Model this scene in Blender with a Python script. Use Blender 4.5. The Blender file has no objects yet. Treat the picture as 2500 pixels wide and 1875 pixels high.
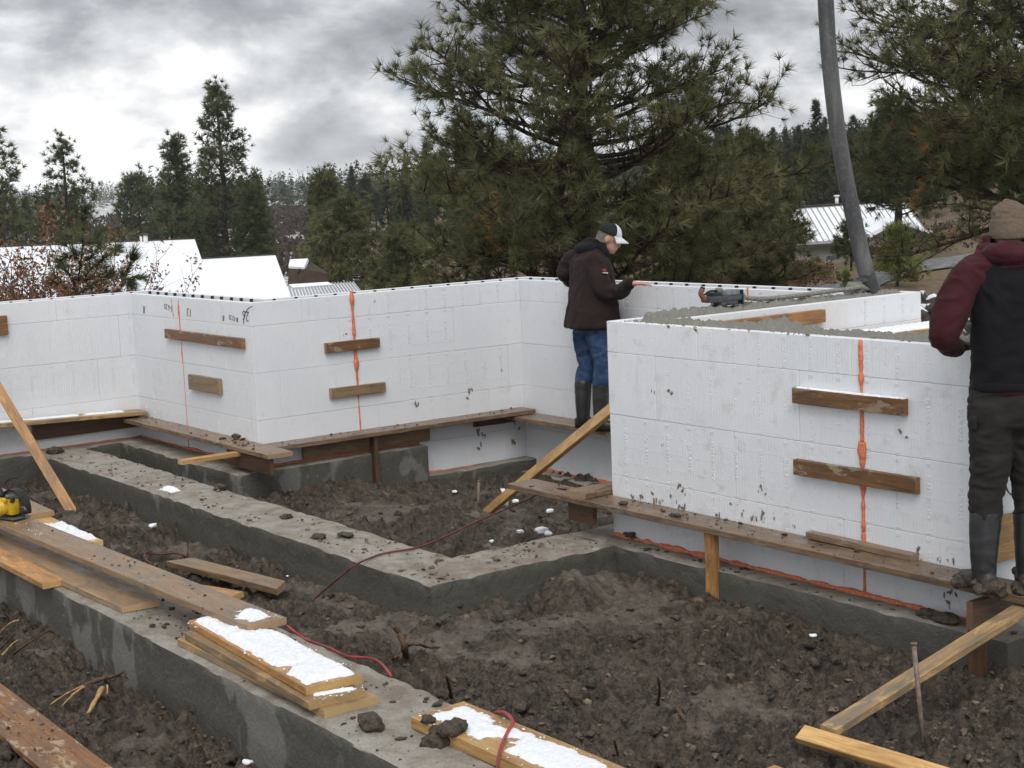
import bpy, bmesh, math, random
import numpy as np
from mathutils import Matrix, Vector

scene = bpy.context.scene
COL = scene.collection
rad = math.radians

# ------------------------------------------------------------------ camera
# metres; x runs along the right-hand foam wall, y runs away along the left-hand one, z = 0 is the top of the footings
CAM = np.array([0.0, 0.0, 2.3274])
FPX = 3781.3                                   # focal length in pixels of a 2500 px wide picture
_FW = np.array([-0.80227148, 0.58315789, -0.12762189])
_RT = np.array([0.5917603, 0.80505149, -0.04137445])
_UP = np.array([-0.07861436, 0.10871512, 0.99095954])
cd = bpy.data.cameras.new('camera')
cd.sensor_fit = 'HORIZONTAL'; cd.sensor_width = 36.0; cd.lens = 36.0 * FPX / 2500.0
cd.clip_start = 0.1; cd.clip_end = 9000.0
cam = bpy.data.objects.new('camera', cd); COL.objects.link(cam)
m = Matrix.Identity(4)
for i in range(3):
    m[i][0] = _RT[i]; m[i][1] = _UP[i]; m[i][2] = -_FW[i]; m[i][3] = CAM[i]
cam.matrix_world = m
scene.camera = cam

# ------------------------------------------------------------------ world: broken overcast over a Nishita sky
SUN_EL, SUN_AZ = rad(52), math.atan2(-0.55, 0.80)      # soft sun high behind the camera, to the right
world = bpy.data.worlds.new('World'); scene.world = world; world.use_nodes = True
wn = world.node_tree.nodes; wl = world.node_tree.links
for n in list(wn): wn.remove(n)
def W(t, **k):
    n = wn.new(t)
    for a, b in k.items(): setattr(n, a, b)
    return n
w_out = W('ShaderNodeOutputWorld'); w_bg = W('ShaderNodeBackground'); wl.new(w_bg.outputs[0], w_out.inputs[0])
w_bg.inputs['Strength'].default_value = 0.1
sky = W('ShaderNodeTexSky', sky_type='NISHITA'); sky.sun_disc = False
sky.sun_elevation = SUN_EL; sky.sun_rotation = math.pi / 2 - SUN_AZ
tc = W('ShaderNodeTexCoord'); sep = W('ShaderNodeSeparateXYZ'); wl.new(tc.outputs['Generated'], sep.inputs[0])
def WM(op, a, b=None, c=None, clamp=False):
    n = W('ShaderNodeMath', operation=op); n.use_clamp = clamp
    for i, v in enumerate((a, b, c)):
        if v is None: continue
        if isinstance(v, (int, float)): n.inputs[i].default_value = v
        else: wl.new(v, n.inputs[i])
    return n.outputs[0]
def wvec(scale):
    mp = W('ShaderNodeMapping'); mp.inputs['Scale'].default_value = scale
    wl.new(tc.outputs['Generated'], mp.inputs['Vector']); return mp.outputs[0]
def wnoise(vec, scale, detail, rough, dist, off):
    mp = W('ShaderNodeMapping'); mp.inputs['Location'].default_value = off; wl.new(vec, mp.inputs['Vector'])
    n = W('ShaderNodeTexNoise'); n.inputs['Scale'].default_value = scale; n.inputs['Detail'].default_value = detail
    n.inputs['Roughness'].default_value = rough; n.inputs['Distortion'].default_value = dist
    wl.new(mp.outputs[0], n.inputs['Vector']); return n.outputs['Fac']
def wramp(fac, stops, interp='EASE'):
    r = W('ShaderNodeValToRGB'); r.color_ramp.interpolation = interp
    e = r.color_ramp.elements
    while len(e) < len(stops): e.new(0.5)
    for el, (p, c) in zip(e, stops): el.position = p; el.color = (*c, 1)
    wl.new(fac, r.inputs[0]); return r.outputs[0]
v1 = wvec((1.0, 1.0, 2.0))
n1 = wnoise(v1, 4.6, 3, 0.5, 0.2, (3.1, 7.7, 1.3)); n2 = wnoise(v1, 12.0, 9, 0.56, 0.12, (11.3, 2.2, 4.0))
nn = WM('ADD', WM('MULTIPLY', n1, 0.50), WM('MULTIPLY', n2, 0.50))
cloud = wramp(nn, [(0.35, (2.3, 2.4, 2.55)), (0.44, (4.5, 4.65, 4.9)), (0.50, (7.0, 7.1, 7.2)), (0.57, (10.6, 10.6, 10.4))], 'LINEAR')
n3 = wnoise(v1, 6.0, 5, 0.5, 0.3, (5.5, 9.1, 2.0))
gap = wramp(n3, [(0.56, (0, 0, 0)), (0.66, (0.6, 0.6, 0.6))])
blue = W('ShaderNodeMix', data_type='RGBA', blend_type='MULTIPLY'); blue.inputs[0].default_value = 1.0; wl.new(sky.outputs[0], blue.inputs[6]); blue.inputs[7].default_value = (0.55, 0.68, 0.92, 1)
mx = W('ShaderNodeMix', data_type='RGBA'); wl.new(gap, mx.inputs[0]); wl.new(cloud, mx.inputs[6]); wl.new(blue.outputs[2], mx.inputs[7])
el = wramp(sep.outputs['Z'], [(0.02, (1, 1, 1)), (0.13, (0.78, 0.79, 0.81))])     # the cloud deck thickens and darkens away from the horizon
dk = W('ShaderNodeMix', data_type='RGBA', blend_type='MULTIPLY'); dk.inputs[0].default_value = 1.0; wl.new(mx.outputs[2], dk.inputs[6]); wl.new(el, dk.inputs[7])
wl.new(dk.outputs[2], w_bg.inputs['Color'])

sd = bpy.data.lights.new('sun', 'SUN'); sd.energy = 1.5; sd.angle = rad(40); sd.color = (1.0, 0.98, 0.95)
sun = bpy.data.objects.new('sun', sd); COL.objects.link(sun)
_d = Vector((math.cos(SUN_EL) * math.cos(SUN_AZ), math.cos(SUN_EL) * math.sin(SUN_AZ), math.sin(SUN_EL)))
sun.rotation_euler = _d.to_track_quat('Z', 'Y').to_euler()
vs = scene.view_settings
vs.view_transform = 'Standard'; vs.look = 'None'; vs.exposure = 0.37; vs.gamma = 1.0; vs.use_curve_mapping = False
scene.cycles.max_bounces = 5; scene.cycles.diffuse_bounces = 2; scene.cycles.glossy_bounces = 2; scene.cycles.use_adaptive_sampling = True; scene.cycles.adaptive_threshold = 0.02; scene.cycles.transparent_max_bounces = 4
scene.cycles.use_denoising = True

# ------------------------------------------------------------------ helpers
def ray(px, py):
    return _FW + (px - 1250.0) / FPX * _RT - (py - 937.5) / FPX * _UP
def at_z(px, py, z=0.0):
    d = ray(px, py); return CAM + d * ((z - CAM[2]) / d[2])
def at_x(px, py, v):
    d = ray(px, py); return CAM + d * (v / d[0])
def at_y(px, py, v):
    d = ray(px, py); return CAM + d * (v / d[1])
def at_d(px, py, dist):
    return CAM + ray(px, py) * dist
FH = np.array([-0.80889, 0.58797, 0.0]); RH = np.array([0.58797, 0.80889, 0.0])
def ud(u, d, z=0.0): return FH * d + RH * u + np.array([0, 0, z])

def tag(o, label=None, cat=None, group=None, kind=None):
    if label: o['label'] = label
    if cat: o['category'] = cat
    if group: o['group'] = group
    if kind: o['kind'] = kind
    return o
def empty(name, loc):
    o = bpy.data.objects.new(name, None); COL.objects.link(o); o.location = Vector(loc); o.empty_display_size = 0.1
    return o
def adopt(o, root):
    o.parent = root
    if root.type == 'EMPTY' or root.get('_xf'):
        o.matrix_parent_inverse = root.matrix_basis.inverted()
    return o
def new_mesh(name, V, F, smooth=False):
    me = bpy.data.meshes.new(name)
    V = np.asarray(V, np.float32); nv = len(V)
    me.vertices.add(nv); me.vertices.foreach_set('co', V.ravel())
    if isinstance(F, np.ndarray) and F.ndim == 2:
        k = F.shape[1]; nf = len(F)
        me.loops.add(nf * k); me.loops.foreach_set('vertex_index', F.astype(np.int32).ravel())
        me.polygons.add(nf); me.polygons.foreach_set('loop_start', np.arange(0, nf * k, k, dtype=np.int32))
    else:
        tot = np.array([len(f) for f in F], np.int32); flat = np.array([i for f in F for i in f], np.int32)
        me.loops.add(len(flat)); me.loops.foreach_set('vertex_index', flat)
        me.polygons.add(len(F)); st = np.zeros(len(F), np.int32); st[1:] = np.cumsum(tot)[:-1]
        me.polygons.foreach_set('loop_start', st)
    me.update(calc_edges=True)
    me.polygons.foreach_set('use_smooth', np.full(len(me.polygons), bool(smooth)))
    return me
def obj(name, me, mat=None, parent=None):
    o = bpy.data.objects.new(name, me); COL.objects.link(o)
    if mat is not None and not me.materials: me.materials.append(mat)
    if parent is not None: adopt(o, parent)
    return o
def mobj(name, V, F, mat, parent=None, smooth=False):
    return obj(name, new_mesh(name, V, F, smooth), mat, parent)

# numpy value noise ---------------------------------------------------
def _h(ix, iy, iz, s):
    n = (ix.astype(np.int64) * 374761393 + iy.astype(np.int64) * 668265263 + iz.astype(np.int64) * 2147483647 + s * 974711) & 0xffffffff
    n = ((n ^ (n >> 13)) * 1274126177) & 0xffffffff
    n = ((n ^ (n >> 16)) * 2246822519) & 0xffffffff
    return ((n ^ (n >> 15)) & 0xffffff) / float(0xffffff)
def vnoise2(x, y, s=0):
    ix = np.floor(x); iy = np.floor(y); fx = x - ix; fy = y - iy; z = np.zeros_like(ix)
    u = fx * fx * fx * (fx * (fx * 6 - 15) + 10); v = fy * fy * fy * (fy * (fy * 6 - 15) + 10)
    a = _h(ix, iy, z, s); b = _h(ix + 1, iy, z, s); c = _h(ix, iy + 1, z, s); d = _h(ix + 1, iy + 1, z, s)
    return (a * (1 - u) + b * u) * (1 - v) + (c * (1 - u) + d * u) * v
def fbm2(x, y, oct=4, s=0, g=0.5):
    t = 0; a = 1; n = 0
    for k in range(oct):
        t = t + a * vnoise2(x * 2 ** k + 17.3 * k, y * 2 ** k - 9.1 * k, s + k); n += a; a *= g
    return t / n
def vnoise3(p, s=0):
    i = np.floor(p); f = p - i; w = f * f * (3 - 2 * f); r = 0
    for dx in (0, 1):
        for dy in (0, 1):
            for dz in (0, 1):
                wt = (w[:, 0] if dx else 1 - w[:, 0]) * (w[:, 1] if dy else 1 - w[:, 1]) * (w[:, 2] if dz else 1 - w[:, 2])
                r = r + wt * _h(i[:, 0] + dx, i[:, 1] + dy, i[:, 2] + dz, s)
    return r
def fbm3(p, oct=3, s=0):
    t = 0; a = 1; n = 0
    for k in range(oct): t = t + a * vnoise3(p * 2 ** k + 5.7 * k, s + k); n += a; a *= 0.5
    return t / n
def worley2(x, y, s=0):
    ix = np.floor(x); iy = np.floor(y); best = np.full(x.shape, 9.0); z = np.zeros_like(ix); idv = np.zeros_like(x)
    for dx in (-1, 0, 1):
        for dy in (-1, 0, 1):
            jx = ix + dx; jy = iy + dy
            d = (jx + _h(jx, jy, z, s) - x) ** 2 + (jy + _h(jx, jy, z + 1, s) - y) ** 2
            m_ = d < best; best = np.where(m_, d, best); idv = np.where(m_, _h(jx, jy, z + 2, s), idv)
    return np.sqrt(best), idv

# node materials --------------------------------------------------------
class Mat:
    def __init__(self, name, rough=0.7, spec=0.3):
        self.m = bpy.data.materials.new(name); self.m.use_nodes = True
        self.t = self.m.node_tree; self.n = self.t.nodes; self.l = self.t.links
        self.b = self.n['Principled BSDF']; self.set('Roughness', rough); self.set('Specular IOR Level', spec)
        self._tc = None
    def put(self, sock, v):
        if isinstance(v, bpy.types.NodeSocket): self.l.new(v, sock)
        elif isinstance(v, (tuple, list)) and len(v) == 3 and sock.type == 'RGBA': sock.default_value = (*v, 1)
        else: sock.default_value = v
    def set(self, k, v): self.put(self.b.inputs[k], v); return self
    def coord(self, which='Object', scale=None, loc=None, rot=None):
        if self._tc is None: self._tc = self.n.new('ShaderNodeTexCoord')
        if which == 'World':
            g = self.n.new('ShaderNodeNewGeometry'); o = g.outputs['Position']
        else: o = self._tc.outputs[which]
        if scale is None and loc is None and rot is None: return o
        mp = self.n.new('ShaderNodeMapping'); self.l.new(o, mp.inputs[0])
        if scale is not None: mp.inputs['Scale'].default_value = scale
        if loc is not None: self.put(mp.inputs['Location'], loc)
        if rot is not None: mp.inputs['Rotation'].default_value = rot
        return mp.outputs[0]
    def noise(self, vec, scale, detail=4, rough=0.55, dist=0.0):
        n = self.n.new('ShaderNodeTexNoise'); self.l.new(vec, n.inputs['Vector'])
        n.inputs['Scale'].default_value = scale; n.inputs['Detail'].default_value = detail
        n.inputs['Roughness'].default_value = rough; n.inputs['Distortion'].default_value = dist
        return n.outputs['Fac']
    def voro(self, vec, scale, feat='F1'):
        n = self.n.new('ShaderNodeTexVoronoi'); n.feature = feat; self.l.new(vec, n.inputs['Vector']); n.inputs['Scale'].default_value = scale
        return n.outputs['Distance']
    def ramp(self, fac, stops, interp='LINEAR'):
        r = self.n.new('ShaderNodeValToRGB'); r.color_ramp.interpolation = interp; e = r.color_ramp.elements
        while len(e) < len(stops): e.new(0.5)
        for el, (p, c) in zip(e, stops):
            el.position = p; el.color = (c, c, c, 1) if isinstance(c, (int, float)) else (*c, 1)
        self.l.new(fac, r.inputs[0]); return r.outputs[0]
    def mix(self, fac, a, b, mode='MIX'):
        n = self.n.new('ShaderNodeMix'); n.data_type = 'RGBA'; n.blend_type = mode
        self.put(n.inputs[0], fac); self.put(n.inputs[6], a); self.put(n.inputs[7], b); return n.outputs[2]
    def math(self, op, a, b=None, clamp=False):
        n = self.n.new('ShaderNodeMath'); n.operation = op; n.use_clamp = clamp
        self.put(n.inputs[0], a)
        if b is not None: self.put(n.inputs[1], b)
        return n.outputs[0]
    def rnd(self):
        n = self.n.new('ShaderNodeObjectInfo'); return n.outputs['Random']
    def attr(self, name, out='Fac'):
        n = self.n.new('ShaderNodeAttribute'); n.attribute_name = name; return n.outputs[out]
    def nz(self):
        g = self.n.new('ShaderNodeNewGeometry'); s = self.n.new('ShaderNodeSeparateXYZ'); self.l.new(g.outputs['Normal'], s.inputs[0]); return s.outputs['Z']
    def sep(self, vec, k):
        s = self.n.new('ShaderNodeSeparateXYZ'); self.l.new(vec, s.inputs[0]); return s.outputs[k]
    def bump(self, h, strength=0.5, dist=0.01, prev=None):
        n = self.n.new('ShaderNodeBump'); n.inputs['Strength'].default_value = strength; n.inputs['Distance'].default_value = dist
        self.l.new(h, n.inputs['Height'])
        if prev is not None: self.l.new(prev, n.inputs['Normal'])
        self.l.new(n.outputs[0], self.b.inputs['Normal']); return n.outputs[0]
    def col(self, c): return self.set('Base Color', c)
def plain(name, c, rough=0.6, spec=0.3, var=0.25, scale=20.0):
    k = Mat(name, rough, spec); v = k.coord('Object'); n = k.noise(v, scale, 4)
    k.col(k.ramp(n, [(0.3, tuple(x * (1 - var) for x in c)), (0.7, tuple(min(1, x * (1 + var)) for x in c))])); return k.m

# ------------------------------------------------------------------ materials
def m_foam(name, dirt):
    k = Mat(name, 0.62, 0.25); v = k.coord('World'); o = k.coord('Object')
    big = k.noise(v, 1.3, 5, 0.6, 0.4); fine = k.noise(v, 9.0, 6, 0.65)
    streak = k.noise(k.coord('World', (14, 14, 1.6)), 1.0, 4, 0.6)
    c = k.ramp(big, [(0.30, (0.715, 0.735, 0.76)), (0.70, (0.775, 0.785, 0.80))])
    dm = k.math('MULTIPLY', k.ramp(fine, [(0.60 - 0.06 * dirt, 0.0), (0.74, 1.0)]), k.ramp(big, [(0.38, 0.15), (0.62, 1.0)]))
    dm = k.math('MULTIPLY', dm, 0.45 * dirt)
    c = k.mix(dm, c, (0.36, 0.31, 0.25))
    sm = k.math('MULTIPLY', k.ramp(streak, [(0.62, 0.0), (0.80, 1.0)]), 0.22 * dirt); c = k.mix(sm, c, (0.45, 0.42, 0.37))
    k.col(c)
    w = k.n.new('ShaderNodeTexWave'); w.wave_type = 'BANDS'; w.bands_direction = 'X'
    k.l.new(o, w.inputs['Vector']); w.inputs['Scale'].default_value = 14.0; w.inputs['Distortion'].default_value = 0.0
    hb = k.bump(w.outputs['Fac'], 0.22, 0.004)
    bead = k.voro(v, 170.0); hb = k.bump(bead, 0.10, 0.002, hb)
    dent = k.noise(v, 26.0, 3, 0.5); k.bump(k.ramp(dent, [(0.28, 0.0), (0.36, 1.0)]), 0.35 * dirt, 0.004, hb)
    return k.m
FOAM = m_foam('foam_clean', 0.55); FOAM_DIRTY = m_foam('foam_scuffed', 1.15)
def m_emboss():
    k = Mat('foam_emboss', 0.6, 0.25); k.col((0.785, 0.795, 0.81)); return k.m
EMBOSS = m_emboss()
def m_seam():
    k = Mat('orange_foam_sealant', 0.75, 0.2); v = k.coord('World')
    n = k.noise(v, 60.0, 4); k.col(k.ramp(n, [(0.3, (0.50, 0.13, 0.06)), (0.7, (0.80, 0.28, 0.16))]))
    k.bump(k.noise(v, 120.0, 3), 0.5, 0.006); return k.m
SEAM = m_seam()
BLACKP = plain('black_plastic', (0.02, 0.02, 0.022), 0.5)
def m_conc(name, dryness):
    # cast concrete: dark where it soaked up water, pale where it dried; the top is dusted with trodden mud
    k = Mat(name, 0.75, 0.35); v = k.coord('World')
    wet = k.noise(k.coord('World', (3.0, 3.0, 1.5)), 1.0, 5, 0.50, 0.25)
    fine = k.noise(v, 42.0, 4, 0.72); mid = k.noise(v, 6.5, 4, 0.65, 0.3); big = k.noise(v, 1.1, 4)
    dry = k.mix(fine, (0.125, 0.120, 0.104), (0.195, 0.188, 0.165)); damp = k.mix(mid, k.mix(fine, (0.056, 0.052, 0.043), (0.090, 0.085, 0.071)), k.mix(fine, (0.084, 0.079, 0.066), (0.132, 0.125, 0.107)))
    t0 = 0.72 - 0.16 * dryness
    side = k.mix(k.ramp(wet, [(t0 - 0.01, 0.0), (t0 + 0.022, 1.0)]), damp, dry)
    eff = k.math('MULTIPLY', k.ramp(k.noise(v, 21.0, 5, 0.8), [(0.60, 0.0), (0.66, 1.0)]), k.ramp(mid, [(0.50, 0.0), (0.60, 0.8)]))
    side = k.mix(k.math('MULTIPLY', eff, 0.5 * dryness), side, (0.40, 0.40, 0.37))
    topc = k.mix(fine, (0.245, 0.225, 0.191), (0.40, 0.373, 0.325))
    mud = k.ramp(k.math('ADD', k.math('MULTIPLY', mid, 0.6), k.math('MULTIPLY', big, 0.4)), [(0.42, 0.0), (0.60, 0.85)]); topc = k.mix(mud, topc, (0.175, 0.138, 0.105))
    topc = k.mix(k.ramp(k.noise(v, 85, 5, 0.75), [(0.56, 0.0), (0.64, 0.75)]), topc, (0.07, 0.055, 0.042))
    t = k.ramp(k.nz(), [(0.6, 0.0), (0.85, 1.0)])
    k.col(k.mix(t, side, topc))
    k.set('Roughness', k.mix(t, k.ramp(wet, [(t0, 0.5), (t0 + 0.015, 0.85)]), (0.8, 0.8, 0.8)))
    b = k.bump(mid, 0.5, 0.03); k.bump(fine, 0.7, 0.008, b); return k.m
CONC = m_conc('cast_concrete_drying', 1.0); CONC_WET = m_conc('cast_concrete_wet', 0.25)
def m_mud():
    k = Mat('wet_mud', 0.5, 0.5); v = k.coord('World'); sm = k.attr('smear')
    a = k.noise(v, 2.2, 4, 0.62, 0.4); b = k.noise(v, 17.0, 6, 0.78, 0.3); c = k.noise(v, 70.0, 4, 0.75); d = k.noise(v, 7.0, 3, 0.65)
    base = k.ramp(a, [(0.32, (0.052, 0.038, 0.027)), (0.50, (0.100, 0.075, 0.055)), (0.68, (0.170, 0.132, 0.099))])
    base = k.mix(k.ramp(b, [(0.38, 0.0), (0.58, 1.0)]), k.mix(0.88, base, (0.013, 0.009, 0.006)), k.mix(0.40, base, (0.265, 0.200, 0.142)))  # hollow shade and tan wet highlights put into the colour by noise
    base = k.mix(k.ramp(d, [(0.56, 0.0), (0.66, 0.5)]), base, (0.20, 0.163, 0.125))
    base = k.mix(k.ramp(c, [(0.59, 0.0), (0.67, 0.7)]), base, (0.33, 0.265, 0.195))  # pale flecks painted in as highlights
    base = k.mix(k.ramp(c, [(0.34, 0.85), (0.44, 0.0)]), base, (0.012, 0.009, 0.007))  # dark flecks painted in as crevice shade
    base = k.mix(k.math('MULTIPLY', sm, 0.45), base, k.mix(a, (0.105, 0.086, 0.068), (0.20, 0.170, 0.138)))
    k.col(base)
    k.set('Roughness', k.mix(sm, k.ramp(d, [(0.38, 0.32), (0.62, 0.78)]), (0.30, 0.30, 0.30)))
    h = k.bump(k.math('MULTIPLY', b, k.math('SUBTRACT', 1.0, k.math('MULTIPLY', sm, 0.75))), 1.0, 0.06); k.bump(k.math('MULTIPLY', c, k.math('SUBTRACT', 1.0, k.math('MULTIPLY', sm, 0.6))), 1.0, 0.02, h); return k.m
MUD = m_mud()
def m_clod():
    k = Mat('mud_clod', 0.7, 0.3); v = k.coord('World'); b = k.noise(v, 45.0, 5, 0.65)
    k.col(k.ramp(b, [(0.3, (0.030, 0.024, 0.018)), (0.7, (0.125, 0.100, 0.076))])); k.bump(b, 1.0, 0.018); return k.m
CLOD = m_clod()
def m_dryclod():
    k = Mat('drying_clod', 0.8, 0.25); v = k.coord('World'); b = k.noise(v, 30.0, 4, 0.65)
    k.col(k.ramp(b, [(0.3, (0.07, 0.053, 0.038)), (0.55, (0.15, 0.118, 0.087)), (0.75, (0.27, 0.22, 0.165))])); k.bump(b, 0.8, 0.012); return k.m
DRYCLOD = m_dryclod()
def m_wetconc():
    k = Mat('fresh_concrete', 0.55, 0.5); v = k.coord('World'); b = k.noise(v, 40.0, 6, 0.7); a = k.noise(v, 4, 3)
    k.col(k.mix(a, k.ramp(b, [(0.3, (0.13, 0.125, 0.105)), (0.7, (0.27, 0.26, 0.225))]), (0.20, 0.19, 0.165))); k.bump(b, 0.8, 0.014); return k.m
WETCONC = m_wetconc()
def m_wood(name, a, b, stain=(0.05, 0.035, 0.025), st=0.4, rough=0.6, patch=None, pa=0.0):
    # lumber: grain stretched along the board's own length, soaked blotches, muddy scuffs
    k = Mat(name, rough, 0.4); rn = k.rnd()
    off = k.n.new('ShaderNodeCombineXYZ'); k.l.new(k.math('MULTIPLY', rn, 37.0), off.inputs[0]); k.l.new(k.math('MULTIPLY', rn, 11.0), off.inputs[1])
    g = k.noise(k.coord('Object', (2.2, 30, 30), off.outputs[0]), 1.6, 6, 0.62, 0.9)
    gf = k.noise(k.coord('Object', (6, 160, 160), off.outputs[0]), 1.0, 3, 0.6)
    s = k.noise(k.coord('Object', (3.0, 7, 7), off.outputs[0]), 1.0, 5, 0.6, 0.5)
    c = k.mix(k.ramp(g, [(0.34, 0.0), (0.66, 1.0)]), a, b)
    c = k.mix(k.math('MULTIPLY', k.ramp(gf, [(0.45, 0.0), (0.75, 1.0)]), 0.45), c, tuple(x * 0.42 for x in a))
    c = k.mix(k.math('MULTIPLY', k.ramp(s, [(0.46, 0.0), (0.62, 1.0)]), st), c, stain)
    if patch:
        q = k.noise(k.coord('Object', (4.5, 11, 11), off.outputs[0]), 1.3, 6, 0.7, 0.3)
        c = k.mix(k.math('MULTIPLY', k.ramp(q, [(0.55, 0.0), (0.60, 1.0)]), pa), c, patch)
    kn = k.voro(k.coord('Object', (3.0, 12, 12), off.outputs[0]), 1.0)
    c = k.mix(k.ramp(kn, [(0.03, 0.8), (0.085, 0.0)]), c, tuple(x * 0.3 for x in a))
    on = k.math('ABSOLUTE', k.sep(k.coord('Normal'), 0)); c = k.mix(k.ramp(on, [(0.7, 0.0), (0.8, 0.7)]), c, k.mix(g, tuple(min(0.6, x * 1.5 + 0.02) for x in b), tuple(x * 0.9 for x in b)))
    v = k.n.new('ShaderNodeHueSaturation'); k.l.new(c, v.inputs['Color']); k.l.new(k.math('ADD', k.math('MULTIPLY', rn, 0.4), 0.82), v.inputs['Value'])
    k.col(v.outputs[0]); k.set('Roughness', k.ramp(s, [(0.4, rough), (0.65, rough - 0.2)]))
    h = k.bump(g, 0.6, 0.006); k.bump(gf, 0.5, 0.003, h); return k.m
W_BROWN = m_wood('wood_soaked_brown', (0.150, 0.068, 0.026), (0.260, 0.130, 0.052), patch=(0.42, 0.34, 0.24), pa=0.6)
W_DARK = m_wood('wood_dark_wet', (0.070, 0.036, 0.020), (0.125, 0.068, 0.038), st=0.5, rough=0.5)
W_WALK = m_wood('wood_muddy_walk_board', (0.155, 0.098, 0.058), (0.265, 0.178, 0.112), stain=(0.085, 0.060, 0.042), st=0.6, rough=0.40, patch=(0.30, 0.24, 0.18), pa=0.4)
W_ORANGE = m_wood('wood_fresh_orange', (0.34, 0.160, 0.050), (0.56, 0.300, 0.110), stain=(0.15, 0.080, 0.035), st=0.55, rough=0.5, patch=(0.60, 0.40, 0.20), pa=0.35)
W_YEL = m_wood('wood_fresh_yellow', (0.46, 0.255, 0.085), (0.66, 0.43, 0.18), stain=(0.26, 0.125, 0.042), st=0.55, rough=0.5)
W_GREY = m_wood('wood_tan_board', (0.230, 0.142, 0.076), (0.370, 0.245, 0.138), stain=(0.150, 0.120, 0.088), st=0.6, rough=0.45, patch=(0.36, 0.25, 0.14), pa=0.45)
W_MIX = m_wood('wood_grey_and_gold', (0.25, 0.165, 0.088), (0.43, 0.275, 0.125), stain=(0.15, 0.128, 0.100), st=0.7, rough=0.5, patch=(0.58, 0.37, 0.15), pa=0.6)
def m_snow():
    k = Mat('snow', 0.65, 0.3); v = k.coord('World'); n = k.noise(v, 40, 5, 0.6)
    k.col(k.ramp(n, [(0.3, (0.74, 0.77, 0.81)), (0.7, (0.90, 0.91, 0.92))])); k.bump(n, 0.6, 0.014); return k.m
SNOW = m_snow()
RED = plain('red_hose_rubber', (0.30, 0.035, 0.035), 0.45, 0.5, 0.5, 9.0)
REDMUD = plain('muddy_red_hose', (0.13, 0.035, 0.028), 0.6, 0.4, 0.5, 9.0)
STEEL = plain('rusty_steel', (0.16, 0.12, 0.09), 0.6, 0.5, 0.5, 40.0)
TWIG = plain('twig_bark', (0.10, 0.065, 0.042), 0.8, 0.2, 0.4, 30.0)
STRAW = plain('split_root_wood', (0.42, 0.27, 0.12), 0.75, 0.2, 0.35, 30.0)
EPS = plain('foam_scrap_white', (0.84, 0.85, 0.86), 0.6, 0.3, 0.04, 30.0)

# ------------------------------------------------------------------ mud floor of the site
def mud_level(X, Y):
    z = np.full(X.shape, -0.19)
    z = np.where((Y < 3.45), -0.335 + 0.022 * np.clip(-7 - X, 0, 4), z)
    z = np.where((Y >= 3.45) & (Y < 5.05) & (X < -7.78), -0.25 + 0.02 * np.clip(X + 14, 0, 6) / 6, z)
    z = np.where((Y >= 5.05) & (X < -7.78), -0.20 - 0.20 * np.clip((Y - 6.0) / 2.2, 0, 1), z)
    z = np.where((X >= -7.78) & (Y >= 3.45), -0.175 + 0.03 * np.clip((Y - 5.6) / 0.7, 0, 1) * np.clip((-6.3 - X), 0, 1) - 0.02 * np.clip((X + 6), 0, 1), z)
    return z
def mud_smooth(X, Y): return np.clip((fbm2(X * 1.7, Y * 1.7, 4, 31) - 0.26) * 7, 0.28, 1)
def mud_height(X, Y):
    z = mud_level(X, Y)
    z = z + (fbm2(X * 0.9, Y * 0.9, 3, 1) - 0.5) * 0.10
    wx = X + 0.10 * (fbm2(X * 4, Y * 4, 3, 5) - 0.5); wy = Y + 0.10 * (fbm2(X * 4 + 9, Y * 4, 3, 6) - 0.5)
    smooth = mud_smooth(X, Y)
    d1, i1 = worley2(wx * 4.6, wy * 4.6, 2); d2, i2 = worley2(wx * 11, wy * 11, 3); d3, i3 = worley2(wx * 26, wy * 26, 4)
    z = z + smooth * (np.clip(0.62 - d1, 0, 1) * 0.075 * i1 + np.clip(0.66 - d2, 0, 1) * 0.060 * (0.3 + i2) + np.clip(0.7 - d3, 0, 1) * 0.026 * (0.3 + i3))
    bl = 0
    for k, (f, a) in enumerate(((3.4, 0.034), (7.1, 0.046), (14.5, 0.050), (26.0, 0.040))):   # billows: rounded clods parted by sharp creases
        n = np.abs(2 * vnoise2(wx * f + 31 * k, wy * f - 17 * k, 60 + k) - 1); bl = bl + a * (n - 0.45)
    z = z + bl * (0.12 + 1.1 * smooth * (0.55 + 0.9 * fbm2(X * 0.7, Y * 0.7, 2, 44)))
    pit = np.clip(fbm2(wx * 5.2, wy * 5.2, 3, 90) - 0.62, 0, 1); z = z - pit * 0.45 * smooth
    return z - 0.02
c_ = 0.0186
gx = np.arange(-14.6, -2.4, c_); gy = np.arange(0.6, 9.0, c_)
GX, GY = np.meshgrid(gx, gy, indexing='ij')
GZ = mud_height(GX, GY)
for (px, py, r, h) in ((1400, 1440, 0.17, 0.13), (1480, 1415, 0.14, 0.08), (1370, 1425, 0.12, 0.07), (860, 1170, 0.35, 0.07), (2450, 1660, 0.22, 0.09)):
    c = at_z(px, py, -0.15); GZ += h * np.exp(-((GX - c[0]) ** 2 + (GY - c[1]) ** 2) / (r * r)) * (0.6 + 0.8 * fbm2(GX * 9, GY * 9, 3, 77))
nx, ny = GX.shape
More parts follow.
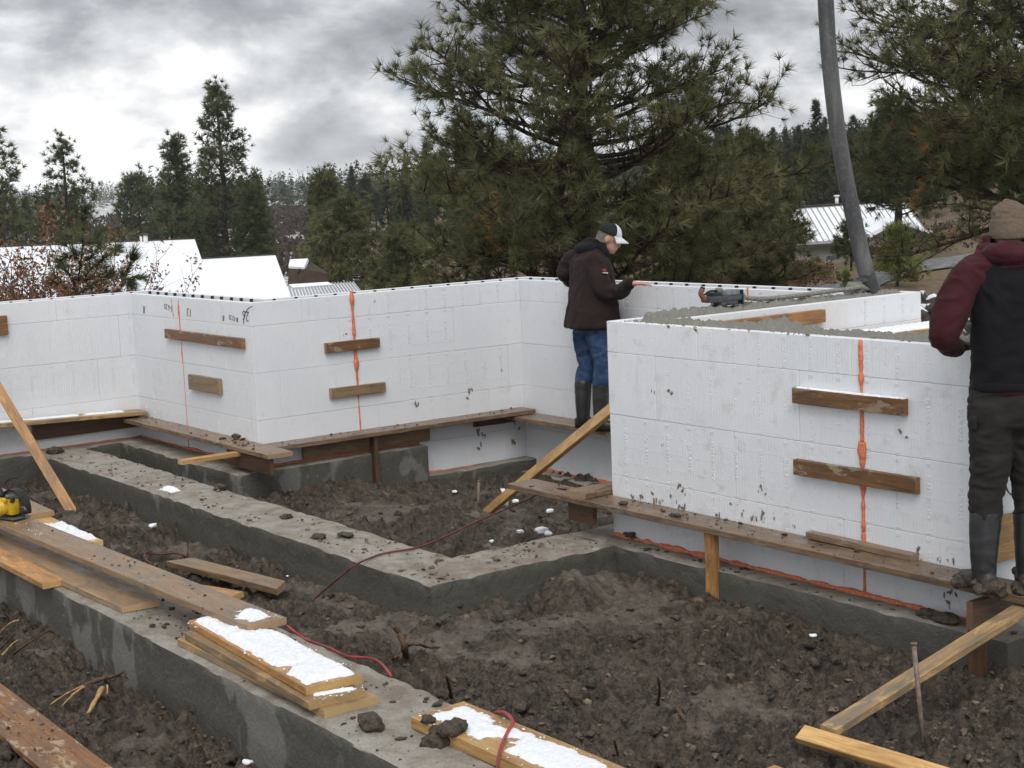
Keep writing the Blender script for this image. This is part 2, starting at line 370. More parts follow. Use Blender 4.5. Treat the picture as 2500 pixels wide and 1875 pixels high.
# leave out what lies well under the footings or far outside any view
idx = np.arange(nx * ny).reshape(nx, ny)
cxm = 0.5 * (GX[:-1, :-1] + GX[1:, 1:]); cym = 0.5 * (GY[:-1, :-1] + GY[1:, 1:])
P0 = np.stack([cxm, cym, np.full_like(cxm, -0.2)], -1) - CAM
dep = P0 @ _FW; su = (P0 @ _RT) / np.maximum(dep, 0.1) * FPX + 1250; sv = 937.5 - (P0 @ _UP) / np.maximum(dep, 0.1) * FPX
keep = (dep > 1.5) & (su > -1100) & (su < 3300) & (sv < 2350)
for (x0, x1, y0, y1) in ((-14.3, -3.0, 3.2, 3.67), (-14.2, -7.6, 4.9, 5.22), (-7.96, -7.6, 4.9, 6.2), (-7.5, -4.62, 6.31, 9.2), (-12.6, -11.9, 5.75, 9.0), (-14.1, -11.9, 5.75, 9.0)):
    keep &= ~((cxm > x0) & (cxm < x1) & (cym > y0) & (cym < y1))
q = np.stack([idx[:-1, :-1], idx[1:, :-1], idx[1:, 1:], idx[:-1, 1:]], -1)[keep]
used = np.zeros(nx * ny, bool); used[q.ravel()] = True
remap = np.cumsum(used) - 1
VV = np.stack([GX.ravel(), GY.ravel(), GZ.ravel()], -1)[used]
go = mobj('ground', VV, remap[q], MUD, smooth=True); tag(go, kind='structure')
sm_ = go.data.attributes.new('smear', 'FLOAT', 'POINT'); sm_.data.foreach_set('value', np.clip(1.3 - mud_smooth(VV[:, 0], VV[:, 1]) * 1.7, 0, 1).astype(np.float32))
def mud_z(x, y):
    i = int(np.clip((x - gx[0]) / c_, 0, nx - 1)); j = int(np.clip((y - gy[0]) / c_, 0, ny - 1)); return float(GZ[i, j])

# ------------------------------------------------------------------ footings
def footing(name, rects, label, z0=-0.62, ledge=None, seed=0, cell=0.05, mat=None):
    xs = sorted({v for r in rects for v in r[:2]}); ys = sorted({v for r in rects for v in r[2:4]})
    def sub(vs_):
        o = []
        for a, b in zip(vs_[:-1], vs_[1:]):
            n = max(1, int(math.ceil((b - a) / cell))); o += [a + (b - a) * k / n for k in range(n)]
        return o + [vs_[-1]]
    xs = sub(xs); ys = sub(ys)
    def top(i, j):
        if not (0 <= i < len(xs) - 1 and 0 <= j < len(ys) - 1): return None
        mx_, my_ = 0.5 * (xs[i] + xs[i + 1]), 0.5 * (ys[j] + ys[j + 1])
        t = [r[4] if len(r) > 4 else 0.0 for r in rects if r[0] < mx_ < r[1] and r[2] < my_ < r[3]]
        return max(t) if t else None
    V = []; F = []; key = {}
    def vid(x, y, z, n=(0, 0), t=0.0):
        k = (round(x, 4), round(y, 4), round(z, 4))
        if k not in key: key[k] = len(V); V.append([x, y, z, 0.0, 0.0, t])
        w = V[key[k]]; w[3] += n[0]; w[4] += n[1]; return key[k]
    for i in range(len(xs) - 1):
        for j in range(len(ys) - 1):
            t = top(i, j)
            if t is None: continue
            F.append([vid(xs[i], ys[j], t, t=t), vid(xs[i + 1], ys[j], t, t=t), vid(xs[i + 1], ys[j + 1], t, t=t), vid(xs[i], ys[j + 1], t, t=t)])
            for (di, dj, a, b, n) in ((-1, 0, (xs[i], ys[j + 1]), (xs[i], ys[j]), (-1, 0)), (1, 0, (xs[i + 1], ys[j]), (xs[i + 1], ys[j + 1]), (1, 0)),
                                      (0, -1, (xs[i], ys[j]), (xs[i + 1], ys[j]), (0, -1)), (0, 1, (xs[i + 1], ys[j + 1]), (xs[i], ys[j + 1]), (0, 1))):
                u = top(i + di, j + dj)
                if u is not None and u >= t - 1e-6: continue
                zb = z0 if u is None else u
                zs = [z for z in (t, t - 0.014, t - 0.07, t - 0.115, t - 0.128, t - 0.134, t - 0.21, t - 0.30, zb) if z >= zb - 1e-6]
                if zs[-1] > zb + 1e-4: zs.append(zb)
                for za, zc in zip(zs[:-1], zs[1:]):
                    F.append([vid(*a, za, n, t), vid(*a, zc, n, t), vid(*b, zc, n, t), vid(*b, za, n, t)])
    A = np.array(V); P = A[:, :3].copy(); N = A[:, 3:5]; ln = np.maximum(np.linalg.norm(N, axis=1, keepdims=True), 1e-6); N = N / ln * (ln > 0.5)
    s = P * 6.0; nz_ = fbm3(s, 3, seed) - 0.5
    P[:, :2] += N * (nz_ * 0.009)[:, None]
    dz = A[:, 5] - P[:, 2]
    if ledge: P[:, :2] += N * np.where(dz > 0.17, 0.010, 0.0)[:, None] * (0.5 + fbm3(P * 3, 2, seed + 4))[:, None]
    edge = (np.linalg.norm(N, axis=1) > 0.5) & (dz < 1e-5)
    chip = np.clip(fbm3(P * 11, 3, seed + 9) - 0.42, 0, 1)
    P[:, 2] -= np.where(edge, 0.003 + chip * 0.028, 0.0); P[:, :2] -= N * np.where(edge, 0.003 + chip * 0.02, 0.0)[:, None]
    P[:, 2] += np.where(dz < 1e-5, (fbm3(P * 4.0, 3, seed + 2) - 0.5) * 0.014, 0)
    o = mobj(name, P, F, mat or CONC, smooth=True)
    me = o.data; me.set_sharp_from_angle(angle=rad(38))
    return tag(o, label, 'footing', 'cast concrete footings', 'thing')
footing('concrete_footing', [(-14.30, -7.53, 4.82, 5.31), (-8.03, -7.53, 4.82, 6.24)],
        'L-shaped inner concrete footing crossed by the red hose, crumbs of mud on top', ledge=True, seed=3, mat=CONC_WET)
footing('concrete_footing', [(-13.5, -3.2, 3.13, 3.74)], 'nearest concrete footing carrying the snowy boards, with wet and dry patches', ledge=True, seed=11)
footing('concrete_footing', [(-15.0, -14.30, 1.6, 6.6), (-14.30, -11.77, 5.65, 6.5), (-12.5, -11.77, 5.65, 7.575), (-12.5, -11.77, 7.575, 9.4, -0.29), (-11.77, -7.2, 8.62, 9.4, -0.395)],
        'concrete footing under the left foam walls, stepping down towards the man in brown', z0=-0.85, seed=21)
footing('concrete_footing', [(-7.53, -4.55, 6.24, 6.95), (-8.03, -7.53, 6.24, 9.4), (-5.25, -4.55, 6.95, 9.4)],
        'dark wet concrete footing under the right-hand scuffed foam wall', seed=31, mat=CONC_WET)

# ------------------------------------------------------------------ foam form walls
_bc = {}
def block_mesh(L, H, T=0.0635, c=0.0028):
    k = (round(L, 3), round(H, 3), T)
    if k not in _bc:
        bm = bmesh.new(); bmesh.ops.create_cube(bm, size=1.0)
        for v in bm.verts: v.co.x *= L - 0.0012; v.co.y *= T; v.co.z *= H - 0.0012
        bmesh.ops.bevel(bm, geom=list(bm.edges), offset=c, segments=1, affect='EDGES')
        me = bpy.data.meshes.new('foam_block'); bm.to_mesh(me); bm.free(); _bc[k] = me
    return _bc[k]
def text_mesh(body, size, extrude=0.0009, res=2, spacing=1.0, thin=0.0):
    cu = bpy.data.curves.new('t', 'FONT'); cu.body = body; cu.size = size; cu.extrude = extrude; cu.resolution_u = res
    cu.align_x = 'CENTER'; cu.align_y = 'CENTER'; cu.space_character = spacing; cu.offset = thin
    o = bpy.data.objects.new('t', cu); COL.objects.link(o)
    dg = bpy.context.evaluated_depsgraph_get(); me = o.evaluated_get(dg).to_mesh()
    V = np.array([v.co[:] for v in me.vertices]); F = [list(p.vertices) for p in me.polygons]
    o.evaluated_get(dg).to_mesh_clear(); bpy.data.objects.remove(o); bpy.data.curves.remove(cu)
    return V, F
def join(parts):
    Vs = []; Fs = []; n = 0
    for V, F in parts:
        Vs.append(np.asarray(V)); Fs += [[i + n for i in f] for f in F]; n += len(V)
    return np.concatenate(Vs), Fs
def box_vf(x0, x1, y0, y1, z0, z1):
    V = [(x0, y0, z0), (x1, y0, z0), (x1, y1, z0), (x0, y1, z0), (x0, y0, z1), (x1, y0, z1), (x1, y1, z1), (x0, y1, z1)]
    return np.array(V), [[0, 3, 2, 1], [4, 5, 6, 7], [0, 1, 5, 4], [1, 2, 6, 5], [2, 3, 7, 6], [3, 0, 4, 7]]
def _col(body):
    V, F = text_mesh(body, 0.040, 0.0011, 1, 1.02)
    return np.stack([V[:, 1], -V[:, 2], -V[:, 0]], -1), F      # reads from top to bottom, facing the front
COLTXT = [_col('ELEMENT ICF'), _col('DURABLE')]
TICK = box_vf(-0.016, 0.016, -0.0016, 0.001, -0.0016, 0.0016)
DASH = box_vf(-0.0045, 0.0045, -0.0012, 0.001, -0.0009, 0.0009)
TH = 0.34                                   # whole wall: two foam panels and the gap for the concrete
def to_world(pts, o, ang):
    c, s = math.cos(ang), math.sin(ang); P = np.asarray(pts, float)
    return np.stack([o[0] + P[:, 0] * c - P[:, 1] * s, o[1] + P[:, 0] * s + P[:, 1] * c, o[2] + P[:, 2]], -1)
def foam_wall(label, o, ang, L, mat, courses, back=True, offs=(0.55, 0.0, 0.8, 0.3, 0.6), ties=True, emboss=True, backL=None, lower=None, seed=0, b0=0.0):
    """o: left end of the visible face at z = 0; local x along the wall, local -y towards the viewer's side."""
    rng = random.Random(seed)
    root = empty('foam_wall', o); tag(root, label, 'foam wall', 'white foam form walls', 'thing')
    def place(x0, x1, z0, z1, y):
        b = bpy.data.objects.new('foam_block', block_mesh(x1 - x0, z1 - z0)); COL.objects.link(b)
        if not b.data.materials: b.data.materials.append(mat)
        b.material_slots[0].link = 'OBJECT'; b.material_slots[0].material = mat
        p = to_world([((x0 + x1) / 2, y + rng.uniform(-0.0014, 0.0014), (z0 + z1) / 2)], o, ang)[0]
        b.location = Vector(p); b.rotation_euler = (0, 0, ang); adopt(b, root)
    BL = 1.2192; cells = []
    for k, (z0, z1) in enumerate(courses):
        xa = lower if (lower is not None and z0 < -0.001) else 0.0
        x = -offs[k % len(offs)] * BL
        while x < L:
            a, b = max(x, xa), min(x + BL, L)
            if b - a > 0.03: place(a, b, z0, z1, 0.0318)
            x += BL
        if back and z0 >= 0.8:
            lb = backL if backL else L; x = b0 - offs[(k + 2) % len(offs)] * BL
            while x < lb:
                a, b = max(x, b0), min(x + BL, lb)
                if b - a > 0.03: place(a, b, z0, z1, TH - 0.0318)
                x += BL
    if ties:
        zt = courses[-1][1]; tm = new_mesh('tie', *box_vf(-0.0095, 0.0095, -0.012, 0.012, -0.05, 0.0))
        x = b0 + 0.1
        while x < (backL or L) - 0.05:
            t = bpy.data.objects.new('tie', tm); COL.objects.link(t)
            if not tm.materials: tm.materials.append(BLACKP)
            t.location = Vector(to_world([(x + rng.uniform(-0.01, 0.01), TH - 0.0635 - 0.011, zt - 0.002)], o, ang)[0]); t.rotation_euler = (0, 0, ang); adopt(t, root)
            x += 0.2032
    if emboss:
        parts = []
        n = int(L / 0.2032)
        for k, (z0, z1) in enumerate(courses):
            zc = (z0 + z1) / 2 if z1 - z0 > 0.3 else z0 + 0.2032 * 0.25
            for i in range(n):
                x = 0.15 + i * 0.2032
                if lower is not None and z0 < -0.001 and x < lower + 0.05: continue
                if x > L - 0.04: continue
                V, F = COLTXT[i % 2]
                V = V + np.array([x, 0.0, zc]); V[:, 1] = np.where(V[:, 1] < 0, -0.0017, 0.002)
                m_ = V[:, 2].max() < z1 - 0.005
                if z1 - z0 < 0.3:
                    F = [f for f in F if all(z0 + 0.02 < V[q_, 2] < z1 - 0.006 for q_ in f)]
                F = [f for f in F if any(V[q_, 1] < 0 for q_ in f)]
                if F: parts.append((V, F))
                for zt in ((z0 + 0.016), (z1 - 0.02), (z1 - 0.03)): parts.append((TICK[0] + np.array([x, -0.0004, zt]), TICK[1]))
                for r in (1, 2, 3):
                    zr = z0 + r * 0.1016
                    if zr > z1 - 0.02: continue
                    for d in range(7):
                        parts.append((DASH[0] + np.array([x + 0.034 + d * 0.022, -0.0004, zr]), DASH[1]))
        V, F = join(parts); obj('embossed_lettering', new_mesh('embossed_lettering', to_world(V, o, ang), F), EMBOSS, root)
    return root
Q = math.pi / 2
C4 = [(0.0, 0.4064), (0.4064, 0.8128), (0.8128, 1.2192), (1.2192, 1.4224)]
C5 = [(-0.29, 0.0)] + C4
CD = [(-0.395, 0.0)] + C4
A1X, A2Y, BX, DY, CY, CX0, CX1, FXR = -14.476, 5.955, -11.926, 8.809, 6.42, -7.758, -4.75, -7.42
wall_a = foam_wall('far left white foam wall behind the leaning brown brace', (A1X, 1.9, 0), Q, A2Y - 1.9 + 0.0635, FOAM, C4, backL=A2Y - 1.9 + TH, seed=1)
wall_s = foam_wall('short white foam wall with upside-down pencil numbers along its top', (A1X, A2Y, 0), 0.0, BX - 0.0635 - A1X, FOAM, C4, offs=(0.2, 0.7, 0.35, 0.62), b0=-TH + 0.0635, backL=BX - A1X - TH, seed=2)
wall_b = foam_wall('long white foam wall running back to the corner beside the man in brown', (BX, A2Y, 0), Q, DY - A2Y + 0.0635, FOAM, C5, lower=7.575 - A2Y, b0=TH - 0.0635, backL=DY - A2Y + TH, seed=3)
wall_d = foam_wall('rear white foam wall that the man in brown leans on', (BX, DY, 0), 0.0, CX0 - BX, FOAM, CD, offs=(0.4, 0.1, 0.6, 0.25, 0.75), b0=-TH + 0.0635, backL=FXR - 0.0635 - BX, seed=4)
wall_c = foam_wall('scuffed right-hand foam wall topped with fresh grey concrete, mud spots along its foot', (CX0, CY, 0), 0.0, CX1 - 0.0635 - CX0, FOAM_DIRTY, C4, offs=(0.36, 0.05, 0.62, 0.30), ties=False, b0=TH, backL=CX1 - CX0 - TH, seed=5)
wall_g = foam_wall('white foam wall seen between the legs of the man in the vest', (CX1, CY, 0), Q, 2.6, FOAM, C4, ties=False, emboss=False, b0=TH, backL=2.6, seed=6)
# the wall running back from the scuffed corner is seen from over its top: its right-hand panel carries the lettering
wall_f = foam_wall('foam wall of fresh concrete holding the vibrator, running back to the pump hose', (FXR, CY + TH, 0), Q, DY + TH - CY - TH, FOAM, C4, offs=(0.3, 0.85, 0.2, 0.55), ties=False, b0=0.0, backL=8.809 - CY - TH, seed=7)
for (z0, z1) in C4:      # its end by the scuffed corner, closing the two panels
    b = obj('foam_block', block_mesh(TH + 0.3, z1 - z0), FOAM_DIRTY); b.material_slots[0].link = 'OBJECT'; b.material_slots[0].material = FOAM_DIRTY
    b.location = (CX0 + 0.0318, CY + 0.0635 + (TH + 0.3) / 2, (z0 + z1) / 2); b.rotation_euler = (0, 0, -Q); adopt(b, wall_f)

# orange sealant beads
def bead(name, pts, r, root, seed=0, lump=0.6, seg=7, flat=0.6, step=0.012):
    rng = np.random.RandomState(seed); P = np.array(pts, float); out = []
    for a, b in zip(P[:-1], P[1:]):
        n = max(2, int(np.linalg.norm(b - a) / step)); out.append(a + (b - a) * np.linspace(0, 1, n, endpoint=False)[:, None])
    P = np.concatenate(out + [P[-1:]]); n = len(P)
    t = np.gradient(P, axis=0); t /= np.linalg.norm(t, axis=1, keepdims=True)
    up = np.array([0.31, -0.42, 0.85]) if abs(t[0, 2]) < 0.7 else np.array([0.8, 0.6, 0.0])
    s = np.cross(t, up); s /= np.linalg.norm(s, axis=1, keepdims=True); w = np.cross(t, s)
    q_ = np.arange(n) * step
    rr = r * (1 + lump * 2 * (fbm2(q_ * 14, q_ * 0 + seed, 3, seed) - 0.5) + lump * 1.6 * np.clip(fbm2(q_ * 3.3, q_ * 0 + 5, 2, seed + 3) - 0.55, 0, 1) * 3)
    rr = np.maximum(rr, r * 0.25)
    V = []
    for k in range(seg):
        a = 2 * math.pi * k / seg
        jr = rr * (1 + 0.35 * (fbm2(q_ * 40 + 3 * k, q_ * 0 + k, 2, seed + 7) - 0.5))
        V.append(P + (s * math.cos(a) + w * math.sin(a)) * jr[:, None])
    V = np.stack(V, 1).reshape(-1, 3)
    F = [[i * seg + k, i * seg + (k + 1) % seg, (i + 1) * seg + (k + 1) % seg, (i + 1) * seg + k] for i in range(n - 1) for k in range(seg)]
    F += [[k for k in range(seg)][::-1], [(n - 1) * seg + k for k in range(seg)]]
    return obj(name, new_mesh(name, V, F, True), SEAM, root)
bead('foam_bead', [(A1X + 0.004, 2.0, 0.004), (A1X + 0.004, A2Y, 0.004)], 0.008, wall_a, 1)
bead('foam_bead', [(A1X, A2Y - 0.004, 0.004), (BX, A2Y - 0.004, 0.004)], 0.010, wall_s, 2)
bead('foam_bead', [(BX + 0.006, A2Y, 0.004), (BX + 0.006, 7.575, 0.004)], 0.012, wall_b, 3)
bead('foam_bead', [(BX + 0.004, 7.59, -0.288), (BX + 0.004, DY, -0.33)], 0.014, wall_b, 4)
bead('foam_bead', [(BX, DY - 0.006, -0.393), (CX0, DY - 0.006, -0.393)], 0.016, wall_d, 5)
bead('foam_bead', [(CX0, CY - 0.010, 0.008), (CX1, CY - 0.010, 0.008)], 0.0135, wall_c, 6, lump=0.9)
bead('foam_bead', [(-5.615, CY, 1.42), (-5.612, CY, 0.86)], 0.012, wall_c, 7, lump=0.6)
bead('foam_bead', [(-5.612, CY, 0.86), (-5.61, CY, 0.36)], 0.015, wall_c, 8, lump=0.9)
bead('foam_bead', [(-5.610, CY, 0.36), (-5.607, CY, 0.0)], 0.007, wall_c, 9, lump=0.6)
sx = float(at_y(440, 800, A2Y)[0])
bead('foam_bead', [(sx, A2Y, 1.40), (sx + 0.01, A2Y, 0.72)], 0.006, wall_s, 10, lump=1.1)
bead('foam_bead', [(sx + 0.01, A2Y, 0.72), (sx + 0.01, A2Y, 0.0)], 0.0032, wall_s, 11, lump=0.3)
bead('foam_bead', [(sx - 0.15, A2Y, 1.40), (sx - 0.13, A2Y, 1.24)], 0.0035, wall_s, 12, lump=0.3)
by = float(at_x(862, 800, BX)[1])
bead('foam_bead', [(BX, by, 1.45), (BX, by + 0.015, 0.5)], 0.0115, wall_b, 13, lump=0.9)
bead('foam_bead', [(BX, by + 0.015, 0.5), (BX, by + 0.02, 0.0)], 0.007, wall_b, 14, lump=0.5)
dx_ = float(at_y(1825, 720, DY)[0])
bead('foam_bead', [(dx_, DY, 1.44), (dx_ + 0.01, DY, 1.24)], 0.008, wall_d, 15, lump=0.9)

# pencil and marker writing on the foam
MARKER = plain('black_marker', (0.035, 0.035, 0.04), 0.7, 0.2, 0.1)
def write(body, size, pos, ang, root, spin=0.0, shear=0.0):
    V, F = text_mesh(body, size, 0.0004, 2, 1.0, -0.022 * size)
    c, s = math.cos(spin), math.sin(spin); x = V[:, 0] * c - V[:, 1] * s; z = V[:, 0] * s + V[:, 1] * c
    L_ = np.stack([x + shear * z, np.where(V[:, 2] > 0, -0.0035, -0.0005), z], -1)
    return obj('pencil_number', new_mesh('pencil_number', to_world(L_, pos, ang), F), MARKER, root)
for (px, py, tx, sz) in ((352, 755, '8', 0.11), (411, 750, '3-6.25', 0.075), (462, 762, '13', 0.11), (546, 776, '8', 0.075), (570, 777, '8-12.25', 0.06), (600, 770, '26', 0.13)):
    p = at_y(px, py, A2Y); write(tx, sz, p, 0.0, wall_s, math.pi - 0.12, 0.1)
arc = [at_y(617 - 22 * math.sin(t * 1.35), 748 + 46 * (1 - math.cos(t * 1.2)), A2Y - 0.002) for t in np.linspace(0, 1.25, 12)]
o = bead('pencil_ring', arc, 0.0028, wall_s, 41, lump=0.1, seg=5); o.data.materials.clear(); o.data.materials.append(MARKER)
p = at_x(2482, 1160, CX1); write('4', 0.13, p, Q, wall_g, 0.0)
ring = [(p[0] + 0.003, p[1] + 0.10 * math.cos(a), p[2] + 0.105 * math.sin(a)) for a in np.linspace(0.2, 6.0, 40)]
gb0 = at_x(2425, 1255, CX1 + 0.03); gb1 = at_x(2600, 1215, CX1 + 0.03)
o = bead('pencil_ring', ring, 0.0028, wall_g, 40, lump=0.1, seg=5); o.data.materials.clear(); o.data.materials.append(MARKER)

# splashes of mud on the foam
SPLAT = plain('mud_splash', (0.20, 0.165, 0.12), 0.8, 0.2, 0.55, 90.0)
def splats(root, spots, face, seed, smear=0.0):
    rng = np.random.RandomState(seed); parts = []
    for (px, py, r) in spots:
        if face[0] == 'y': p = at_y(px, py, face[1]); ux = np.array([1., 0, 0]); nrm = np.array([0, -1., 0])
        else: p = at_x(px, py, face[1]); ux = np.array([0, 1., 0]); nrm = np.array([1., 0, 0])
        for q_ in range(rng.randint(2, 5)):
            rr = r * rng.uniform(0.25, 1.0) if q_ else r
            c = p + ux * rng.normal(0, r * 1.1) * (q_ > 0) + np.array([0, 0, 1]) * rng.normal(0, r * 1.1) * (q_ > 0)
            n = 11; ph = rng.uniform(0, 6.28, 3)
            ring = []
            for k in range(n):
                a = 2 * math.pi * k / n; k_ = rr * (0.62 + 0.28 * math.sin(2 * a + ph[0]) + 0.22 * math.sin(5 * a + ph[1]))
                ring.append(c + nrm * 0.0022 + ux * math.cos(a) * k_ * 0.8 + np.array([0, 0, 1]) * math.sin(a) * k_ * (1.2 + smear))
            parts.append((np.array(ring + [c + nrm * (0.003 + 0.12 * rr)]), [[k, (k + 1) % n, n] for k in range(n)]))
    V, F = join(parts); o = obj('mud_spatter', new_mesh('mud_spatter', V, F, True), SPLAT, root); o['kind'] = 'stuff'
rs = np.random.RandomState(5)
splats(wall_c, [(1543, 1212, .020), (1568, 1212, .022), (1597, 1224, .025), (1612, 1226, .016), (1637, 1213, .013), (1660, 1184, .02), (1668, 1196, .018), (1658, 1237, .02), (1672, 1236, .02), (1750, 1257, .018), (1785, 1230, .012), (1812, 1256, .016), (1838, 1264, .016), (1860, 1262, .024), (1890, 1265, .010), (1940, 1285, .010), (1616, 1087, .008), (1860, 1193, .016), (2198, 1053, .02), (2242, 1340, .022), (2328, 1370, .018), (2290, 1365, .010), (2315, 1470, .022), (2322, 1445, .02), (1632, 797, .02), (1697, 803, .02), (1598, 958, .012), (1640, 960, .02)], ('y', CY), 3)
splats(wall_b, [(1167, 1058, .035), (1183, 1063, .022), (1168, 1095, .03), (1255, 1030, .02), (1268, 1045, .02), (1255, 1080, .03), (1015, 988, .03), (1145, 955, .03), (845, 815, .015), (915, 735, .01), (1225, 905, .012)], ('x', BX), 4)

# ------------------------------------------------------------------ lumber
def board_vf(L, w, t, seed=0, warp=0.004, ch=0.0035, n=None, cut0=0.0, cut1=0.0):
    """Board along local x, width along y, thickness along z; slightly bowed, eased edges, optionally mitred ends."""
    rng = np.random.RandomState(seed); n = n or max(3, int(L / 0.22) + 1)
    a, b = w / 2, t / 2
    sec = [(-a + ch, -b), (a - ch, -b), (a, -b + ch), (a, b - ch), (a - ch, b), (-a + ch, b), (-a, b - ch), (-a, -b + ch)]
    V = []
    ph = rng.uniform(0, 6.28, 3)
    for i in range(n):
        u = i / (n - 1); x = (u - 0.5) * L
        dz = warp * math.sin(math.pi * u + ph[0] * 0.2) * rng.choice([1, 1]); dy = warp * 0.8 * math.sin(2.2 * u + ph[1])
        for (y, z) in sec:
            e = rng.normal(0, 0.0006, 2)
            xx = x + ((cut0 * (y / w) if i == 0 else 0) + (cut1 * (y / w) if i == n - 1 else 0))
            V.append((xx, y + dy + e[0], z + dz + e[1]))
    F = [[i * 8 + k, i * 8 + (k + 1) % 8, (i + 1) * 8 + (k + 1) % 8, (i + 1) * 8 + k] for i in range(n - 1) for k in range(8)]
    F = [f[::-1] for f in F]
    F += [list(range(8)), list(range((n - 1) * 8, n * 8))[::-1]]
    return V, [f[::-1] for f in F]
_bs = [100]
def board(name, a, b, w, t, nrm, mat, label, cat='board', group=None, cut0=0.0, cut1=0.0, warp=0.003):
    """a, b: middle of the two ends; nrm: direction of the broad face."""
    a = Vector(a); b = Vector(b); X = (b - a); L = X.length; X.normalize()
    Z = Vector(nrm); Z = (Z - X * Z.dot(X)).normalized(); Y = Z.cross(X)
    _bs[0] += 1
    V, F = board_vf(L, w, t, _bs[0], warp, cut0=cut0, cut1=cut1)
    o = mobj(name, V, F, mat); M = Matrix.Identity(4); c = (a + b) / 2
    for i in range(3): M[i][0] = X[i]; M[i][1] = Y[i]; M[i][2] = Z[i]; M[i][3] = c[i]
    o.matrix_world = M
    return tag(o, label, cat, group)
T2 = 0.038
GW = 'boards screwed over the orange seams'
def on_c(px0, py0, px1, py1, z, hgt, mat, label):
    x0 = at_y(px0, py0, CY - T2)[0]; x1 = at_y(px1, py1, CY - T2)[0]
    return board('seam_board', (x0, CY - T2 / 2 - 0.003, z), (x1, CY - T2 / 2 - 0.003, z), hgt, T2, (0, -1, 0), mat, label, 'board', GW)
on_c(1935, 965, 2206, 996, 1.081, 0.089, W_BROWN, 'upper board with snow along its edge on the scuffed right foam wall')
on_c(1938, 1140, 2235, 1187, 0.671, 0.089, W_BROWN, 'lower scraped board on the scuffed right foam wall')
def on_b(py_, y0, y1, z, h, mat, label, x=BX):
    return board('seam_board', (x + T2 / 2 + 0.003, y0, z), (x + T2 / 2 + 0.003, y1, z), h, T2, (1, 0, 0), mat, label, 'board', GW)
on_b(0, 6.645, 7.196, 0.970, 0.089, W_BROWN, 'upper board over the orange seam of the long middle foam wall')
on_b(0, 6.668, 7.231, 0.565, 0.089, W_GREY, 'lower greyish board over the orange seam of the long middle foam wall')
def on_s(x0, x1, z, h, mat, label):
    return board('seam_board', (x0, A2Y - T2 / 2 - 0.003, z), (x1, A2Y - T2 / 2 - 0.003, z), h, T2, (0, -1, 0), mat, label, 'board', GW)
on_s(-13.655, -12.058, 1.071, 0.089, W_BROWN, 'long board under the pencil numbers on the short foam wall')
on_s(-13.195, -12.568, 0.653, 0.139, W_GREY, 'stubby grey board low on the short foam wall')
on_b(0, 4.30, 4.705, 1.22, 0.18, W_BROWN, 'board end at the left picture edge on the far left foam wall', A1X)
board('seam_board', (FXR + T2 / 2 + 0.003, 6.95, 1.333), (FXR + T2 / 2 + 0.003, 8.08, 1.333), 0.089, T2, (1, 0, 0), W_ORANGE, 'orange board on the inner foam wall beyond the fresh concrete', 'board', GW)
board('seam_board', (CX1 + 0.014, gb0[1], 0.46), (CX1 + 0.014, gb1[1] + 0.3, 0.46), 0.235, 0.02, (1, 0, 0), W_YEL, 'broad tan board seen between the legs of the man in the vest', 'board', GW)
GP = 'walk boards along the foam walls'
cw = board('walk_board', (-8.61, 6.300, 0.249), (-3.9, 6.300, 0.249), 0.235, T2, (0, 0, 1), W_WALK, 'long muddy walk board carrying the man in the vest', 'board', GP, warp=0.0)
board('walk_board', (BX + 0.122, 5.99, 0.181), (BX + 0.122, 8.76, 0.181), 0.235, T2, (0, 0, 1), W_WALK, 'muddy walk board along the long middle foam wall', 'board', GP)
board('walk_board', (-11.905, DY - 0.150, 0.131), (-9.7, DY - 0.150, 0.131), 0.285, T2, (0, 0, 1), W_WALK, 'walk board under the boots of the man in brown', 'board', GP)
board('walk_board', (-14.34, A2Y - 0.122, 0.201), (-11.305, A2Y - 0.122, 0.201), 0.235, T2, (0, 0, 1), W_WALK, 'muddy walk board along the short foam wall, its end jutting past the corner', 'board', GP)
board('walk_board', (A1X + 0.122, 2.6, 0.375), (A1X + 0.122, 5.93, 0.262), 0.235, T2, (0, 0, 1), W_MIX, 'snow-dusted walk board along the far left foam wall', 'board', GP)
board('walk_board', (-7.27, 7.4, 1.165), (-7.27, 9.3, 1.165), 0.235, T2, (0, 0, 1), W_ORANGE, 'snow-covered board end peeping over the fresh concrete near the red sleeve', 'board', GP)
GS = 'boards propping the walk boards'
board('ledger_board', (BX + 0.022, 6.36, 0.09), (BX + 0.022, 7.68, 0.09), 0.140, T2, (1, 0, 0), W_GREY, 'ledger board under the middle walk board, fixed to the foam', 'board', GS)
board('ledger_board', (BX + 0.022, 8.19, 0.115), (BX + 0.022, 8.72, 0.115), 0.089, T2, (1, 0, 0), W_DARK, 'short dark ledger board under the middle walk board near the corner', 'board', GS)
board('ledger_board', (A1X + 0.022, 4.86, 0.18), (A1X + 0.022, 5.93, 0.18), 0.140, T2, (1, 0, 0), W_DARK, 'dark ledger board under the far left walk board', 'board', GS)
x0 = at_y(560, 1120, 5.76)[0]; x1 = -11.335
board('ledger_board', (x0, 5.762, 0.11), (x1, 5.762, 0.11), 0.140, T2, (0, -1, 0), W_DARK, 'dark board on edge beneath the jutting walk board end', 'board', GS)
board('ledger_board', (-11.87, 5.20, 0.158), (-11.90, 5.90, 0.158), 0.089, T2, (0, 0, 1), W_YEL, 'fresh yellow offcut sticking out from under the jutting walk board', 'board', GS)
board('ledger_board', (-8.02, 6.27, 0.158), (-7.765, 6.27, 0.158), 0.140, T2, (0, -1, 0), W_DARK, 'dark block under the walk board at the scuffed foam corner', 'board', GS)
board('ledger_board', (-7.87, 6.20, 0.288), (-7.87, 6.62, 0.288), 0.20, T2, (0, 0, 1), W_WALK, 'muddy wood block lying on the walk board at the scuffed foam corner', 'board', GS)
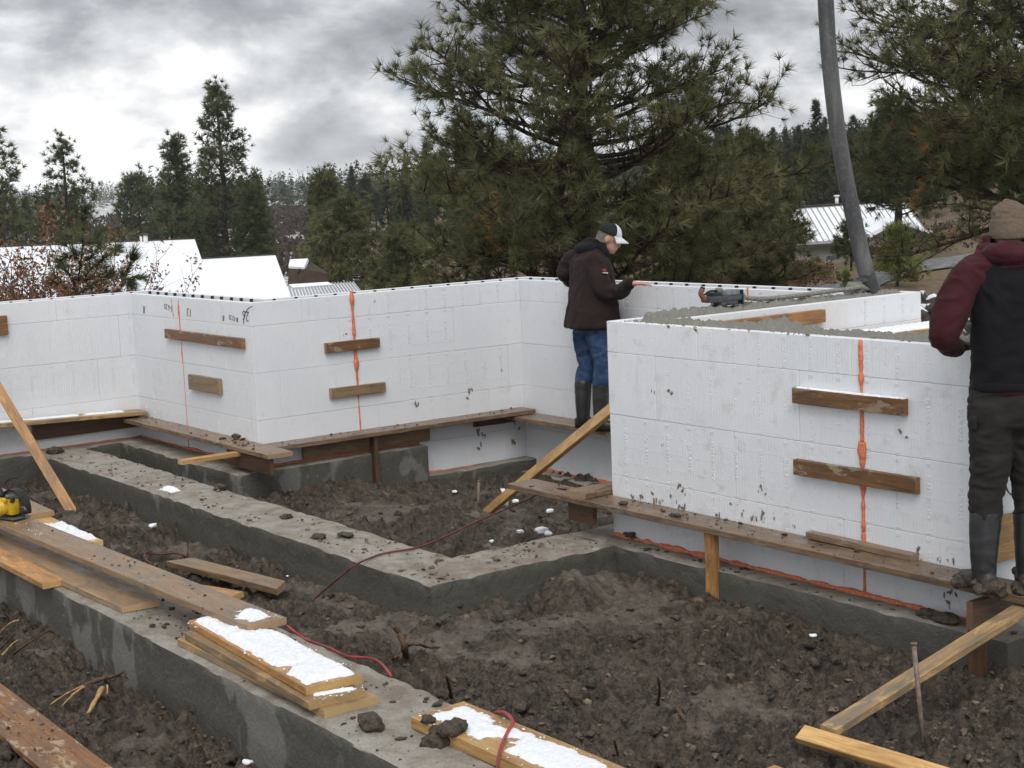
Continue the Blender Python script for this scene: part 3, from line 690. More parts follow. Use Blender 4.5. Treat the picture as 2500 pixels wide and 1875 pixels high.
board('ledger_board', (-5.985, CY - 0.032, 0.288), (-5.235, CY - 0.032, 0.288), 0.060, T2, (0, 0, 1), W_WALK, 'thin batten lying on the walk board against the scuffed foam wall', 'board', GS)
pz = at_y(2373, 1483, 6.08)
board('ledger_board', (pz[0], 6.06, 0.160), (pz[0], 6.415, 0.160), 0.140, T2, (1, 0, 0), W_DARK, 'bracket board under the walk board by the muddy boots', 'board', GS)
def post(px, py, y, z0, z1, mat, label, sx=0.089, sy=T2, lean=(0, 0)):
    p = at_y(px, py, y)
    return board('prop_post', (p[0] + lean[0], y + lean[1], z0), (p[0], y, z1), sx, sy, (0, 1, 0), mat, label, 'post', GS)
post(1738, 1380, 6.235, -0.22, 0.229, W_ORANGE, 'golden post propping the long walk board on the right')
post(2385, 1590, 6.145, -0.24, 0.088, W_DARK, 'dark post under the bracket by the muddy boots')
board('prop_post', (-11.735, 6.99, -0.36), (-11.765, 7.0, 0.161), 0.089, T2, (0, -1, 0), W_DARK, 'leaning dark post propping the middle walk board', 'post', GS)
GB = 'sloping braces'
board('brace', (-12.557, 4.53, -0.30), tuple(at_x(-154, 700, -14.44)), 0.089, T2, (0.75, -0.5, 0.55), W_ORANGE, 'long orange brace leaning on the far left foam wall', 'brace', GB)
board('brace', (-10.22, 7.10, -0.34), (-7.79, 6.6, 0.905), 0.089, T2, (0.40, -0.60, 0.45), W_YEL, 'yellow brace rising from the mud behind the scuffed foam corner', 'brace', GB)
board('brace', (-4.455, 4.855, -0.078), (-4.43, 8.3, 0.62), 0.089, T2, (0.0, -0.2, 1), W_MIX, 'worn brace rising past the steel stake at lower right', 'brace', GB)
board('brace', (-4.56, 4.80, -0.105), (-3.6, 4.86, -0.10), 0.080, T2, (0, -0.5, 0.8), W_YEL, 'foot board of the worn brace at lower right', 'brace', GB)
board('loose_board', (-4.42, 4.44, -0.145), (-3.7, 4.47, -0.15), 0.10, T2, (0, 0, 1), W_ORANGE, 'reddish board end at the bottom edge below the worn brace', 'board')
GL = 'boards lying on the nearest footing'
board('loose_board', (-7.46, 3.325, 0.020), (-5.922, 3.335, 0.020), 0.286, T2, (0, 0, 1), W_MIX, 'bottom board of the snowy stack on the nearest footing', 'board', GL, warp=0.0)
board('loose_board', (-7.40, 3.345, 0.060), (-5.955, 3.283, 0.060), 0.286, T2, (0, 0, 1), W_MIX, 'middle board of the snowy stack on the nearest footing', 'board', GL, warp=0.0)
board('loose_board', (-7.46, 3.40, 0.100), (-6.035, 3.315, 0.100), 0.286, T2, (0, 0, 1), W_ORANGE, 'top board of the snowy stack, thick snow along it', 'board', GL, warp=0.0)
board('loose_board', (-12.6, 3.30, 0.156), (-6.958, 3.457, 0.158), 0.225, T2, (0, 0, 1), W_GREY, 'longest grey-brown board, its end lying over the snowy stack', 'board', GL, warp=0.0)
board('loose_board', (-12.4, 3.26, 0.098), (-10.9, 3.30, 0.098), 0.235, 0.075, (0, 0, 1), W_GREY, 'spacer boards under the longest board beyond the left picture edge', 'board', GL, warp=0.0)
board('loose_board', (-12.2, 3.19, 0.020), (-8.275, 3.325, 0.020), 0.225, T2, (0, 0, 1), W_GREY, 'cracked muddy board under the longest board', 'board', GL, cut1=0.03, warp=0.0)
board('loose_board', (-12.2, 3.085, 0.058), (-9.165, 3.135, 0.020), 0.14, T2, (0, 0, 1), W_ORANGE, 'wet orange board at the left edge of the nearest footing', 'board', GL, warp=0.0)
board('loose_board', (-11.6, 3.70, 0.02), (-10.045, 3.665, 0.020), 0.27, T2, (0, 0, 1), W_YEL, 'golden board heaped with snow beside the saw', 'board', GL, warp=0.0)
board('loose_board', (-13.3, 3.80, 0.062), (-11.12, 3.76, 0.059), 0.185, T2, (0, 0, 1), W_GREY, 'grey board behind the saw', 'board', GL, warp=0.0)
board('loose_board', (-8.9, 2.36, -0.245), (-6.2, 2.335, -0.25), 0.24, T2, (0.0, -0.10, 1), W_BROWN, 'purplish wet board sprinkled with mud crumbs in the bottom left corner', 'board')
board('loose_board', (-9.72, 4.20, -0.135), (-8.66, 4.42, -0.15), 0.125, 0.045, (0.05, -0.12, 1), W_GREY, 'short tan board lying in the mud between the footings', 'board', cut0=0.12, cut1=-0.06)
board('loose_board', (-9.35, 4.02, -0.20), (-8.80, 4.18, -0.19), 0.10, T2, (0, -0.1, 1), W_ORANGE, 'small orange offcut half hidden behind the longest board', 'board')
board('loose_board', (-5.545, 3.555, 0.030), (-3.6, 3.585, 0.030), 0.286, 0.055, (0, 0, 1), W_YEL, 'yellow board with trodden snow and a red hose across it, bottom centre', 'board', warp=0.0)

# ------------------------------------------------------------------ snow lying on the boards
def snow_patch(label, A, B, w, z, h, seed, f=2.6, cover=0.5, rough=0.5, res=0.011, edge=0.02, keepout=None):
    """A, B: ends of the strip's centre line (world xy), w its width: a drifted sheet with a ragged rim."""
    A = np.array(A, float); B = np.array(B, float); L = np.linalg.norm(B - A); ex = (B - A) / L; ey = np.array([-ex[1], ex[0]])
    nu = max(6, int(L / res)); nv_ = max(5, int(w / res))
    U, Vv = np.meshgrid(np.linspace(0, L, nu), np.linspace(-w / 2, w / 2, nv_), indexing='ij')
    dist = np.minimum(np.minimum(U, L - U), w / 2 - np.abs(Vv))
    n = fbm2(U * f * 2 + seed * 3.7, Vv * f * 2 + seed, 4, seed)
    rim = np.clip((dist - edge * fbm2(U * 22 + seed, Vv * 22, 3, seed + 1) * 1.6) / 0.034, 0, 1)
    body = np.clip((n - cover) * 9, 0, 1)
    H = h * np.sqrt(np.maximum(rim * body, 0)) * (0.55 + 0.6 * fbm2(U * 8, Vv * 8, 4, seed + 5) ) * (1 + rough * (fbm2(U * 60, Vv * 60, 2, seed + 2) - 0.5))
    if keepout is not None: H = np.where(keepout(U, Vv), 0, H)
    X = A[0] + ex[0] * U + ey[0] * Vv; Y = A[1] + ex[1] * U + ey[1] * Vv
    zb = z[0] + (z[1] - z[0]) * U / L if isinstance(z, tuple) else z
    P = np.stack([X, Y, zb + np.where(H > 0.0012, H, -0.004)], -1)
    idx = np.arange(nu * nv_).reshape(nu, nv_); qd = np.stack([idx[:-1, :-1], idx[1:, :-1], idx[1:, 1:], idx[:-1, 1:]], -1).reshape(-1, 4)
    hm = H.ravel(); qd = qd[(hm[qd] > 0.0012).any(1)]
    us = np.unique(qd); rm = np.zeros(nu * nv_, int); rm[us] = np.arange(len(us))
    o = mobj('snow', P.reshape(-1, 3)[us], rm[qd], SNOW, smooth=True)
    return tag(o, label, 'snow', None, 'stuff')
snow_patch('thick snow along the top board of the stack', (-7.44, 3.40), (-6.06, 3.317), 0.262, 0.1185, 0.034, 3, cover=0.16, edge=0.012, keepout=lambda U, V: (np.hypot(U - 1.10, (V + 0.115) * 0.9) < 0.062) | ((U < 0.50) & (V > 0.02)))
snow_patch('strip of snow between the upper boards of the stack', (-6.035, 3.20), (-5.985, 3.395), 0.05, 0.0785, 0.016, 9, cover=0.1, edge=0.004)
snow_patch('small heap of snow on the end of the longest board', (-7.20, 3.44), (-6.99, 3.455), 0.18, 0.1765, 0.035, 14, cover=0.30, edge=0.03)
snow_patch('snow heaped on the golden board beside the saw', (-10.75, 3.68), (-10.10, 3.675), 0.25, 0.0385, 0.05, 18, cover=0.30, edge=0.035)
snow_patch('trodden snow on the yellow board, bottom centre', (-5.50, 3.56), (-4.2, 3.578), 0.235, 0.0572, 0.018, 24, f=3.5, cover=0.37, rough=0.9, edge=0.03)
snow_patch('smooth snow on the far end of the yellow board', (-4.95, 3.56), (-4.0, 3.578), 0.20, 0.0572, 0.02, 27, f=2, cover=0.2, rough=0.3, edge=0.012)
snow_patch('snow sprinkled along the upper board of the scuffed wall', (-6.07, CY - 0.020), (-5.30, CY - 0.020), 0.036, 1.1255, 0.012, 31, cover=0.1, edge=0.001, res=0.006)
snow_patch('thin snow on the walk board along the far left wall', (A1X + 0.10, 4.3), (A1X + 0.10, 5.75), 0.15, (0.338, 0.289), 0.012, 35, cover=0.34, edge=0.02)
snow_patch('snow on the board end peeping over the fresh concrete', (-7.27, 8.3), (-7.27, 9.25), 0.22, 1.184, 0.03, 37, cover=0.1, edge=0.01)
p = at_z(415, 1198, 0.0); snow_patch('patch of snow on the inner footing', (p[0] - 0.12, p[1]), (p[0] + 0.12, p[1] + 0.02), 0.13, 0.004, 0.03, 41, cover=0.35, edge=0.03)

# ------------------------------------------------------------------ clods and crumbs
bm = bmesh.new(); bmesh.ops.create_icosphere(bm, subdivisions=1, radius=1.0)
ICO_V = np.array([v.co[:] for v in bm.verts]); ICO_F = np.array([[v.index for v in f.verts] for f in bm.faces]); bm.free()
bm = bmesh.new(); bmesh.ops.create_icosphere(bm, subdivisions=3, radius=1.0)
ICO3_V = np.array([v.co[:] for v in bm.verts]); ICO3_F = np.array([[v.index for v in f.verts] for f in bm.faces]); bm.free()
def crumbs(name, pts, sizes, seed, mat, flat=0.65, parent=None):
    rng = np.random.RandomState(seed); n = len(pts); k = len(ICO_V)
    jit = 1 + rng.uniform(-0.55, 0.45, (n, k, 1)); V = ICO_V[None] * jit * rng.uniform(0.6, 1.3, (n, 1, 3))
    a = rng.uniform(0, 6.28, n); c, s = np.cos(a)[:, None], np.sin(a)[:, None]
    X = V[..., 0] * c - V[..., 1] * s; Y = V[..., 0] * s + V[..., 1] * c
    V = np.stack([X, Y, V[..., 2] * flat], -1) * np.asarray(sizes)[:, None, None] + np.asarray(pts)[:, None, :]
    F = (ICO_F[None] + (np.arange(n) * k)[:, None, None]).reshape(-1, 3)
    return obj(name, new_mesh(name, V.reshape(-1, 3), F, False), mat, parent)
rng = np.random.RandomState(7)
def strew(x0, x1, y0, y1, n, z, lo, hi, clump=0.5):
    P = []; S = []
    while len(P) < n:
        x = rng.uniform(x0, x1); y = rng.uniform(y0, y1)
        if vnoise2(np.array([x * 2.3]), np.array([y * 4.1]), 3)[0] < clump and rng.rand() > 0.25: continue
        s = lo * (hi / lo) ** (rng.rand() ** 2.6); P.append((x, y, z + s * 0.3)); S.append(s)
    return P, S
P1, S1 = strew(-14.2, -7.55, 4.86, 5.28, 380, 0.0, 0.004, 0.022)
P2, S2 = strew(-8.0, -7.56, 5.3, 6.2, 90, 0.0, 0.005, 0.022)
tag(crumbs('mud_crumbs', P1 + P2, S1 + S2, 1, DRYCLOD), 'crumbs of mud trodden onto the inner L-shaped footing', 'mud crumbs', None, 'stuff')
P1, S1 = strew(-8.5, -3.6, 3.16, 3.71, 420, 0.0, 0.004, 0.024, 0.45)
tag(crumbs('mud_crumbs', P1, S1, 2, CLOD), 'crumbs of mud on the nearest footing', 'mud crumbs', None, 'stuff')
P1, S1 = strew(-8.5, -4.2, 6.20, 6.40, 90, 0.268, 0.004, 0.020, 0.4); P2, S2 = strew(-11.9, -11.72, 6.1, 8.7, 60, 0.2, 0.005, 0.022, 0.4)
P3, S3 = strew(-14.2, -11.4, 5.74, 5.93, 60, 0.22, 0.005, 0.030, 0.4); P4, S4 = strew(-10.4, -7.2, 3.30, 3.50, 60, 0.176, 0.003, 0.012, 0.5); P5, S5 = strew(-8.3, -6.3, 2.25, 2.44, 90, -0.225, 0.003, 0.012, 0.4)
P6, S6 = strew(-7.5, -4.6, 6.25, 6.40, 60, 0.0, 0.005, 0.024, 0.4)
tag(crumbs('mud_crumbs', P1 + P2 + P3 + P4 + P5 + P6, S1 + S2 + S3 + S4 + S5 + S6, 3, CLOD), 'crumbs of mud on the walk boards and loose boards', 'mud crumbs', None, 'stuff')
P = []; S = []
while len(P) < 7800:
    px = rng.uniform(-200, 2700); py = rng.uniform(1130, 2050); g = at_z(px, py, -0.2)
    if not (-14.2 < g[0] < -3 and 1.2 < g[1] < 8.7): continue
    s = 0.006 * (5.5 ** (rng.rand() ** 2.4)); P.append((g[0], g[1], mud_z(g[0], g[1]) + s * 0.1)); S.append(s)
tag(crumbs('mud_clods', P[:3700], S[:3700], 4, CLOD), 'dark wet clods scattered over the mud floor', 'mud clods', None, 'stuff')
tag(crumbs('mud_clods', P[3700:], [q_ * 0.8 for q_ in S[3700:]], 5, DRYCLOD), 'paler drying crumbs scattered over the mud floor', 'mud clods', None, 'stuff')
bm = bmesh.new(); bmesh.ops.create_icosphere(bm, subdivisions=2, radius=1.0)
IC2V = np.array([v.co[:] for v in bm.verts]); IC2F = np.array([[v.index for v in f.verts] for f in bm.faces]); bm.free()
big_ = []
for q_ in range(230):
    px = rng.uniform(-100, 2600); py = 1150 + 850 * rng.rand() ** 0.8; g = at_z(px, py, -0.2)
    if not (-14.2 < g[0] < -3 and 1.2 < g[1] < 8.6): continue
    r_ = rng.uniform(0.018, 0.05); n_ = fbm3(IC2V * 1.9 + q_ * 3.1, 3, q_) - 0.5
    big_.append((IC2V * (1 + n_ * 1.6)[:, None] * r_ * np.array([1.2, 1.0, 0.7]) + np.array([g[0], g[1], mud_z(g[0], g[1]) + r_ * 0.15]), [list(map(int, f_)) for f_ in IC2F]))
Vb_, Fb_ = join(big_); tag(mobj('mud_clods', Vb_, Fb_, MUD, smooth=True), 'fist-sized lumps of turned mud', 'mud clods', None, 'stuff')
def clod(px, py, z, r, seed, label, sq=0.7, stretch=(1, 1)):
    c = at_z(px, py, z); V = ICO3_V.copy(); n = fbm3(V * 2.3 + seed * 5, 4, seed) - 0.5
    V = V * (1 + n * 1.5)[:, None]; V = V * np.array([stretch[0], stretch[1], sq]) * r + c + np.array([0, 0, r * 0.35])
    return tag(mobj('mud_clod', V, ICO3_F, CLOD, smooth=True), label, 'mud clod', 'large clods of mud')
clod(905, 1778, 0.0, 0.060, 1, 'large dark clod on the nearest footing left of the yellow board', stretch=(1.2, 0.8))
clod(1080, 1815, 0.0, 0.065, 2, 'large dark clod against the side of the yellow board', sq=0.9, stretch=(0.8, 1.3))
clod(1105, 1790, 0.06, 0.050, 3, 'lumpy clod lying on the yellow board', stretch=(0.8, 1.3))
clod(1046, 1762, 0.06, 0.028, 4, 'small clod on the near corner of the yellow board')
clod(372, 1530, 0.0, 0.016, 5, 'lone small clod on the nearest footing beside the snowy stack')
clod(580, 1068, 0.22, 0.05, 6, 'flat clod on the jutting walk board', sq=0.35, stretch=(1.5, 0.8))
clod(700, 1266, 0.0, 0.042, 7, 'biggest clod midway along the inner footing', sq=0.5)
clod(540, 1195, 0.0, 0.055, 8, 'clod on the inner footing near the snow patch', sq=0.45, stretch=(1.3, 0.9))
clod(780, 1316, 0.0, 0.055, 9, 'broad clod on the inner footing near the red hose', sq=0.4, stretch=(1.1, 0.8))
clod(845, 1312, 0.0, 0.055, 10, 'smeared clod on the inner footing beside the broadest clod', sq=0.28, stretch=(1.3, 0.8))
clod(135, 1107, 0.0, 0.07, 11, 'clod on the far end of the inner footing', sq=0.5)
clod(1545, 1315, 0.0, 0.055, 12, 'clod on the orange bead at the foot of the scuffed wall', sq=0.7, stretch=(1.3, 0.7))
clod(2267, 1509, 0.0, 0.05, 13, 'dark clod beside the bead near the bracket board', sq=0.7, stretch=(1.3, 0.7))
clod(2313, 1522, 0.0, 0.055, 14, 'second dark clod beside the bead near the bracket board', sq=0.6, stretch=(1.4, 0.7))
clod(1522, 1232, 0.27, 0.025, 15, 'clod on the long walk board at the scuffed foam corner', sq=0.5, stretch=(1.5, 0.8))
clod(1650, 1262, 0.27, 0.03, 16, 'smear of mud on the long walk board below the mud spots', sq=0.3, stretch=(1.7, 0.8))

SNP = []; SNS = []
for (xa, xb, ya, yb, z_, n_) in ((-7.45, -6.03, 3.20, 3.50, 0.120, 110), (-5.54, -4.3, 3.42, 3.70, 0.059, 170), (-7.25, -6.97, 3.35, 3.55, 0.178, 40), (-10.8, -10.06, 3.55, 3.79, 0.040, 90), (-6.05, -5.30, 6.36, 6.415, 1.126, 40), (-14.45, -14.27, 4.3, 5.8, 0.312, 60), (-6.03, -5.93, 3.16, 3.44, 0.080, 30), (-10.6, -9.9, 3.30, 3.42, 0.177, 12)):
    for q_ in range(n_): s_ = rng.uniform(0.002, 0.0075); SNP.append((rng.uniform(xa, xb), rng.uniform(ya, yb), z_ + s_ * 0.3)); SNS.append(s_)
tag(crumbs('snow_crumbs', SNP, SNS, 12, SNOW, 0.6), 'grains of snow crumbled along the edges of the snowy boards', 'snow', None, 'stuff')
# ------------------------------------------------------------------ tubes: hoses, cords, sticks, stakes
def smooth_path(P, k=8):
    P = np.array(P, float); Q_ = np.concatenate([[2 * P[0] - P[1]], P, [2 * P[-1] - P[-2]]]); out = []
    for i in range(1, len(Q_) - 2):
        a, b, c, d = Q_[i - 1], Q_[i], Q_[i + 1], Q_[i + 2]
        for t in np.linspace(0, 1, k, endpoint=False):
            out.append(0.5 * (2 * b + (c - a) * t + (2 * a - 5 * b + 4 * c - d) * t * t + (3 * b - 3 * c + d - a) * t ** 3))
    return np.array(out + [P[-1]])
def tube_vf(P, r, seg=8, cap=True):
    P = np.asarray(P, float); n = len(P); r = np.broadcast_to(np.asarray(r, float), (n,))
    t = np.gradient(P, axis=0); t /= np.maximum(np.linalg.norm(t, axis=1, keepdims=True), 1e-9)
    u = np.array([0, 0, 1.0]) if abs(t[0, 2]) < 0.8 else np.array([1.0, 0, 0]); S_ = []
    for i in range(n):
        u = u - t[i] * (u @ t[i]); u = u / np.linalg.norm(u); S_.append(u)
    S_ = np.array(S_); W_ = np.cross(t, S_); a = np.arange(seg) * 2 * math.pi / seg
    V = P[:, None] + r[:, None, None] * (S_[:, None] * np.cos(a)[None, :, None] + W_[:, None] * np.sin(a)[None, :, None])
    F = [[i * seg + k, i * seg + (k + 1) % seg, (i + 1) * seg + (k + 1) % seg, (i + 1) * seg + k] for i in range(n - 1) for k in range(seg)]
    if cap: F += [[k for k in range(seg)][::-1], [(n - 1) * seg + k for k in range(seg)]]
    return V.reshape(-1, 3), F
def tube(name, P, r, mat, seg=8, parent=None, k=8, smooth=True):
    V, F = tube_vf(smooth_path(P, k) if k else P, r, seg); return obj(name, new_mesh(name, V, F, smooth), mat, parent)
hose = []
def hz(px, py, z): hose.append(at_z(px, py, z))
hz(762, 1467, -0.235); hz(775, 1456, -0.21); hz(830, 1408, -0.07); hz(868, 1379, 0.010); hz(905, 1362, 0.012); hz(942, 1350, 0.012); hz(1018, 1337, 0.012); hz(1075, 1315, 0.012)
hz(1105, 1302, 0.0); hz(1138, 1286, -0.08); hz(1170, 1271, -0.18); hz(1230, 1245, -0.17); hz(1275, 1225, -0.05); hz(1300, 1213, 0.06); hz(1330, 1198, 0.19); hz(1357, 1193, 0.262); hz(1385, 1195, 0.276); hz(1404, 1201, 0.276)
tag(tube('red_hose', hose, 0.0068, REDMUD), 'long muddy red hose crossing the inner footing to the walk board', 'hose', 'red hoses')
tag(tube('red_hose', [at_z(700, 1528, 0.05), at_z(720, 1543, 0.02), at_z(744, 1560, -0.02), at_z(775, 1572, -0.03), at_z(807, 1583, 0.013), at_z(847, 1602, 0.013), at_z(902, 1607, 0.013), at_z(930, 1620, 0.0), at_z(952, 1646, 0.013), at_z(962, 1660, -0.04)], 0.007, RED), 'red hose snaking beside the snowy stack', 'hose', 'red hoses')
tag(tube('red_hose', [at_z(1190, 1760, -0.06), at_z(1200, 1746, 0.0), at_z(1212, 1740, 0.05), at_z(1235, 1741, 0.09), at_z(1252, 1762, 0.09), at_z(1240, 1785, 0.075), at_z(1223, 1825, 0.075), at_z(1214, 1872, 0.06), at_z(1210, 1910, 0.04)], 0.0078, RED), 'red hose looped over the yellow board, bottom centre', 'hose', 'red hoses')
tag(tube('red_hose', [at_z(238, 1332, -0.15), at_z(246, 1340, -0.12), at_z(262, 1352, -0.16), at_z(285, 1361, -0.16), at_z(320, 1372, -0.17), at_z(350, 1388, -0.18)], 0.007, RED), 'short stretch of red hose behind the longest board', 'hose', 'red hoses')
tag(tube('red_hose', [at_z(376, 1393, -0.22), at_z(370, 1378, -0.17), at_z(356, 1366, -0.15), at_z(353, 1352, -0.15), at_z(362, 1349, -0.19)], 0.0075, REDMUD), 'small kinked loop of red hose in the mud', 'hose', 'red hoses')
tag(tube('red_hose', [at_z(378, 1352, -0.22), at_z(395, 1353, -0.19), at_z(430, 1351, -0.18), at_z(465, 1361, -0.19), at_z(500, 1378, -0.23)], 0.0075, REDMUD), 'mud-caked hose lying between the two footings', 'hose', 'red hoses')
tag(tube('red_hose', [at_z(955, 1612, -0.2), at_z(965, 1605, -0.15), at_z(978, 1602, -0.17)], 0.009, REDMUD), 'bit of red hose at the root stump', 'hose', 'red hoses')
def stick(pts, r, mat, label, cat='stick', group='sticks and roots in the mud', seed=0):
    P = smooth_path(pts, 5); n = len(P); rr = np.linspace(r, r * 0.55, n) * (1 + 0.25 * np.sin(np.arange(n) * 1.7 + seed))
    V, F = tube_vf(P, rr, 6); return tag(obj('stick', new_mesh('stick', V, F, True), mat), label, cat, group)
def zs(*a): return [at_z(x, y, z) for (x, y, z) in a]
stick(zs((205, 1675, -0.28), (240, 1660, -0.25), (280, 1650, -0.22), (302, 1640, -0.17)), 0.014, TWIG, 'broken root with a pale frayed end near the nearest footing')
for k_, q_ in enumerate(((205, 1675, 150, 1725), (208, 1676, 165, 1712), (203, 1674, 120, 1722))):
    stick(zs((q_[0], q_[1], -0.27), ((q_[0] + q_[2]) / 2, (q_[1] + q_[3]) / 2 - 4, -0.26), (q_[2], q_[3], -0.31)), 0.006, STRAW, ('longest pale splinter of the broken root', 'short pale splinter of the broken root', 'outer pale splinter of the broken root')[k_])
stick(zs((250, 1680, -0.22), (225, 1725, -0.26), (203, 1762, -0.32)), 0.015, STRAW, 'straight pale stick beside the broken root')
stick(zs((262, 1672, -0.2), (262, 1695, -0.24), (256, 1712, -0.31)), 0.005, STRAW, 'thin bent twig beside the pale stick')
stick(zs((-10, 1560, -0.3), (10, 1535, -0.2), (28, 1520, -0.13), (46, 1514, -0.10)), 0.008, STRAW, 'curved pale twig at the left edge in front of the nearest footing')
stick(zs((-5, 1590, -0.32), (20, 1565, -0.2), (37, 1545, -0.1)), 0.006, TWIG, 'straight dark twig at the left edge')
stick(zs((28, 1600, -0.30), (70, 1570, -0.16), (128, 1533, -0.02)), 0.009, TWIG, 'long brown twig leaning towards the nearest footing')
stick(zs((5, 1600, -0.28), (30, 1572, -0.24), (45, 1562, -0.22)), 0.005, STRAW, 'short forked twig at the left edge')
stick(zs((992, 1612, -0.22), (987, 1580, -0.05), (975, 1545, 0.02), (960, 1530, 0.06)), 0.022, TWIG, 'dark root stump sticking up beside the nearest footing')
stick(zs((990, 1575, -0.08), (1020, 1572, -0.05), (1045, 1580, -0.14), (1075, 1580, -0.2)), 0.011, TWIG, 'side root bending off the dark stump')
stick(zs((1102, 1702, -0.17), (1097, 1675, -0.05), (1089, 1647, 0.06)), 0.012, TWIG, 'upright stick behind the yellow board')
stick(zs((1605, 1722, -0.2), (1610, 1690, -0.03), (1607, 1655, 0.10), (1602, 1648, 0.11)), 0.009, TWIG, 'thin dark twig standing in the middle of the mud')
stick(zs((1652, 1728, -0.16), (1665, 1748, -0.15), (1675, 1762, -0.17)), 0.013, TWIG, 'short fat stick lying in the middle of the mud')
stick(zs((1512, 1855, -0.2), (1503, 1820, -0.1), (1500, 1805, -0.05)), 0.007, TWIG, 'twig standing at the bottom of the mud')
stick(zs((1025, 1480, -0.2), (1040, 1462, -0.1), (1057, 1443, 0.0)), 0.004, STRAW, 'pale straw leaning on the inner footing corner')
stick(zs((410, 1378, -0.2), (425, 1365, -0.18), (437, 1352, -0.15)), 0.005, TWIG, 'dark twig near the mud-caked hose')
stick(zs((458, 1356, -0.18), (459, 1335, -0.08), (458, 1318, 0.0)), 0.004, STRAW, 'thin upright straw by the inner footing')
stick(zs((200, 1300, -0.2), (250, 1290, -0.16), (290, 1268, -0.14), (330, 1262, -0.18)), 0.006, TWIG, 'arched root in the far left mud')
stick(zs((12, 1180, -0.2), (22, 1170, -0.1), (37, 1165, -0.06)), 0.006, TWIG, 'bent root by the left edge near the brace')
# steel stakes
def stake(px, py, zb, zt, r, topx, topy, label):
    b = at_z(px, py, zb); d = b - CAM; dep_ = float(d @ _FW); t = at_d(topx, topy, dep_)
    root = empty('stake', b); tag(root, label, 'stake', 'round steel stakes')
    tube('shaft', [b - np.array([0, 0, 0.15]), t], r, STEEL, 10, root, k=0)
    u = (t - b) / np.linalg.norm(t - b); tube('head', [t - u * 0.004, t + u * 0.006], r * 1.35, STEEL, 12, root, k=0)
stake(2260, 1805, -0.15, 0.4, 0.0108, 2231, 1572, 'steel stake standing beside the worn brace at lower right')
stake(1165, 1243, -0.33, 0.0, 0.012, 1169, 1174, 'steel stake beside the yellow brace behind the inner footing')
stake(193, 1240, -0.25, 0.0, 0.010, 195, 1213, 'short steel stake behind the foot of the orange brace')
# scraps of white foam
def scrap(px, py, z, r, seed, label):
    r = r * 0.72; c = at_z(px, py, z); V = ICO3_V.copy(); n = fbm3(V * 1.6 + seed * 3, 2, seed) - 0.5; V = np.sign(V) * np.abs(V) ** 0.7 * (1 + n * 0.9)[:, None]
    V = V * np.array([1.25, 0.9, 0.55]) * r; a = seed * 1.3; R_ = np.array([[math.cos(a), -math.sin(a), 0], [math.sin(a), math.cos(a), 0], [0, 0, 1]])
    return tag(mobj('foam_scrap', V @ R_.T + c + np.array([0, 0, r * 0.3]), ICO3_F, EPS, smooth=True), label, 'foam scrap', 'scraps of white foam')
for q_ in ((1322, 1298, -.16, .055, 1, 'largest white foam scrap behind the inner footing'), (1338, 1305, -.16, .04, 2, 'foam scrap touching the largest one'), (1270, 1300, -.16, .03, 3, 'flat foam scrap left of the largest one'),
           (1200, 1323, -.16, .022, 4, 'small foam crumb just behind the inner footing corner'), (1258, 1225, -.25, .03, 5, 'foam scrap under the red hose'), (1342, 1250, -.22, .035, 6, 'foam scrap left of the dark block'), (1110, 1202, -.32, .03, 7, 'foam scrap near the steel stake'),
           (1985, 1554, -.14, .022, 8, 'lone foam chip at the foot of the right footing'), (374, 1286, -.2, .04, 9, 'crumpled white scrap against the inner footing'), (605, 1864, -.30, .028, 10, 'white scrap at the bottom edge'), (702, 1407, -.2, .010, 11, 'tiny white crumb beside the short tan board')):
    scrap(*q_)
p = at_z(1230, 1240, -0.25)
strip = [p + np.array([0.02 * math.sin(t * 3), 0.02 * math.cos(t * 2), t * 0.16]) for t in np.linspace(0, 1, 7)]
V = np.concatenate([[a - 0.018 * RH, a + 0.018 * RH, a + 0.018 * RH + FH * 0.004, a - 0.018 * RH + FH * 0.004] for a in np.array(strip)]); n_ = len(strip)
F = [[i * 4 + k, i * 4 + (k + 1) % 4, (i + 1) * 4 + (k + 1) % 4, (i + 1) * 4 + k] for i in range(n_ - 1) for k in range(4)] + [[3, 2, 1, 0], [n_ * 4 - 4, n_ * 4 - 3, n_ * 4 - 2, n_ * 4 - 1]]
tag(mobj('paper_strip', V, F, EPS, smooth=True), 'curled white strip standing by the red hose near the yellow brace', 'paper strip')

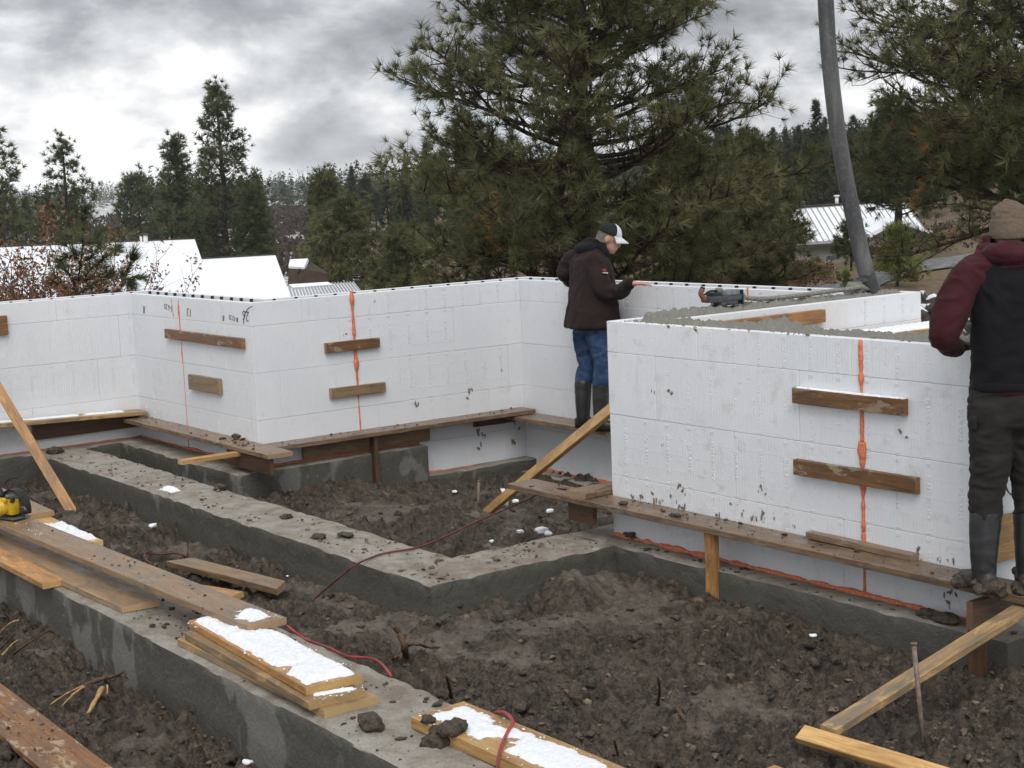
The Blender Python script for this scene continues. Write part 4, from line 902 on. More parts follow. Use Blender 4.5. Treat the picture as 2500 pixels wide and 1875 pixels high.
# ------------------------------------------------------------------ fresh concrete on the wall tops
def heap(label, A, B, w, z, h, seed, prof=None):
    A = np.array(A, float); B = np.array(B, float); L = np.linalg.norm(B - A); ex = (B - A) / L; ey = np.array([-ex[1], ex[0]]); res = 0.0095
    nu = int(L / res); nv_ = int(w / res); U, Vv = np.meshgrid(np.linspace(0, L, nu), np.linspace(-w / 2, w / 2, nv_), indexing='ij')
    e = np.clip((w / 2 - np.abs(Vv) + 0.02 * (fbm2(U * 9, Vv * 0 + seed, 3, seed) - 0.5)) / 0.06, 0, 1); e = e * np.clip(np.minimum(U, L - U) / 0.06, 0, 1)
    d2, i2 = worley2(U * 17 + seed, Vv * 17, seed); d3, i3 = worley2(U * 36, Vv * 36 + seed, seed + 1)
    hh = h * (prof(U / L) if prof else 1.0)
    H = np.sqrt(e) * hh * (0.55 + 0.9 * fbm2(U * 5, Vv * 5, 4, seed + 3)) + e * (np.clip(0.62 - d2, 0, 1) * 0.034 * (0.3 + i2) + np.clip(0.65 - d3, 0, 1) * 0.024 * (0.3 + i3))
    X = A[0] + ex[0] * U + ey[0] * Vv; Y = A[1] + ex[1] * U + ey[1] * Vv; P = np.stack([X, Y, z + H - 0.035 * (1 - e)], -1)
    idx = np.arange(nu * nv_).reshape(nu, nv_); qd = np.stack([idx[:-1, :-1], idx[1:, :-1], idx[1:, 1:], idx[:-1, 1:]], -1).reshape(-1, 4)
    return tag(mobj('fresh_concrete', P.reshape(-1, 3), qd, WETCONC, smooth=True), label, 'concrete', 'fresh concrete in the walls', 'thing')
ZT = 1.4224
heap('lumpy fresh concrete along the top of the scuffed right wall', (-7.50, CY + 0.185), (-4.80, CY + 0.17), 0.30, ZT - 0.022, 0.040, 5, lambda u: 0.55 + 1.1 * np.exp(-((u - 0.40) / 0.05) ** 2) + 0.5 * np.exp(-((u - 0.82) / 0.06) ** 2))
heap('fresh concrete around the vibrator on the wall running back', (-7.60, CY + 0.2), (-7.60, 9.1), 0.25, ZT - 0.022, 0.045, 8, lambda u: 0.95 - 0.5 * u)
P1, S1 = strew(-7.70, -4.80, CY - 0.0, CY + 0.06, 70, ZT, 0.004, 0.016, 0.4)
tag(crumbs('concrete_crumbs', P1, S1, 6, WETCONC), 'drips of concrete on the edge of the scuffed wall', 'concrete crumbs', None, 'stuff')

# ------------------------------------------------------------------ concrete pump hose
def m_hose():
    k = Mat('pump_hose_rubber', 0.62, 0.4); v = k.coord('World'); a = k.noise(k.coord('World', (9, 9, 1.1)), 1.0, 5, 0.6, 0.2); b = k.noise(v, 34, 5, 0.65)
    c = k.ramp(a, [(0.34, (0.040, 0.041, 0.043)), (0.5, (0.068, 0.068, 0.068)), (0.68, (0.125, 0.123, 0.118))])
    k.col(k.mix(k.ramp(b, [(0.5, 0.0), (0.75, 0.5)]), c, (0.17, 0.166, 0.155))); k.bump(b, 0.2, 0.004); return k.m
HOSE = m_hose(); HOSEWET = plain('pump_hose_wet_end', (0.035, 0.036, 0.036), 0.4, 0.5, 0.4, 14.0)
hb_ = at_z(2130, 712, ZT + 0.015); hd = float((hb_ - CAM) @ _FW)
hp = [at_d(x, y, hd + e) for (x, y, e) in ((2006, -420, -0.5), (2008, -150, -0.3), (2016, 0, -0.2), (2022, 110, -0.15), (2036, 250, -0.1), (2056, 390, -0.05), (2088, 550, 0), (2108, 640, 0), (2122, 688, 0))]
ph = empty('pump_hose', hb_); tag(ph, 'thick grey concrete pump hose hanging down into the rear wall', 'pump hose')
PP = smooth_path(hp, 10); tube('hose_body', PP, np.interp(np.arange(len(PP)), [0, len(PP) - 1], [0.0575, 0.0605]), HOSE, 24, ph, k=0)
tube('hose_end', [at_d(2116, 668, hd), at_d(2124, 690, hd), at_d(2134, 722, hd)], 0.0615, HOSEWET, 24, ph, k=4)
c = at_d(2088, 706, hd); V = ICO3_V * (1 + 1.3 * (fbm3(ICO3_V * 2, 4, 3) - 0.5))[:, None] * np.array([0.09, 0.09, 0.055]) + c
tag(mobj('concrete_lump', V, ICO3_F, WETCONC, smooth=True), 'lump of concrete at the mouth of the pump hose', 'concrete lump')

# ------------------------------------------------------------------ concrete vibrator lying on the wall top
BLUE = plain('vibrator_blue_grey', (0.050, 0.058, 0.064), 0.5, 0.5, 0.5, 30.0); METAL = plain('vibrator_top_metal', (0.15, 0.17, 0.175), 0.45, 0.6, 0.4, 20.0)
ORNG = plain('vibrator_orange_grip', (0.17, 0.07, 0.04), 0.6, 0.3, 0.8, 25.0); GREYM = plain('concrete_caked', (0.22, 0.21, 0.18), 0.8, 0.3, 0.4, 60.0)
def bevbox(name, c, s, ax, mat, parent, bev=0.012, seg=2, taper=None):
    """box of size s centred at c; ax: 3x3 with the box's own axes as columns"""
    bm = bmesh.new(); bmesh.ops.create_cube(bm, size=1.0)
    for v in bm.verts:
        k = 1.0 if taper is None else (taper if v.co.x > 0 else 1.0)
        v.co.x *= s[0]; v.co.y *= s[1] * k; v.co.z *= s[2] * k
    if bev: bmesh.ops.bevel(bm, geom=list(bm.edges), offset=bev, segments=seg, affect='EDGES', profile=0.6)
    A = np.array(ax, float)
    for v in bm.verts: v.co = Vector(A @ np.array(v.co) + np.array(c))
    me = bpy.data.meshes.new(name); bm.to_mesh(me); bm.free(); o = obj(name, me, mat, parent)
    me.polygons.foreach_set('use_smooth', np.ones(len(me.polygons), bool)); me.set_sharp_from_angle(angle=rad(35)); return o
vx = -7.60
def vp(px, py): return at_x(px, py, vx)
AXV = np.array([[0, 1, 0], [1, 0, 0], [0, 0, 1]], float).T      # box x along world y
vb = empty('concrete_vibrator', vp(1757, 750)); tag(vb, 'blue-grey concrete vibrator with an orange grip lying on the fresh concrete', 'vibrator')
a0, a1 = vp(1712, 735), vp(1806, 738); my = (a0[1] + a1[1]) / 2; zc = float(vp(1765, 732)[2]) + 0.012; K = (a1[1] - a0[1]) / 0.72
def vl(y, z, x=0.0): return (vx + x * K, my + y * K, zc + z * K)
def vbx(nm, y, z, sy, sx, sz, mt, bev, seg=2): bevbox(nm, vl(y, z), (sy * K, sx * K, sz * K), AXV, mt, vb, bev * K, seg)
vbx('housing', 0.02, 0.0, 0.60, 0.20, 0.085, BLUE, 0.02); vbx('belly', 0.09, -0.06, 0.34, 0.18, 0.085, BLUE, 0.035, 3); vbx('top_cover', 0.13, 0.072, 0.33, 0.17, 0.07, METAL, 0.016)
vbx('motor_block', -0.13, 0.06, 0.15, 0.15, 0.06, BLACKP, 0.015); vbx('clamp', -0.03, 0.10, 0.07, 0.10, 0.09, GREYM, 0.02); vbx('end_plate', 0.325, 0.0, 0.024, 0.21, 0.20, BLACKP, 0.006); vbx('coupling', 0.37, -0.01, 0.10, 0.11, 0.11, GREYM, 0.02)
tube('grip', [vl(-0.26, -0.01), vl(-0.33, 0.04), vl(-0.365, 0.10), vl(-0.33, 0.15)], [0.036 * K] * 24 + [0.028 * K], ORNG, 12, vb)
tube('grip_knob', [vl(-0.34, 0.13), vl(-0.325, 0.175)], 0.034 * K, BLACKP, 12, vb, k=0)
tube('handle_bar', [vl(-0.30, 0.07), vl(-0.20, 0.11), vl(-0.08, 0.105), vl(-0.02, 0.07)], 0.014 * K, BLACKP, 8, vb)
for q_ in (-0.10, 0.04, 0.16): tube('foot_rod', [vl(q_, -0.03, -0.07), vl(q_ + 0.005, -0.17, -0.07)], 0.010 * K, BLACKP, 6, vb, k=0)
e0 = my + 0.40 * K
tag(tube('vibrator_shaft', [(vx, e0, zc - 0.006), (vx, e0 + 0.2, zc - 0.034), (vx + 0.01, e0 + 0.55, zc - 0.036), (vx + 0.02, e0 + 0.85, zc - 0.03), (vx, e0 + 1.1, zc - 0.03), (vx - 0.05, e0 + 1.3, zc - 0.03), (vx - 0.06, e0 + 1.45, zc - 0.05)], 0.0165, GREYM, 10), 'concrete-caked flexible shaft running from the vibrator along the wall top', 'hose')

# ------------------------------------------------------------------ circular saw at the left edge
YEL = plain('saw_yellow', (0.62, 0.40, 0.02), 0.4, 0.5, 0.25, 30.0); SAWG = plain('saw_grey_guard', (0.075, 0.08, 0.085), 0.4, 0.6, 0.5, 18.0)
sc_ = at_z(22, 1262, 0.185); sw = empty('circular_saw', sc_); tag(sw, 'yellow and black circular saw resting on the boards at the left edge', 'saw')
e1 = np.array([0.95, 0.31, 0.0]); e2 = np.array([-0.31, 0.95, 0.0]); AXS = np.stack([e1, e2, [0, 0, 1.0]], 1)
def sl(x, y, z): return sc_ + e1 * x + e2 * y + np.array([0, 0, z])
bevbox('base_plate', sl(0, 0.0, 0.005), (0.30, 0.15, 0.006), AXS, SAWG, sw, 0.002, 1)
ang_ = np.linspace(-0.25, math.pi + 0.25, 26)     # blade guard: a thick half disc with a rounded rim
for (nm, r0, r1, ya, yb, mt) in (('upper_guard', 0.0, 0.125, 0.035, 0.085, SAWG), ('guard_rim', 0.118, 0.133, 0.028, 0.092, BLACKP)):
    V = []; n_ = len(ang_)
    for (r_, y_) in ((r0, ya), (r1, ya), (r1, yb), (r0, yb)): V += [sl(r_ * math.cos(a), y_, 0.055 + r_ * math.sin(a)) for a in ang_]
    F = [[k * n_ + i, k * n_ + i + 1, ((k + 1) % 4) * n_ + i + 1, ((k + 1) % 4) * n_ + i] for k in range(4) for i in range(n_ - 1)] + [[0, n_, 2 * n_, 3 * n_], [n_ - 1, 4 * n_ - 1, 3 * n_ - 1, 2 * n_ - 1]]
    o = obj(nm, new_mesh(nm, V, F, True), mt, sw); o.data.set_sharp_from_angle(angle=rad(40))
tube('blade', [sl(0, 0.056, 0.05), sl(0, 0.059, 0.05)], 0.105, STEEL, 40, sw, k=0, smooth=False)
tube('motor', [sl(0, -0.10, 0.075), sl(0, 0.03, 0.075)], 0.052, YEL, 24, sw, k=0)
bevbox('gear_case', sl(0.01, 0.0, 0.075), (0.15, 0.075, 0.11), AXS, YEL, sw, 0.02, 2)
for k_ in range(4): bevbox('vent_rib', sl(-0.045 + 0.03 * k_, -0.045, 0.13), (0.016, 0.05, 0.018), AXS, YEL, sw, 0.003, 1)
bevbox('battery', sl(-0.14, -0.035, 0.085), (0.12, 0.085, 0.07), AXS, YEL, sw, 0.012, 2)
tube('rear_handle', [sl(-0.06, 0.0, 0.14), sl(-0.10, 0.0, 0.20), sl(-0.16, 0.0, 0.20), sl(-0.20, 0.0, 0.13)], 0.022, BLACKP, 12, sw)
tube('front_handle', [sl(0.075, -0.02, 0.12), sl(0.105, -0.03, 0.155), sl(0.10, -0.08, 0.165)], 0.017, SAWG, 12, sw)
bevbox('depth_lever', sl(0.125, 0.035, 0.055), (0.05, 0.02, 0.02), AXS, SAWG, sw, 0.004, 1)
tube('blade_lever', [sl(0.10, 0.03, 0.07), sl(0.15, 0.02, 0.075), sl(0.165, 0.02, 0.06)], 0.008, STEEL, 8, sw)

# ------------------------------------------------------------------ terrain beyond the site
TS = np.array([-0.60, -0.36, -0.20, -0.05, 0.10, 0.20, 0.30, 0.42, 0.65])
TD = np.array([9, 14, 20, 30, 45, 60, 80, 120, 200, 350, 600, 1000, 1600, 3000, 5000.])
TZ = np.array([
    [-0.9, -0.9, -0.9, -0.9, -0.9, -0.9, -0.9, -0.9, -0.9], [-1.0, -0.9, -0.9, -0.9, -0.9, -0.8, -0.6, -0.5, -0.4],
    [-1.6, -1.4, -1.2, -1.0, -0.9, -0.7, -0.5, -0.4, -0.2], [-2.4, -2.2, -2.0, -1.8, -1.4, -0.95, -0.8, -0.6, 0.0],
    [-3.3, -3.2, -3.0, -2.6, -1.8, -1.12, -1.10, -0.8, 0.4], [-3.6, -3.5, -3.4, -2.9, -2.0, -1.3, -1.10, -0.6, 1.0],
    [-3.7, -3.6, -3.5, -3.0, -2.4, -2.1, -1.2, 0.0, 2.0], [-3.8, -3.7, -3.5, -3.0, -2.5, -2.0, -0.5, 2.0, 5.0],
    [-3.5, -3.2, -1.6, -1.2, -1.0, 0.0, 2.0, 6.0, 10.], [-3, -3, -1, -0.5, 1, 4, 8, 14, 20], [-2, -2, -1, 0, 3, 8, 15, 24, 32],
    [2, 2, 3, 4, 6, 12, 20, 28, 32], [6, 6, 4, 4, 6, 12, 26, 34, 34], [0, 0, 0, 0, 0, 0, 10, 10, 10], [-10, -10, -10, -10, -10, -10, -10, -10, -10]], float)
def terr_sd(s, d):
    s = np.asarray(s, float); d = np.asarray(d, float)
    fi = np.clip(np.interp(s, TS, np.arange(len(TS))), 0, len(TS) - 1.001); fj = np.clip(np.interp(np.log(d), np.log(TD), np.arange(len(TD))), 0, len(TD) - 1.001)
    i = fi.astype(int); j = fj.astype(int); u = fi - i; v = fj - j; u = u * u * (3 - 2 * u); v2 = v * v * (3 - 2 * v); v = 0.5 * v + 0.5 * v2
    return (TZ[j, i] * (1 - u) + TZ[j, i + 1] * u) * (1 - v) + (TZ[j + 1, i] * (1 - u) + TZ[j + 1, i + 1] * u) * v
def terr(x, y):
    d = x * FH[0] + y * FH[1]; u = x * RH[0] + y * RH[1]; d = np.maximum(d, 8.0)
    return terr_sd(u / d, d) + (fbm2(np.asarray(x) * 0.25, np.asarray(y) * 0.25, 3, 50) - 0.5) * np.minimum(0.02 * d, 0.45)
def m_land():
    k = Mat('hillside_grass_and_snow', 0.85, 0.2); v = k.coord('World')
    a = k.noise(v, 0.55, 6, 0.65); b = k.noise(v, 3.5, 6, 0.7); sn = k.attr('snowy')
    c = k.ramp(b, [(0.30, (0.075, 0.055, 0.036)), (0.50, (0.155, 0.115, 0.070)), (0.72, (0.235, 0.185, 0.115))])
    c = k.mix(k.ramp(a, [(0.50, 0.0), (0.66, 0.7)]), c, (0.085, 0.045, 0.032))
    thr = k.math('SUBTRACT', k.math('ADD', k.math('MULTIPLY', a, 0.55), k.math('MULTIPLY', b, 0.45)), k.math('SUBTRACT', 0.80, k.math('MULTIPLY', sn, 0.45)))
    c = k.mix(k.ramp(thr, [(0.0, 0.0), (0.05, 1.0)]), c, (0.80, 0.83, 0.86)); k.col(c); k.bump(b, 0.7, 0.15); return k.m
LAND = m_land()
ss = np.linspace(-0.62, 0.66, 190); dd = np.exp(np.linspace(math.log(9.0), math.log(2600), 160))
SS, DD = np.meshgrid(ss, dd, indexing='ij'); XX = FH[0] * DD + RH[0] * SS * DD; YY = FH[1] * DD + RH[1] * SS * DD
ZZ = terr(XX, YY); ZZ = np.where(DD < 16.5, np.minimum(ZZ, -1.0), ZZ)
idx = np.arange(SS.size).reshape(SS.shape); qd = np.stack([idx[:-1, :-1], idx[1:, :-1], idx[1:, 1:], idx[:-1, 1:]], -1).reshape(-1, 4)
lo = mobj('hillside', np.stack([XX, YY, ZZ], -1).reshape(-1, 3), qd, LAND, smooth=True); tag(lo, kind='structure')
at_ = lo.data.attributes.new('snowy', 'FLOAT', 'POINT'); at_.data.foreach_set('value', np.clip(0.74 - (SS.ravel() + 0.13) * 3.0, 0.40, 0.74).astype(np.float32))
def m_road():
    k = Mat('wet_asphalt', 0.28, 0.5); v = k.coord('World'); n = k.noise(v, 2.0, 4); f = k.noise(v, 40, 4)
    k.col(k.mix(n, (0.030, 0.033, 0.038), (0.055, 0.06, 0.068))); k.set('Roughness', k.ramp(n, [(0.4, 0.16), (0.6, 0.5)])); k.bump(f, 0.2, 0.01); return k.m
up_ = [(1940, 722), (2000, 708), (2060, 689), (2140, 664), (2252, 641), (2330, 629), (2430, 619), (2560, 610)]; dn_ = [(1990, 730), (2050, 728), (2120, 718), (2185, 684), (2243, 665), (2330, 655), (2430, 650), (2560, 648)]
RV = []
for (a, b) in zip(up_, dn_):
    pa, pb = at_z(*a, -1.1), at_z(*b, -1.1)
    for t in np.linspace(0, 1, 6): RV.append(pa + (pb - pa) * t)
RV = np.array(RV); RV[:, 2] = np.maximum(terr(RV[:, 0], RV[:, 1]) + 0.05, -1.10)
RV = RV.reshape(len(up_), 6, 3); fine = []
for k_ in range(6): fine.append(smooth_path(RV[:, k_], 6))
RV = np.stack(fine, 1); n0, n1_ = RV.shape[:2]; RV[:, :, 2] = np.maximum(RV[:, :, 2], terr(RV[:, :, 0], RV[:, :, 1]) + 0.03)
idx = np.arange(n0 * n1_).reshape(n0, n1_); qd = np.stack([idx[:-1, :-1], idx[1:, :-1], idx[1:, 1:], idx[:-1, 1:]], -1).reshape(-1, 4)
tag(mobj('road', RV.reshape(-1, 3), qd[:, ::-1], m_road(), smooth=True), kind='structure')

# ------------------------------------------------------------------ houses
SIDING = plain('grey_siding', (0.42, 0.41, 0.385), 0.7, 0.3, 0.06, 3.0); TRIM = plain('dark_fascia', (0.06, 0.055, 0.05), 0.6, 0.3, 0.2, 5.0); TAN = plain('tan_siding', (0.22, 0.16, 0.11), 0.7, 0.3, 0.15, 3.0)
BROWNW = plain('brown_cabin_siding', (0.055, 0.035, 0.025), 0.7, 0.3, 0.2, 5.0); WGLASS = plain('window_glass', (0.02, 0.025, 0.03), 0.1, 0.6, 0.1); WHITET = plain('white_trim', (0.75, 0.75, 0.73), 0.5, 0.3, 0.05)
def m_roofmetal():
    k = Mat('pale_metal_roof', 0.6, 0.3); v = k.coord('World'); n = k.noise(v, 0.8, 4)
    k.col(k.ramp(n, [(0.35, (0.80, 0.83, 0.86)), (0.65, (0.90, 0.91, 0.92))])); return k.m
RMETAL = m_roofmetal(); RIB = plain('roof_rib', (0.30, 0.32, 0.34), 0.4, 0.5, 0.1)
def m_roofsnow():
    k = Mat('snow_on_roof', 0.7, 0.2); v = k.coord('World'); n = k.noise(v, 7.0, 6, 0.75); b = k.noise(v, 0.5, 3)
    c = k.mix(b, (0.80, 0.83, 0.87), (0.88, 0.90, 0.92)); k.col(k.mix(k.ramp(n, [(0.70, 0.0), (0.76, 0.6)]), c, (0.35, 0.37, 0.40))); k.bump(n, 0.3, 0.03); return k.m
RSNOW = m_roofsnow()
def ray_plane(px, py, P0, n): d = ray(px, py); return CAM + d * ((np.dot(P0 - CAM, n)) / np.dot(d, n))
def slab(name, pts, n, t, mat, parent):
    P = [np.array(p) for p in pts]; k = len(P); V = P + [p - n * t for p in P]
    F = [list(range(k))[::-1], list(range(k, 2 * k))] + [[i, (i + 1) % k, k + (i + 1) % k, k + i] for i in range(k)]
    o = obj(name, new_mesh(name, V, F), mat, parent)
    bm = bmesh.new(); bm.from_mesh(o.data); bmesh.ops.recalc_face_normals(bm, faces=bm.faces); bm.to_mesh(o.data); bm.free(); return o
def roofnormal(alpha, yaw=0.0):
    f = -FH * math.cos(yaw) + RH * math.sin(yaw); return f * math.sin(alpha) + np.array([0, 0, math.cos(alpha)]), f
# snow-covered roof below the left foam wall
n, f = roofnormal(rad(24), rad(28)); P0 = at_d(475, 583, 42.0); r1 = empty('snowy_house', P0 - np.array([0, 0, 4.0])); tag(r1, 'house below the left foam wall, its broad stepped roof white with snow', 'house')
px_ = [(-260, 614), (475, 583), (492, 632), (672, 622), (716, 742), (-260, 800)]
PR = [ray_plane(a, b, P0, n) for a, b in px_]; rf = slab('roof', PR, n, 0.22, RSNOW, r1)
back = np.array([-f[0], -f[1], 0.0])
b1 = [PR[0], PR[1], PR[1] + back * 3.5 - np.array([0, 0, 1.6]), PR[0] + back * 3.5 - np.array([0, 0, 1.6])]; nb = np.cross(b1[1] - b1[0], b1[2] - b1[0]); nb /= np.linalg.norm(nb); nb = nb if nb[2] > 0 else -nb
slab('rear_roof', b1, nb, 0.2, RSNOW, r1)
for (a, b) in ((PR[0], PR[1]), (PR[2], PR[3])): slab('ridge_cap', [a + n * 0.03 - f * 0.05, b + n * 0.03 - f * 0.05, b + n * 0.03 + f * 0.03, a + n * 0.03 + f * 0.03], n, 0.06, TRIM, r1)
eave = [PR[5] - f * 0.5 - n * 0.25, PR[4] - f * 0.5 - n * 0.25 - RH * 0.4]
slab('wall', [eave[0], eave[1], eave[1] - np.array([0, 0, 2.6]), eave[0] - np.array([0, 0, 2.6])], f, 0.2, TAN, r1)
s1 = PR[3] - n * 0.25 - RH * 0.4
slab('wall', [eave[1], s1, s1 - np.array([0, 0, 6]), eave[1] - np.array([0, 0, 2.6])], RH, 0.2, TAN, r1)
for (px, py, h, r) in ((345, 590, 0.16, 0.035), (356, 592, 0.20, 0.06)):
    b = ray_plane(px, py, P0, n); v_ = tube('roof_vent', [b - np.array([0, 0, 0.1]), b + np.array([0, 0, h])], r, WHITET, 10, r1, k=0); tube('vent_cap', [b + np.array([0, 0, h]), b + np.array([0, 0, h + 0.05])], r * 1.5, TRIM, 10, v_, k=0)
# ribbed metal roof just behind the middle wall
n, f = roofnormal(rad(16), rad(14)); P0 = at_d(862, 690, 46.0); r2 = empty('metal_roofed_shed', P0 - np.array([0, 0, 3.0])); tag(r2, 'shed with a ribbed white metal roof just behind the long middle wall', 'shed')
PR = [ray_plane(a, b, P0, n) for a, b in ((690, 700), (862, 690), (905, 745), (705, 757))]; slab('roof', PR, n, 0.12, RMETAL, r2)
for i in range(24):
    t = i / 23.0; a = PR[0] + (PR[1] - PR[0]) * t; b = PR[3] + (PR[2] - PR[3]) * t; w = (PR[1] - PR[0]); w = w / np.linalg.norm(w) * 0.02
    slab('roof_rib', [a - w + n * 0.045, a + w + n * 0.045, b + w + n * 0.045, b - w + n * 0.045], n, 0.05, RIB, r2)
slab('roof_snow', [ray_plane(a, b, P0 + n * 0.06, n) for a, b in ((705, 694), (800, 688), (812, 694), (715, 702))], n, 0.06, RSNOW, r2)
slab('wall', [PR[3] - n * 0.13, PR[2] - n * 0.13, PR[2] - np.array([0, 0, 2.4]), PR[3] - np.array([0, 0, 2.4])], f, 0.15, BROWNW, r2)
# dark cabin between the trees
n, f = roofnormal(rad(20), rad(-25)); P0 = at_d(735, 632, 70.0); r3 = empty('dark_cabin', P0 - np.array([0, 0, 3.5])); tag(r3, 'dark brown cabin with a snowy roof half hidden by pines left of centre', 'house')
PR = [ray_plane(a, b, P0, n) for a, b in ((708, 633), (752, 631), (742, 652), (704, 650))]; slab('roof', PR, n, 0.15, RSNOW, r3)
g = [PR[2] - n * 0.1, at_d(756, 640, 70.2), at_d(800, 668, 69), at_d(800, 720, 69), at_d(700, 725, 69), PR[3] - n * 0.1]
slab('wall', g, -FH, 0.3, BROWNW, r3); slab('fascia', [at_d(722, 662, 68.8), at_d(757, 636, 70), at_d(758, 640, 70), at_d(724, 667, 68.8)], -FH, 0.2, TRIM, r3)
# house far across the valley
r4 = empty('valley_house', at_d(330, 590, 230.0)); tag(r4, 'tan house with snowy terraced roofs far across the valley', 'house')
def fbox(nm, x0, y0, x1, y1, d, t, mat): slab(nm, [at_d(x0, y0, d), at_d(x1, y0, d), at_d(x1, y1, d), at_d(x0, y1, d)], -FH, t, mat, r4)
fbox('wall', 303, 528, 348, 570, 230, 6, TAN); fbox('roof', 296, 518, 352, 530, 228, 8, RSNOW); fbox('wall', 352, 548, 400, 566, 229, 5, TAN); fbox('roof', 345, 535, 402, 549, 227, 7, RSNOW); fbox('terrace', 294, 560, 338, 567, 224, 3, RSNOW); fbox('terrace', 400, 560, 425, 575, 226, 3, RSNOW)
for q_ in (312, 326, 338): fbox('window', q_, 536, q_ + 6, 546, 229.5, 0.6, WGLASS)
# grey house with the standing-seam roof, right
n, f = roofnormal(rad(27), rad(4)); P0 = at_d(2040, 500, 80.0); r5 = empty('grey_house', P0 - np.array([0, 0, 4.2])); tag(r5, 'grey house with a pale standing-seam roof behind the pump hose', 'house')
PR = [ray_plane(a, b, P0, n) for a, b in ((1905, 509), (2205, 489), (2265, 572), (1950, 592))]; slab('roof', PR, n, 0.16, RMETAL, r5)
for i in range(22):
    t = i / 21.0; a = PR[0] + (PR[1] - PR[0]) * t; b = PR[3] + (PR[2] - PR[3]) * t; w = (PR[1] - PR[0]); w = w / np.linalg.norm(w) * 0.022
    slab('roof_rib', [a - w + n * 0.05, a + w + n * 0.05, b + w + n * 0.05, b - w + n * 0.05], n, 0.055, RIB, r5)
slab('ridge_cap', [PR[0] + n * 0.07 - f * 0.2, PR[1] + n * 0.07 - f * 0.2, PR[1] + n * 0.07 + f * 0.2, PR[0] + n * 0.07 + f * 0.2], n, 0.08, TRIM, r5)
we = [PR[3] - f * 0.5 - n * 0.2, PR[2] - f * 0.5 - n * 0.2]; wd = np.array([0, 0, 2.3])
slab('wall', [we[0], we[1], we[1] - wd, we[0] - wd], f, 0.25, SIDING, r5); slab('fascia', [PR[3] - n * 0.165, PR[2] - n * 0.165, PR[2] - n * 0.165 - np.array([0, 0, 0.14]), PR[3] - n * 0.165 - np.array([0, 0, 0.14])], f, 0.05, TRIM, r5)
for i in range(36):
    t = i / 35.0; a = we[0] + (we[1] - we[0]) * t + f * 0.015; w = (we[1] - we[0]); w = w / np.linalg.norm(w) * 0.02
    slab('siding_batten', [a - w, a + w, a + w - wd, a - w - wd], f, 0.03, SIDING, r5)
c = ray_plane(2043, 500, P0, n); tube('roof_vent', [c - np.array([0, 0, .1]), c + np.array([0, 0, 0.42])], 0.09, WHITET, 10, r5, k=0); tube('vent_cap', [c + np.array([0, 0, .42]), c + np.array([0, 0, .5])], 0.15, WHITET, 10, r5, k=0)
slab('window', [at_d(2018, 627, 77), at_d(2050, 620, 77), at_d(2050, 632, 77), at_d(2018, 640, 77)], -FH, 0.1, WGLASS, r5)
# gabled wing at the right of it
r6 = empty('gabled_house', at_d(2190, 605, 76.0)); tag(r6, 'low grey gabled house behind the pine trunk right of the pump hose', 'house')
slab('wall', [at_d(2133, 603, 74), at_d(2133, 579, 74), at_d(2190, 548, 74), at_d(2262, 572, 74), at_d(2262, 605, 74)], -FH, 6.0, SIDING, r6)
for (a, b) in (((2126, 580), (2191, 543)), ((2191, 543), (2276, 574))):
    A, B = at_d(*a, 73.5), at_d(*b, 73.5); e = FH * 7; nn_ = np.cross(B - A, e); nn_ /= np.linalg.norm(nn_); nn_ = nn_ if nn_[2] > 0 else -nn_
    slab('roof', [A + nn_ * 0.18, B + nn_ * 0.18, B + e + nn_ * 0.18, A + e + nn_ * 0.18], nn_, 0.18, RSNOW, r6); slab('fascia', [A - FH * 0.04, B - FH * 0.04, B - FH * 0.04 - np.array([0, 0, .18]), A - FH * 0.04 - np.array([0, 0, .18])], -FH, 0.05, TRIM, r6)
wi = slab('window', [at_d(2163, 580, 73.9), at_d(2177, 578, 73.9), at_d(2177, 588, 73.9), at_d(2163, 590, 73.9)], -FH, 0.1, WHITET, r6); slab('pane', [at_d(2166, 582, 73.8), at_d(2174, 580.5, 73.8), at_d(2174, 586, 73.8), at_d(2166, 588, 73.8)], -FH, 0.05, WGLASS, wi)

# ------------------------------------------------------------------ rocks
def m_rock():
    k = Mat('dark_lava_rock', 0.8, 0.3); v = k.coord('World'); a = k.noise(v, 9, 6, 0.7)
    k.col(k.ramp(a, [(0.3, (0.022, 0.02, 0.018)), (0.55, (0.06, 0.053, 0.046)), (0.75, (0.13, 0.115, 0.10))])); k.bump(a, 0.9, 0.05); return k.m
ROCK = m_rock(); rng = np.random.RandomState(21)
bm = bmesh.new(); bmesh.ops.create_icosphere(bm, subdivisions=2, radius=1.0)
ICO2_V = np.array([v.co[:] for v in bm.verts]); ICO2_F = np.array([[v.index for v in f_.verts] for f_ in bm.faces]); bm.free()
spots = []
for k_ in range(6000):
    px = rng.uniform(2225, 2500); py = rng.uniform(735, 900) + max(0, (px - 2330)) * 0.16; r = rng.uniform(0.055, 0.115) * (1.25 if py < 790 else 0.85)
    d_ = 14.8 - (py - 735) / 165 * 2.4 + rng.uniform(-0.2, 0.2); c = at_d(px, py, d_)
    if all(np.linalg.norm(c - q_[0]) > 0.72 * (r + q_[1]) for q_ in spots): spots.append((c, r))
    if len(spots) >= 120: break
